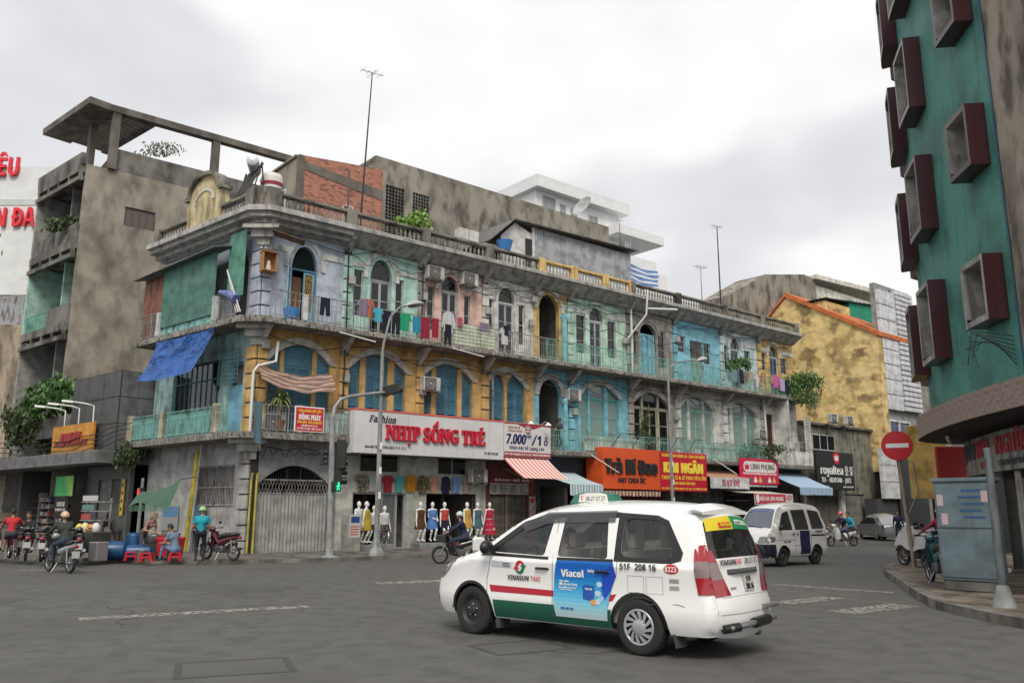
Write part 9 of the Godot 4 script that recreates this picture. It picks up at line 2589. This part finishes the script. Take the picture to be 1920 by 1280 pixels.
	simple("steel_box","bare steel box standing in front of the food cart","box",V(-13.3,0.12,-27.6),deg_to_rad(-30),"box",MB.new().cbox(-0.22,0.22,0,0.6,-0.2,0.2,0.02),mat("box_steel",lin(0.35,0.35,0.35),0.4,0.6))
	for k in 4: simple("fruit_bag","%s bag of produce on the food cart" % ["yellow","pale yellow","orange","white"][k],"bag",V(-14.35+k*0.24,1.02,-28.35+0.12*k),0,"bag",MB.new().ball(V(0,0.12,0),V(0.13,0.15+0.03*(k % 2),0.12),12,8),mat("bag%d" % k,[lin(0.55,0.5,0.08),lin(0.6,0.58,0.3),lin(0.6,0.22,0.06),lin(0.6,0.6,0.58)][k],0.5))
	r = thing("green_tarpaulin","green tarpaulin with fringe stretched over the street food corner","tarpaulin",V(-12.7,1.8,-28.2))
	b = MB.new();b.grid(func(u,v): return V(u*1.35,lerpf(0.5+0.45*u - 0.12*sin(u*PI),0.08+0.06*sin(u*PI*2),v)+0.03*sin(u*15+v*4),-0.7*(1 - v)+0.05*sin(u*12)),26,14,true);obj("sheet",b,cloth("tarp_green",lin(0.07,0.15,0.1)),r)
	b = MB.new()
	for k in 34: b.beam(V(k/33.0*1.35,0.08,0.0),V(k/33.0*1.35+0.02,-0.12,0.0),0.025,0.01)
	obj("fringe",b,cloth("fringe_green",lin(0.16,0.34,0.22)),r,"stuff")
	obj("line",MB.new().tube([V(1.35,0.95,-0.7),V(1.7,1.05,-1.2)],0.015,5),M_("cable"),r)
	for p in [[-3.5,0.35,lin(0.45,0.36,0.03),"fat yellow pipe leaning up the corner house's plaster wall",0.11,4.0],[-3.1,0.45,lin(0.4,0.4,0.37),"thin pale pole beside the fat yellow pipe",0.05,4.2]]:
		r = left_thing("pipe",p[3],"pipe",p[0],p[1],0.12);obj("tube",MB.new().tube([V(-0.2,0,0),V(0.25,p[5],0)],p[4],10),worn("pipe%s" % p[4],p[2],2,0.6),r)
	for x in [0.0,0.22]: simple("pipe","narrow yellow pipe on the corner pier, %s" % ("nearest the folding shutter" if x > 0.1 else "nearest the barred gate"),"pipe",W(-0.05+x,0.12,0.25),TH,"tube",MB.new().tube([V(0,0,0),V(0.02,2.8,0),V(0.05,3.0,0)],0.045,8),worn("pipe_yellow",lin(0.5,0.42,0.08),2,0.6),"yellow pipes on the corner pier")
	simple("drain_pipe","white bent drain pipe on the ochre corner pier","pipe",W(-0.3,4.7,0.35),TH,"tube",MB.new().tube([V(0.05,0,0),V(0.05,2.3,0),V(0.2,2.55,0.05),V(0.9,2.8,0.1),V(0.95,3.6,0.1)],0.06,10),M_("pvc"))
	for k in 2:
		r = left_thing("poster_sheet","blue topped poster sheet on the corner house wall, %s" % ["behind the seller","beside the barred gate"][k],"poster",[-6.3,-4.2][k],0.05,0.9,"posters on the wall");obj("sheet",MB.new().box(0,1.3,0,1.0,0,0.02),mat("poster_grey",lin(0.25,0.26,0.25)),r);obj("sky_print",MB.new().box(0.02,1.28,0.55,0.98,0.021,0.024),mat("poster_blue",lin(0.08,0.2,0.34)),r)
	r = left_thing("screen","lit green advertising screen hung in the dark shop on the left","screen",-14.6,1.2,2.4)
	obj("case",MB.new().cbox(-0.1,1.95,-0.08,1.0,-0.1,0,0.02),M_("dark_iron"),r)
	b = MB.new();b.tinted = true
	for a in 12:
		for e in 6:
			b.col = lin(0.03,0.3,0.14).lerp(lin(0.4,0.5,0.08),clampf(0.5+0.5*sin(a*0.7+e*0.5),0,1)*a/12.0)
			b.box(-0.05+a*0.163,0.113+a*0.163,e*0.153,e*0.153+0.153,0.002,0.006)
	var sm := tinted("screen_glow");sm.emission_enabled = true;sm.emission = Color(0.12,0.3,0.12);sm.emission_energy_multiplier = 0.5
	obj("display",b,sm,r)
	var al := AreaLight3D.new();al.name = "screen_light";al.area_size = Vector2(1.9,0.9);al.light_energy = 0.15;al.light_color = Color(0.5,1,0.5);al.rotation.y = PI;al.position = V(0.95,0.46,0.03);al.shadow_enabled = true;r.add_child(al,true)
	r = left_thing("black_board","black board with white letters under the lit green screen","sign",-14.7,1.15,1.4);obj("board",MB.new().cbox(0,1.5,0,0.9,-0.05,0,0.01),mat("board_black",lin(0.012,0.013,0.015)),r)
	put_text(r,"CUSI XE",V(0.75,0.52,0.006),0.2,mat("letter_white"),{"width": 0.9});put_text(r,"0 903 31 31",V(0.75,0.3,0.006),0.12,mat("letter_white"),{"width": 1.1})
	for k in 3:
		r = left_thing("goods_rack","rack of small boxed goods in the dark shop, %s" % ["beside the black board","in the middle of the shop","at the left end of the shop"][k],"shelf",-15.8 - k*2.2,0.6,0.12,"racks in the dark shop")
		for e in 6:
			obj("shelf",MB.new().box(0,0.9+0.5*mini(k,1),0.25+e*0.36,0.28+e*0.36,-0.4,0),M_("grey_rail"),r)
			for a in 5: obj("box",MB.new().cbox(0.05+a*0.18*(1+0.5*mini(k,1)),0.19+a*0.18*(1+0.5*mini(k,1)),0.285+e*0.36,0.42+e*0.36+0.1*rng.randf(),-0.3,-0.02,0.01),mat("goods%d" % (rng.randi() % 6),[lin(0.3,0.28,0.24),lin(0.12,0.1,0.1),lin(0.35,0.3,0.1),lin(0.25,0.05,0.05),lin(0.05,0.08,0.2),lin(0.4,0.4,0.38)][hash("%d %d %d" % [k,e,a]) % 6]),r)
		obj("side_frame",MB.new().box(-0.03,0,0,2.5,-0.4,0.0),M_("grey_rail"),r)
	r = left_thing("upright_sign","narrow yellow upright sign on the grey courier shop wall","sign",-8.75,0.75,1.5);obj("board",MB.new().box(0,0.25,0,1.6,0,0.03),mat("upright_yellow",lin(0.5,0.36,0.03)),r)
	for k in 4: obj("mark",MB.new().box(0.06,0.19,0.2+k*0.35,0.35+k*0.35,0.031,0.035),M_("dark_iron"),r)
	var g1 := [lin(0.035,0.09,0.02),lin(0.06,0.14,0.035),lin(0.09,0.19,0.05)]
	var olive := [lin(0.05,0.08,0.03),lin(0.08,0.11,0.05)]
	leafy("balcony_tree","leafy green shrub spreading over the planted balcony above the courier sign",WL(-14.6,7.3,1.2),V(3.2,2.0,2.0),2600,0.3,g1,3)
	leafy("balcony_shrub","trailing dark shrub at the left end of the planted balcony",WL(-17.4,6.0,1.4),V(3.0,2.2,1.6),1800,0.25,olive,4,"plant","",0.8)
	leafy("creeper","bushy green creeper hanging over the top balcony at the end of the row",W(37.2,9.9,1.1),V(2.9,1.9,1.4),2600,0.2,[lin(0.06,0.13,0.03),lin(0.1,0.19,0.05),lin(0.14,0.22,0.07)],5,"plant","",0.7)
	leafy("roof_fern","bright green fern growing on the roof before the vent blocks",W(7.6,15.2,-0.9),V(1.5,1.1,0.9),900,0.24,[lin(0.12,0.24,0.04),lin(0.2,0.33,0.07)],6)
	leafy("balcony_weed","small weeds growing from the end of the corner balcony slab",WL(-7.9,4.4,0.9),V(1.4,1.1,1.0),700,0.2,olive,7,"plant","",0.5)
	leafy("balcony_pot_plants","dark pot plants on the end balcony above the pink sign",W(33.0,5.3,0.9),V(2.8,1.1,0.5),900,0.18,olive,8)
	leafy("balcony_vine","thin vine on the balcony before the drab grey wall",W(21.9,5.9,0.9),V(0.8,2.8,0.5),500,0.16,olive,9)
	leafy("tower_plants","dark plants on the third floor balcony of the cement block",WL(-19.4,17.5,0.1),V(2.0,1.0,0.6),700,0.25,olive,10)
	leafy("hanging_plants","green plants on the pale blue house's top balcony",W(31.4,10.9,0.7),V(1.6,0.9,0.6),500,0.2,g1,12)
	leafy("roof_weeds","thin grey weeds on the parapet of the cement block",W(1.0,23.0,-17.8),V(3.2,1.0,0.6),260,0.2,[lin(0.2,0.22,0.16),lin(0.25,0.26,0.2)],13)
	leafy("street_tree","small tip of a street tree at the left edge beside the white building",V(-24.4,12.6,-36),V(1.6,3.0,1.6),500,0.3,g1,14,"tree")
	r = main_thing("dracaena","pot plant with long striped arching leaves under the striped cloth","plant",0.75,0.75,5.55)
	obj("pot",MB.new().lathe([Vector2(0.15,-0.8),Vector2(0.22,-0.4),Vector2(0.2,-0.4),Vector2(0.001,-0.42)],14),mat("clay",lin(0.25,0.1,0.06),0.9),r)
	var gr := RandomNumberGenerator.new();gr.seed = 9
	for k in 46:
		b = MB.new();b.tinted = true
		var a := TAU*gr.randf();var L := gr.randf_range(0.55,1.0);var lift := gr.randf_range(0.2,1.1)
		b.col = [lin(0.06,0.12,0.03),lin(0.3,0.33,0.12)][k % 2]
		b.grid(func(u,v): return V(cos(a),0,sin(a))*(L*u)+V(0,lift*u - 1.3*u*u*L+0.35,0)+V(-sin(a),0,cos(a))*(v - 0.5)*0.09*sin(clampf(u+0.1,0,1)*PI),6,1);obj("leaf",b,tinted("leafage"),r)
	for p in [[4.8,14.3,-0.8,7.8,0.05,"tall thin mast on the roof before the brick room",0.35],[34.9,14.5,-3.0,7.2,0.07,"tall steel aerial mast on the roof of the sky blue house",0.0],[30.1,14.5,-1.0,2.8,0.03,"small television aerial on the roof of the sky blue house",0.0],[52.0,27.5,-28.0,5.5,0.05,"television aerial beside the white apartments",0.0]]:
		r = main_thing("aerial_mast",p[5],"aerial",p[0],p[2],p[1],"aerials on the roofs")
		obj("mast",MB.new().tube([V(0,0,0),V(p[6],p[3],0)],p[4],6,p[4]*0.5),M_("dark_iron"),r)
		b = MB.new()
		for k in 5: b.tube([V(p[6] - 0.1+0.0,p[3] - 0.05,-0.4+k*0.2),V(p[6]+0.1,p[3]+0.3*(0.5 - absf(k - 2)*0.2),-0.4+k*0.2)],0.012,4)
		b.tube([V(p[6] - 0.6,p[3],0),V(p[6]+0.6,p[3]+0.1,0)],0.02,5)
		for k in 4: b.tube([V(p[6] - 0.5+k*0.3,p[3]+0.03,-0.25),V(p[6] - 0.5+k*0.3,p[3]+0.03,0.25)],0.012,4)
		obj("aerial",b,M_("grey_frame"),r)
	r = main_thing("water_tank","white cylindrical water tank with a maroon band on the corner roof","water tank",1.1,-2.2,13.8)
	obj("stand",MB.new().box(-0.5,0.5,0,1.0,-0.5,0.5),M_("dark_cement"),r)
	obj("tank",MB.new().lathe([Vector2(0.46,1.0),Vector2(0.48,1.4),Vector2(0.46,1.9),Vector2(0.48,2.3),Vector2(0.42,2.5),Vector2(0.15,2.62),Vector2(0.001,2.64)],24),mat("tank_white",lin(0.62,0.6,0.57),0.5),r)
	obj("band",MB.new().lathe([Vector2(0.485,1.95),Vector2(0.49,2.1)],24),mat("band_maroon",lin(0.28,0.02,0.04)),r)
	r = main_thing("solar_heater","rooftop solar water heater with a steel drum and black tubes","water heater",0.4,-2.6,13.8)
	b = MB.new();b.lathe([Vector2(0.001,-0.7),Vector2(0.24,-0.68),Vector2(0.26,-0.6),Vector2(0.26,0.6),Vector2(0.24,0.68),Vector2(0.001,0.7)],24,V(0,2.9,0),Basis(V(0,1,0),-0.5)*Basis(V(1,0,0),PI/2));obj("drum",b,mat("drum_steel",lin(0.6,0.6,0.6),0.3,0.4),r)
	b = MB.new()
	for k in 12: b.tube([V(0.1,2.8,-0.8+k*0.145),V(-0.5,1.4,-0.8+k*0.145)],0.03,6)
	for z in [-0.85,0.85]: b.tube([V(0,2.8,z),V(0.4,0,z)],0.03,6);b.tube([V(0,2.8,z),V(-0.6,0,z)],0.03,6)
	obj("tubes",b,M_("dark_iron"),r,"stuff")
	simple("tub","blue plastic tub on the balustrade beside the white gable","tub",W(12.5,14.55,0.2),TH,"tub",MB.new().lathe([Vector2(0.3,0),Vector2(0.42,0.5),Vector2(0.44,0.52),Vector2(0.36,0.52),Vector2(0.001,0.5)],18),mat("tub_blue",lin(0.05,0.2,0.5),0.4))
	r = main_thing("shrine","small red brown wooden shrine on the periwinkle corner pier","shrine",0.1,0.14,11.1)
	b = MB.new();b.box(-0.3,0.3,0,0.04,0,0.45);b.box(-0.3,0.3,0.04,0.8,0,0.03);b.box(-0.3,-0.26,0.04,0.8,0.03,0.35);b.box(0.26,0.3,0.04,0.8,0.03,0.35);b.box(-0.33,0.33,0.8,0.84,0,0.4);obj("case",b,worn("shrine_wood",lin(0.42,0.22,0.1),0),r)
	obj("figure",MB.new().lathe([Vector2(0.1,0.05),Vector2(0.11,0.2),Vector2(0.06,0.35),Vector2(0.07,0.42),Vector2(0.001,0.5)],12,V(0,0,0.2)),mat("figure_cream",lin(0.6,0.5,0.4)),r)
	simple("board","brown board propped under the cornice of the corner house","board",W(0.6,12.65,0.5),TH,"board",MB.new().beam(V(-0.5,0.1,0),V(0.7,-0.25,0.5),0.7,0.03),worn("board_brown",lin(0.2,0.13,0.08),2))
	simple("umbrella","folded blue and white parasol leaning on the corner balcony","umbrella",WL(-0.9,9.3,1.1),-TH,"cloth",MB.new().tube([V(0.9,0.5,0),V(0.5,0.75,0.05),V(0.0,0.9,0),V(-0.3,1.0,0)],0.2,10,0.08),patterned("parasol_cloth",[Color(0.1,0.15,0.5),Color(0.8,0.82,0.9),Color(0.1,0.15,0.45)],FastNoiseLite.TYPE_SIMPLEX,0.05,V(2,2,2)))
	for k in 3: simple("pole","white pole leaning out over the corner railing, %s" % ["the steepest","the middle one","the flattest"][k],"pole",WL(-0.4,9.3,1.0),-TH,"rod",MB.new().tube([V(0.3+0.15*k,0,0),V(-0.55+0.22*k,1.9 - 0.15*k,0.1*k)],0.03,6),M_("pvc"),"poles on the corner balcony")
	simple("basin","blue plastic bowl on the corner balcony floor","basin",W(1.0,9.2,0.75),TH,"bowl",MB.new().lathe([Vector2(0.25,0),Vector2(0.34,0.45),Vector2(0.3,0.45),Vector2(0.001,0.4)],16),mat("tub_blue"))
	for k in 5: simple("sign_bracket","thin steel lamp arm over the orange and crimson signs, %s" % ["first from the stair","second from the stair","middle one","next to the last","last one"][k],"lamp",W(18.8+k*1.55,4.9,1.3),TH,"arm",MB.new().tube([V(0,0,0),V(0.35,0.75,0.35),V(0.7,0.72,0.75)],0.02,6),M_("dark_iron"),"lamp arms over the signs")
	b = MB.new()
	for k in 7: b.tube([tw(-0.7,4.6+0.1*k,0.05),tw(-0.7+0.12*k,5.0+0.08*k,0.35+0.05*k),tw(-0.5+0.25*(k % 3),5.3 - 0.12*k,0.7)],0.012,4)
	tag(obj("loose_wires",b,M_("cable")),"tangle of loose wires sticking out of the green tower wall above the stone canopy","wires")
	for k in 4:
		b = MB.new()
		var pts := []
		for i in 17: pts.append(V(-22.0+i*1.0,4.6+0.25*k - 0.5*sin(i*PI/16)+0.06*sin(i*2.1+k),2.2 - 0.1*k))
		b.tube(pts,0.022,5);simple("cable","sagging cable before the courier shop, %s" % ["the lowest","the second from below","the second from above","the highest"][k],"cable",WL(0,0,0),-TH,"strand",b,M_("cable"),"cables on the left street")
	for p in [[0.15,8.0,0],[3.85,11.3,1],[3.75,7.0,2],[7.62,11.2,3],[7.65,6.8,4],[11.4,11.1,5],[14.4,12.2,6],[14.2,10.9,7],[17.2,6.6,8],[21.2,10.9,9],[25.85,11.6,10],[25.5,6.9,11]]:
		simple("meter_box","small grey electric meter box %s" % ["on the ochre corner pier","on the mint house's pier","on the ochre pier below the mint house","on the pier beside the salmon pink wall","on the ochre pier below the salmon pink wall","on the white house's pier","high beside the yellow arch","low beside the yellow arch","below the turquoise air conditioner","on the pale mint house's pier","on the sky blue house's pier","on the drab house's pier"][p[2]],"meter box",W(p[0]+0.1,p[1],0.13),TH,"box",MB.new().cbox(-0.16,0.16,0,0.36,0,0.16,0.02),worn("meter_grey",lin(0.4,0.4,0.37),1,0.5),"meter boxes on the row")
	for k in 9:
		b = MB.new()
		var pts := []
		var y0: float = [12.9,12.6,8.55,8.3,12.75,4.2,8.1,11.4,4.05][k]
		var g2 := RandomNumberGenerator.new();g2.seed = 30+k
		for i in 31:
			var s: float = lerpf([0,3.5,0,3.6,14,0,11,17,0][k],[38,21,38,17,38,12,34,38,3.6][k],i/30.0)
			pts.append(V(s,y0+0.12*sin(i*1.7+k) - 0.18*absf(sin(i*PI/4))+0.05*g2.randfn(),0.14+0.05*k))
		b.tube(pts,0.018,5);simple("cable","black cable strung along the row, %s" % ["close under the cornice","short run above the mint house","close under the top balconies","sagging over the ochre arches","under the cornice past the yellow arch","above the corner shutters","over the arches towards the end of the row","across the top floor past the pale mint house","short run over the folding shutter"][k],"cable",W(0,0,0),TH,"strand",b,M_("cable"),"cables along the row")
	for p in [[3.7,4.7,14.0,0.035,"dark_iron","thin dark conduit between the periwinkle and mint houses"],[7.55,9.1,14.2,0.03,"dark_iron","thin conduit between the mint and salmon pink houses"],[11.7,4.7,9.0,0.045,"grey_rail","rusty pipe down the ochre wall beside the double arches"],[21.75,9.1,13.2,0.07,"pvc","white drain pipe between the pale mint and drab houses"],[34.45,4.6,9.0,0.08,"pvc","white pipe beside the maroon shutters"]]:
		simple("conduit",p[5],"pipe",W(p[0],p[1],0.28),TH,"tube",MB.new().tube([V(0,0,0),V(0.02,(p[2] - p[1])*0.5,0.02),V(0,p[2] - p[1],0)],p[3],8),M_(p[4]))
	simple("overflow_pipe","white overflow pipe bending out below the cornice by the blue striped tarpaulin","pipe",W(21.9,12.6,0.4),TH,"tube",MB.new().tube([V(-0.6,-1.6,-0.2),V(0.0,-0.6,0.3),V(0.35,0.0,0.6),V(0.6,1.5,0.55)],0.05,8),M_("pvc"))
	simple("overflow_pipe","fat white pipe sticking out from the cornice of the drab house","pipe",W(22.5,13.0,0.9),TH,"tube",MB.new().tube([V(0,0,0),V(2.0,0.15,0.5)],0.07,8),M_("pvc"))
	for p in [[3.0,8.9,1.1,"white rod sticking out below the corner balcony"],[8.7,8.95,1.1,"white rod below the tiled balcony"],[17.4,4.5,1.2,"white rod sticking out below the turquoise balcony"],[27.5,4.7,1.2,"white rod sticking down over the tan awning"]]:
		simple("rod",p[3],"rod",W(p[0],p[1],p[2]),TH,"rod",MB.new().tube([V(0,0,0),V(1.3,-0.35 if p[0] < 10 else -0.9,0.7)],0.03,6),M_("pvc"))
	for k in 2: simple("aquarium_crate","white plastic crate on the roof balustrade, %s" % ["nearer the vent blocks","nearer the white gable"][k],"crate",W(9.9+k*0.62,14.6,0.1),TH,"crate",MB.new().cbox(-0.28,0.28,0,0.55,-0.2,0.2,0.02),M_("white_frame"),"crates on the balustrade")
	simple("satellite_dish","grey satellite dish before the white apartments","satellite dish",W(30.5,24.7,-12),TH,"dish",MB.new().lathe([Vector2(0.001,0),Vector2(0.5,0.08),Vector2(0.9,0.3)],20,Vector3.ZERO,Basis(V(0,0,1),1.1)),M_("grey_frame"))
func M_(k: String) -> Material: return MATS[k]
func build_all() -> void:
	build_left()
	build_behind()
	build_right_end()
	build_beyond()
	build_tower()
	build_signs()
	build_shops()
	build_mannequins()
	build_clothes()
	build_traffic()
	build_street()
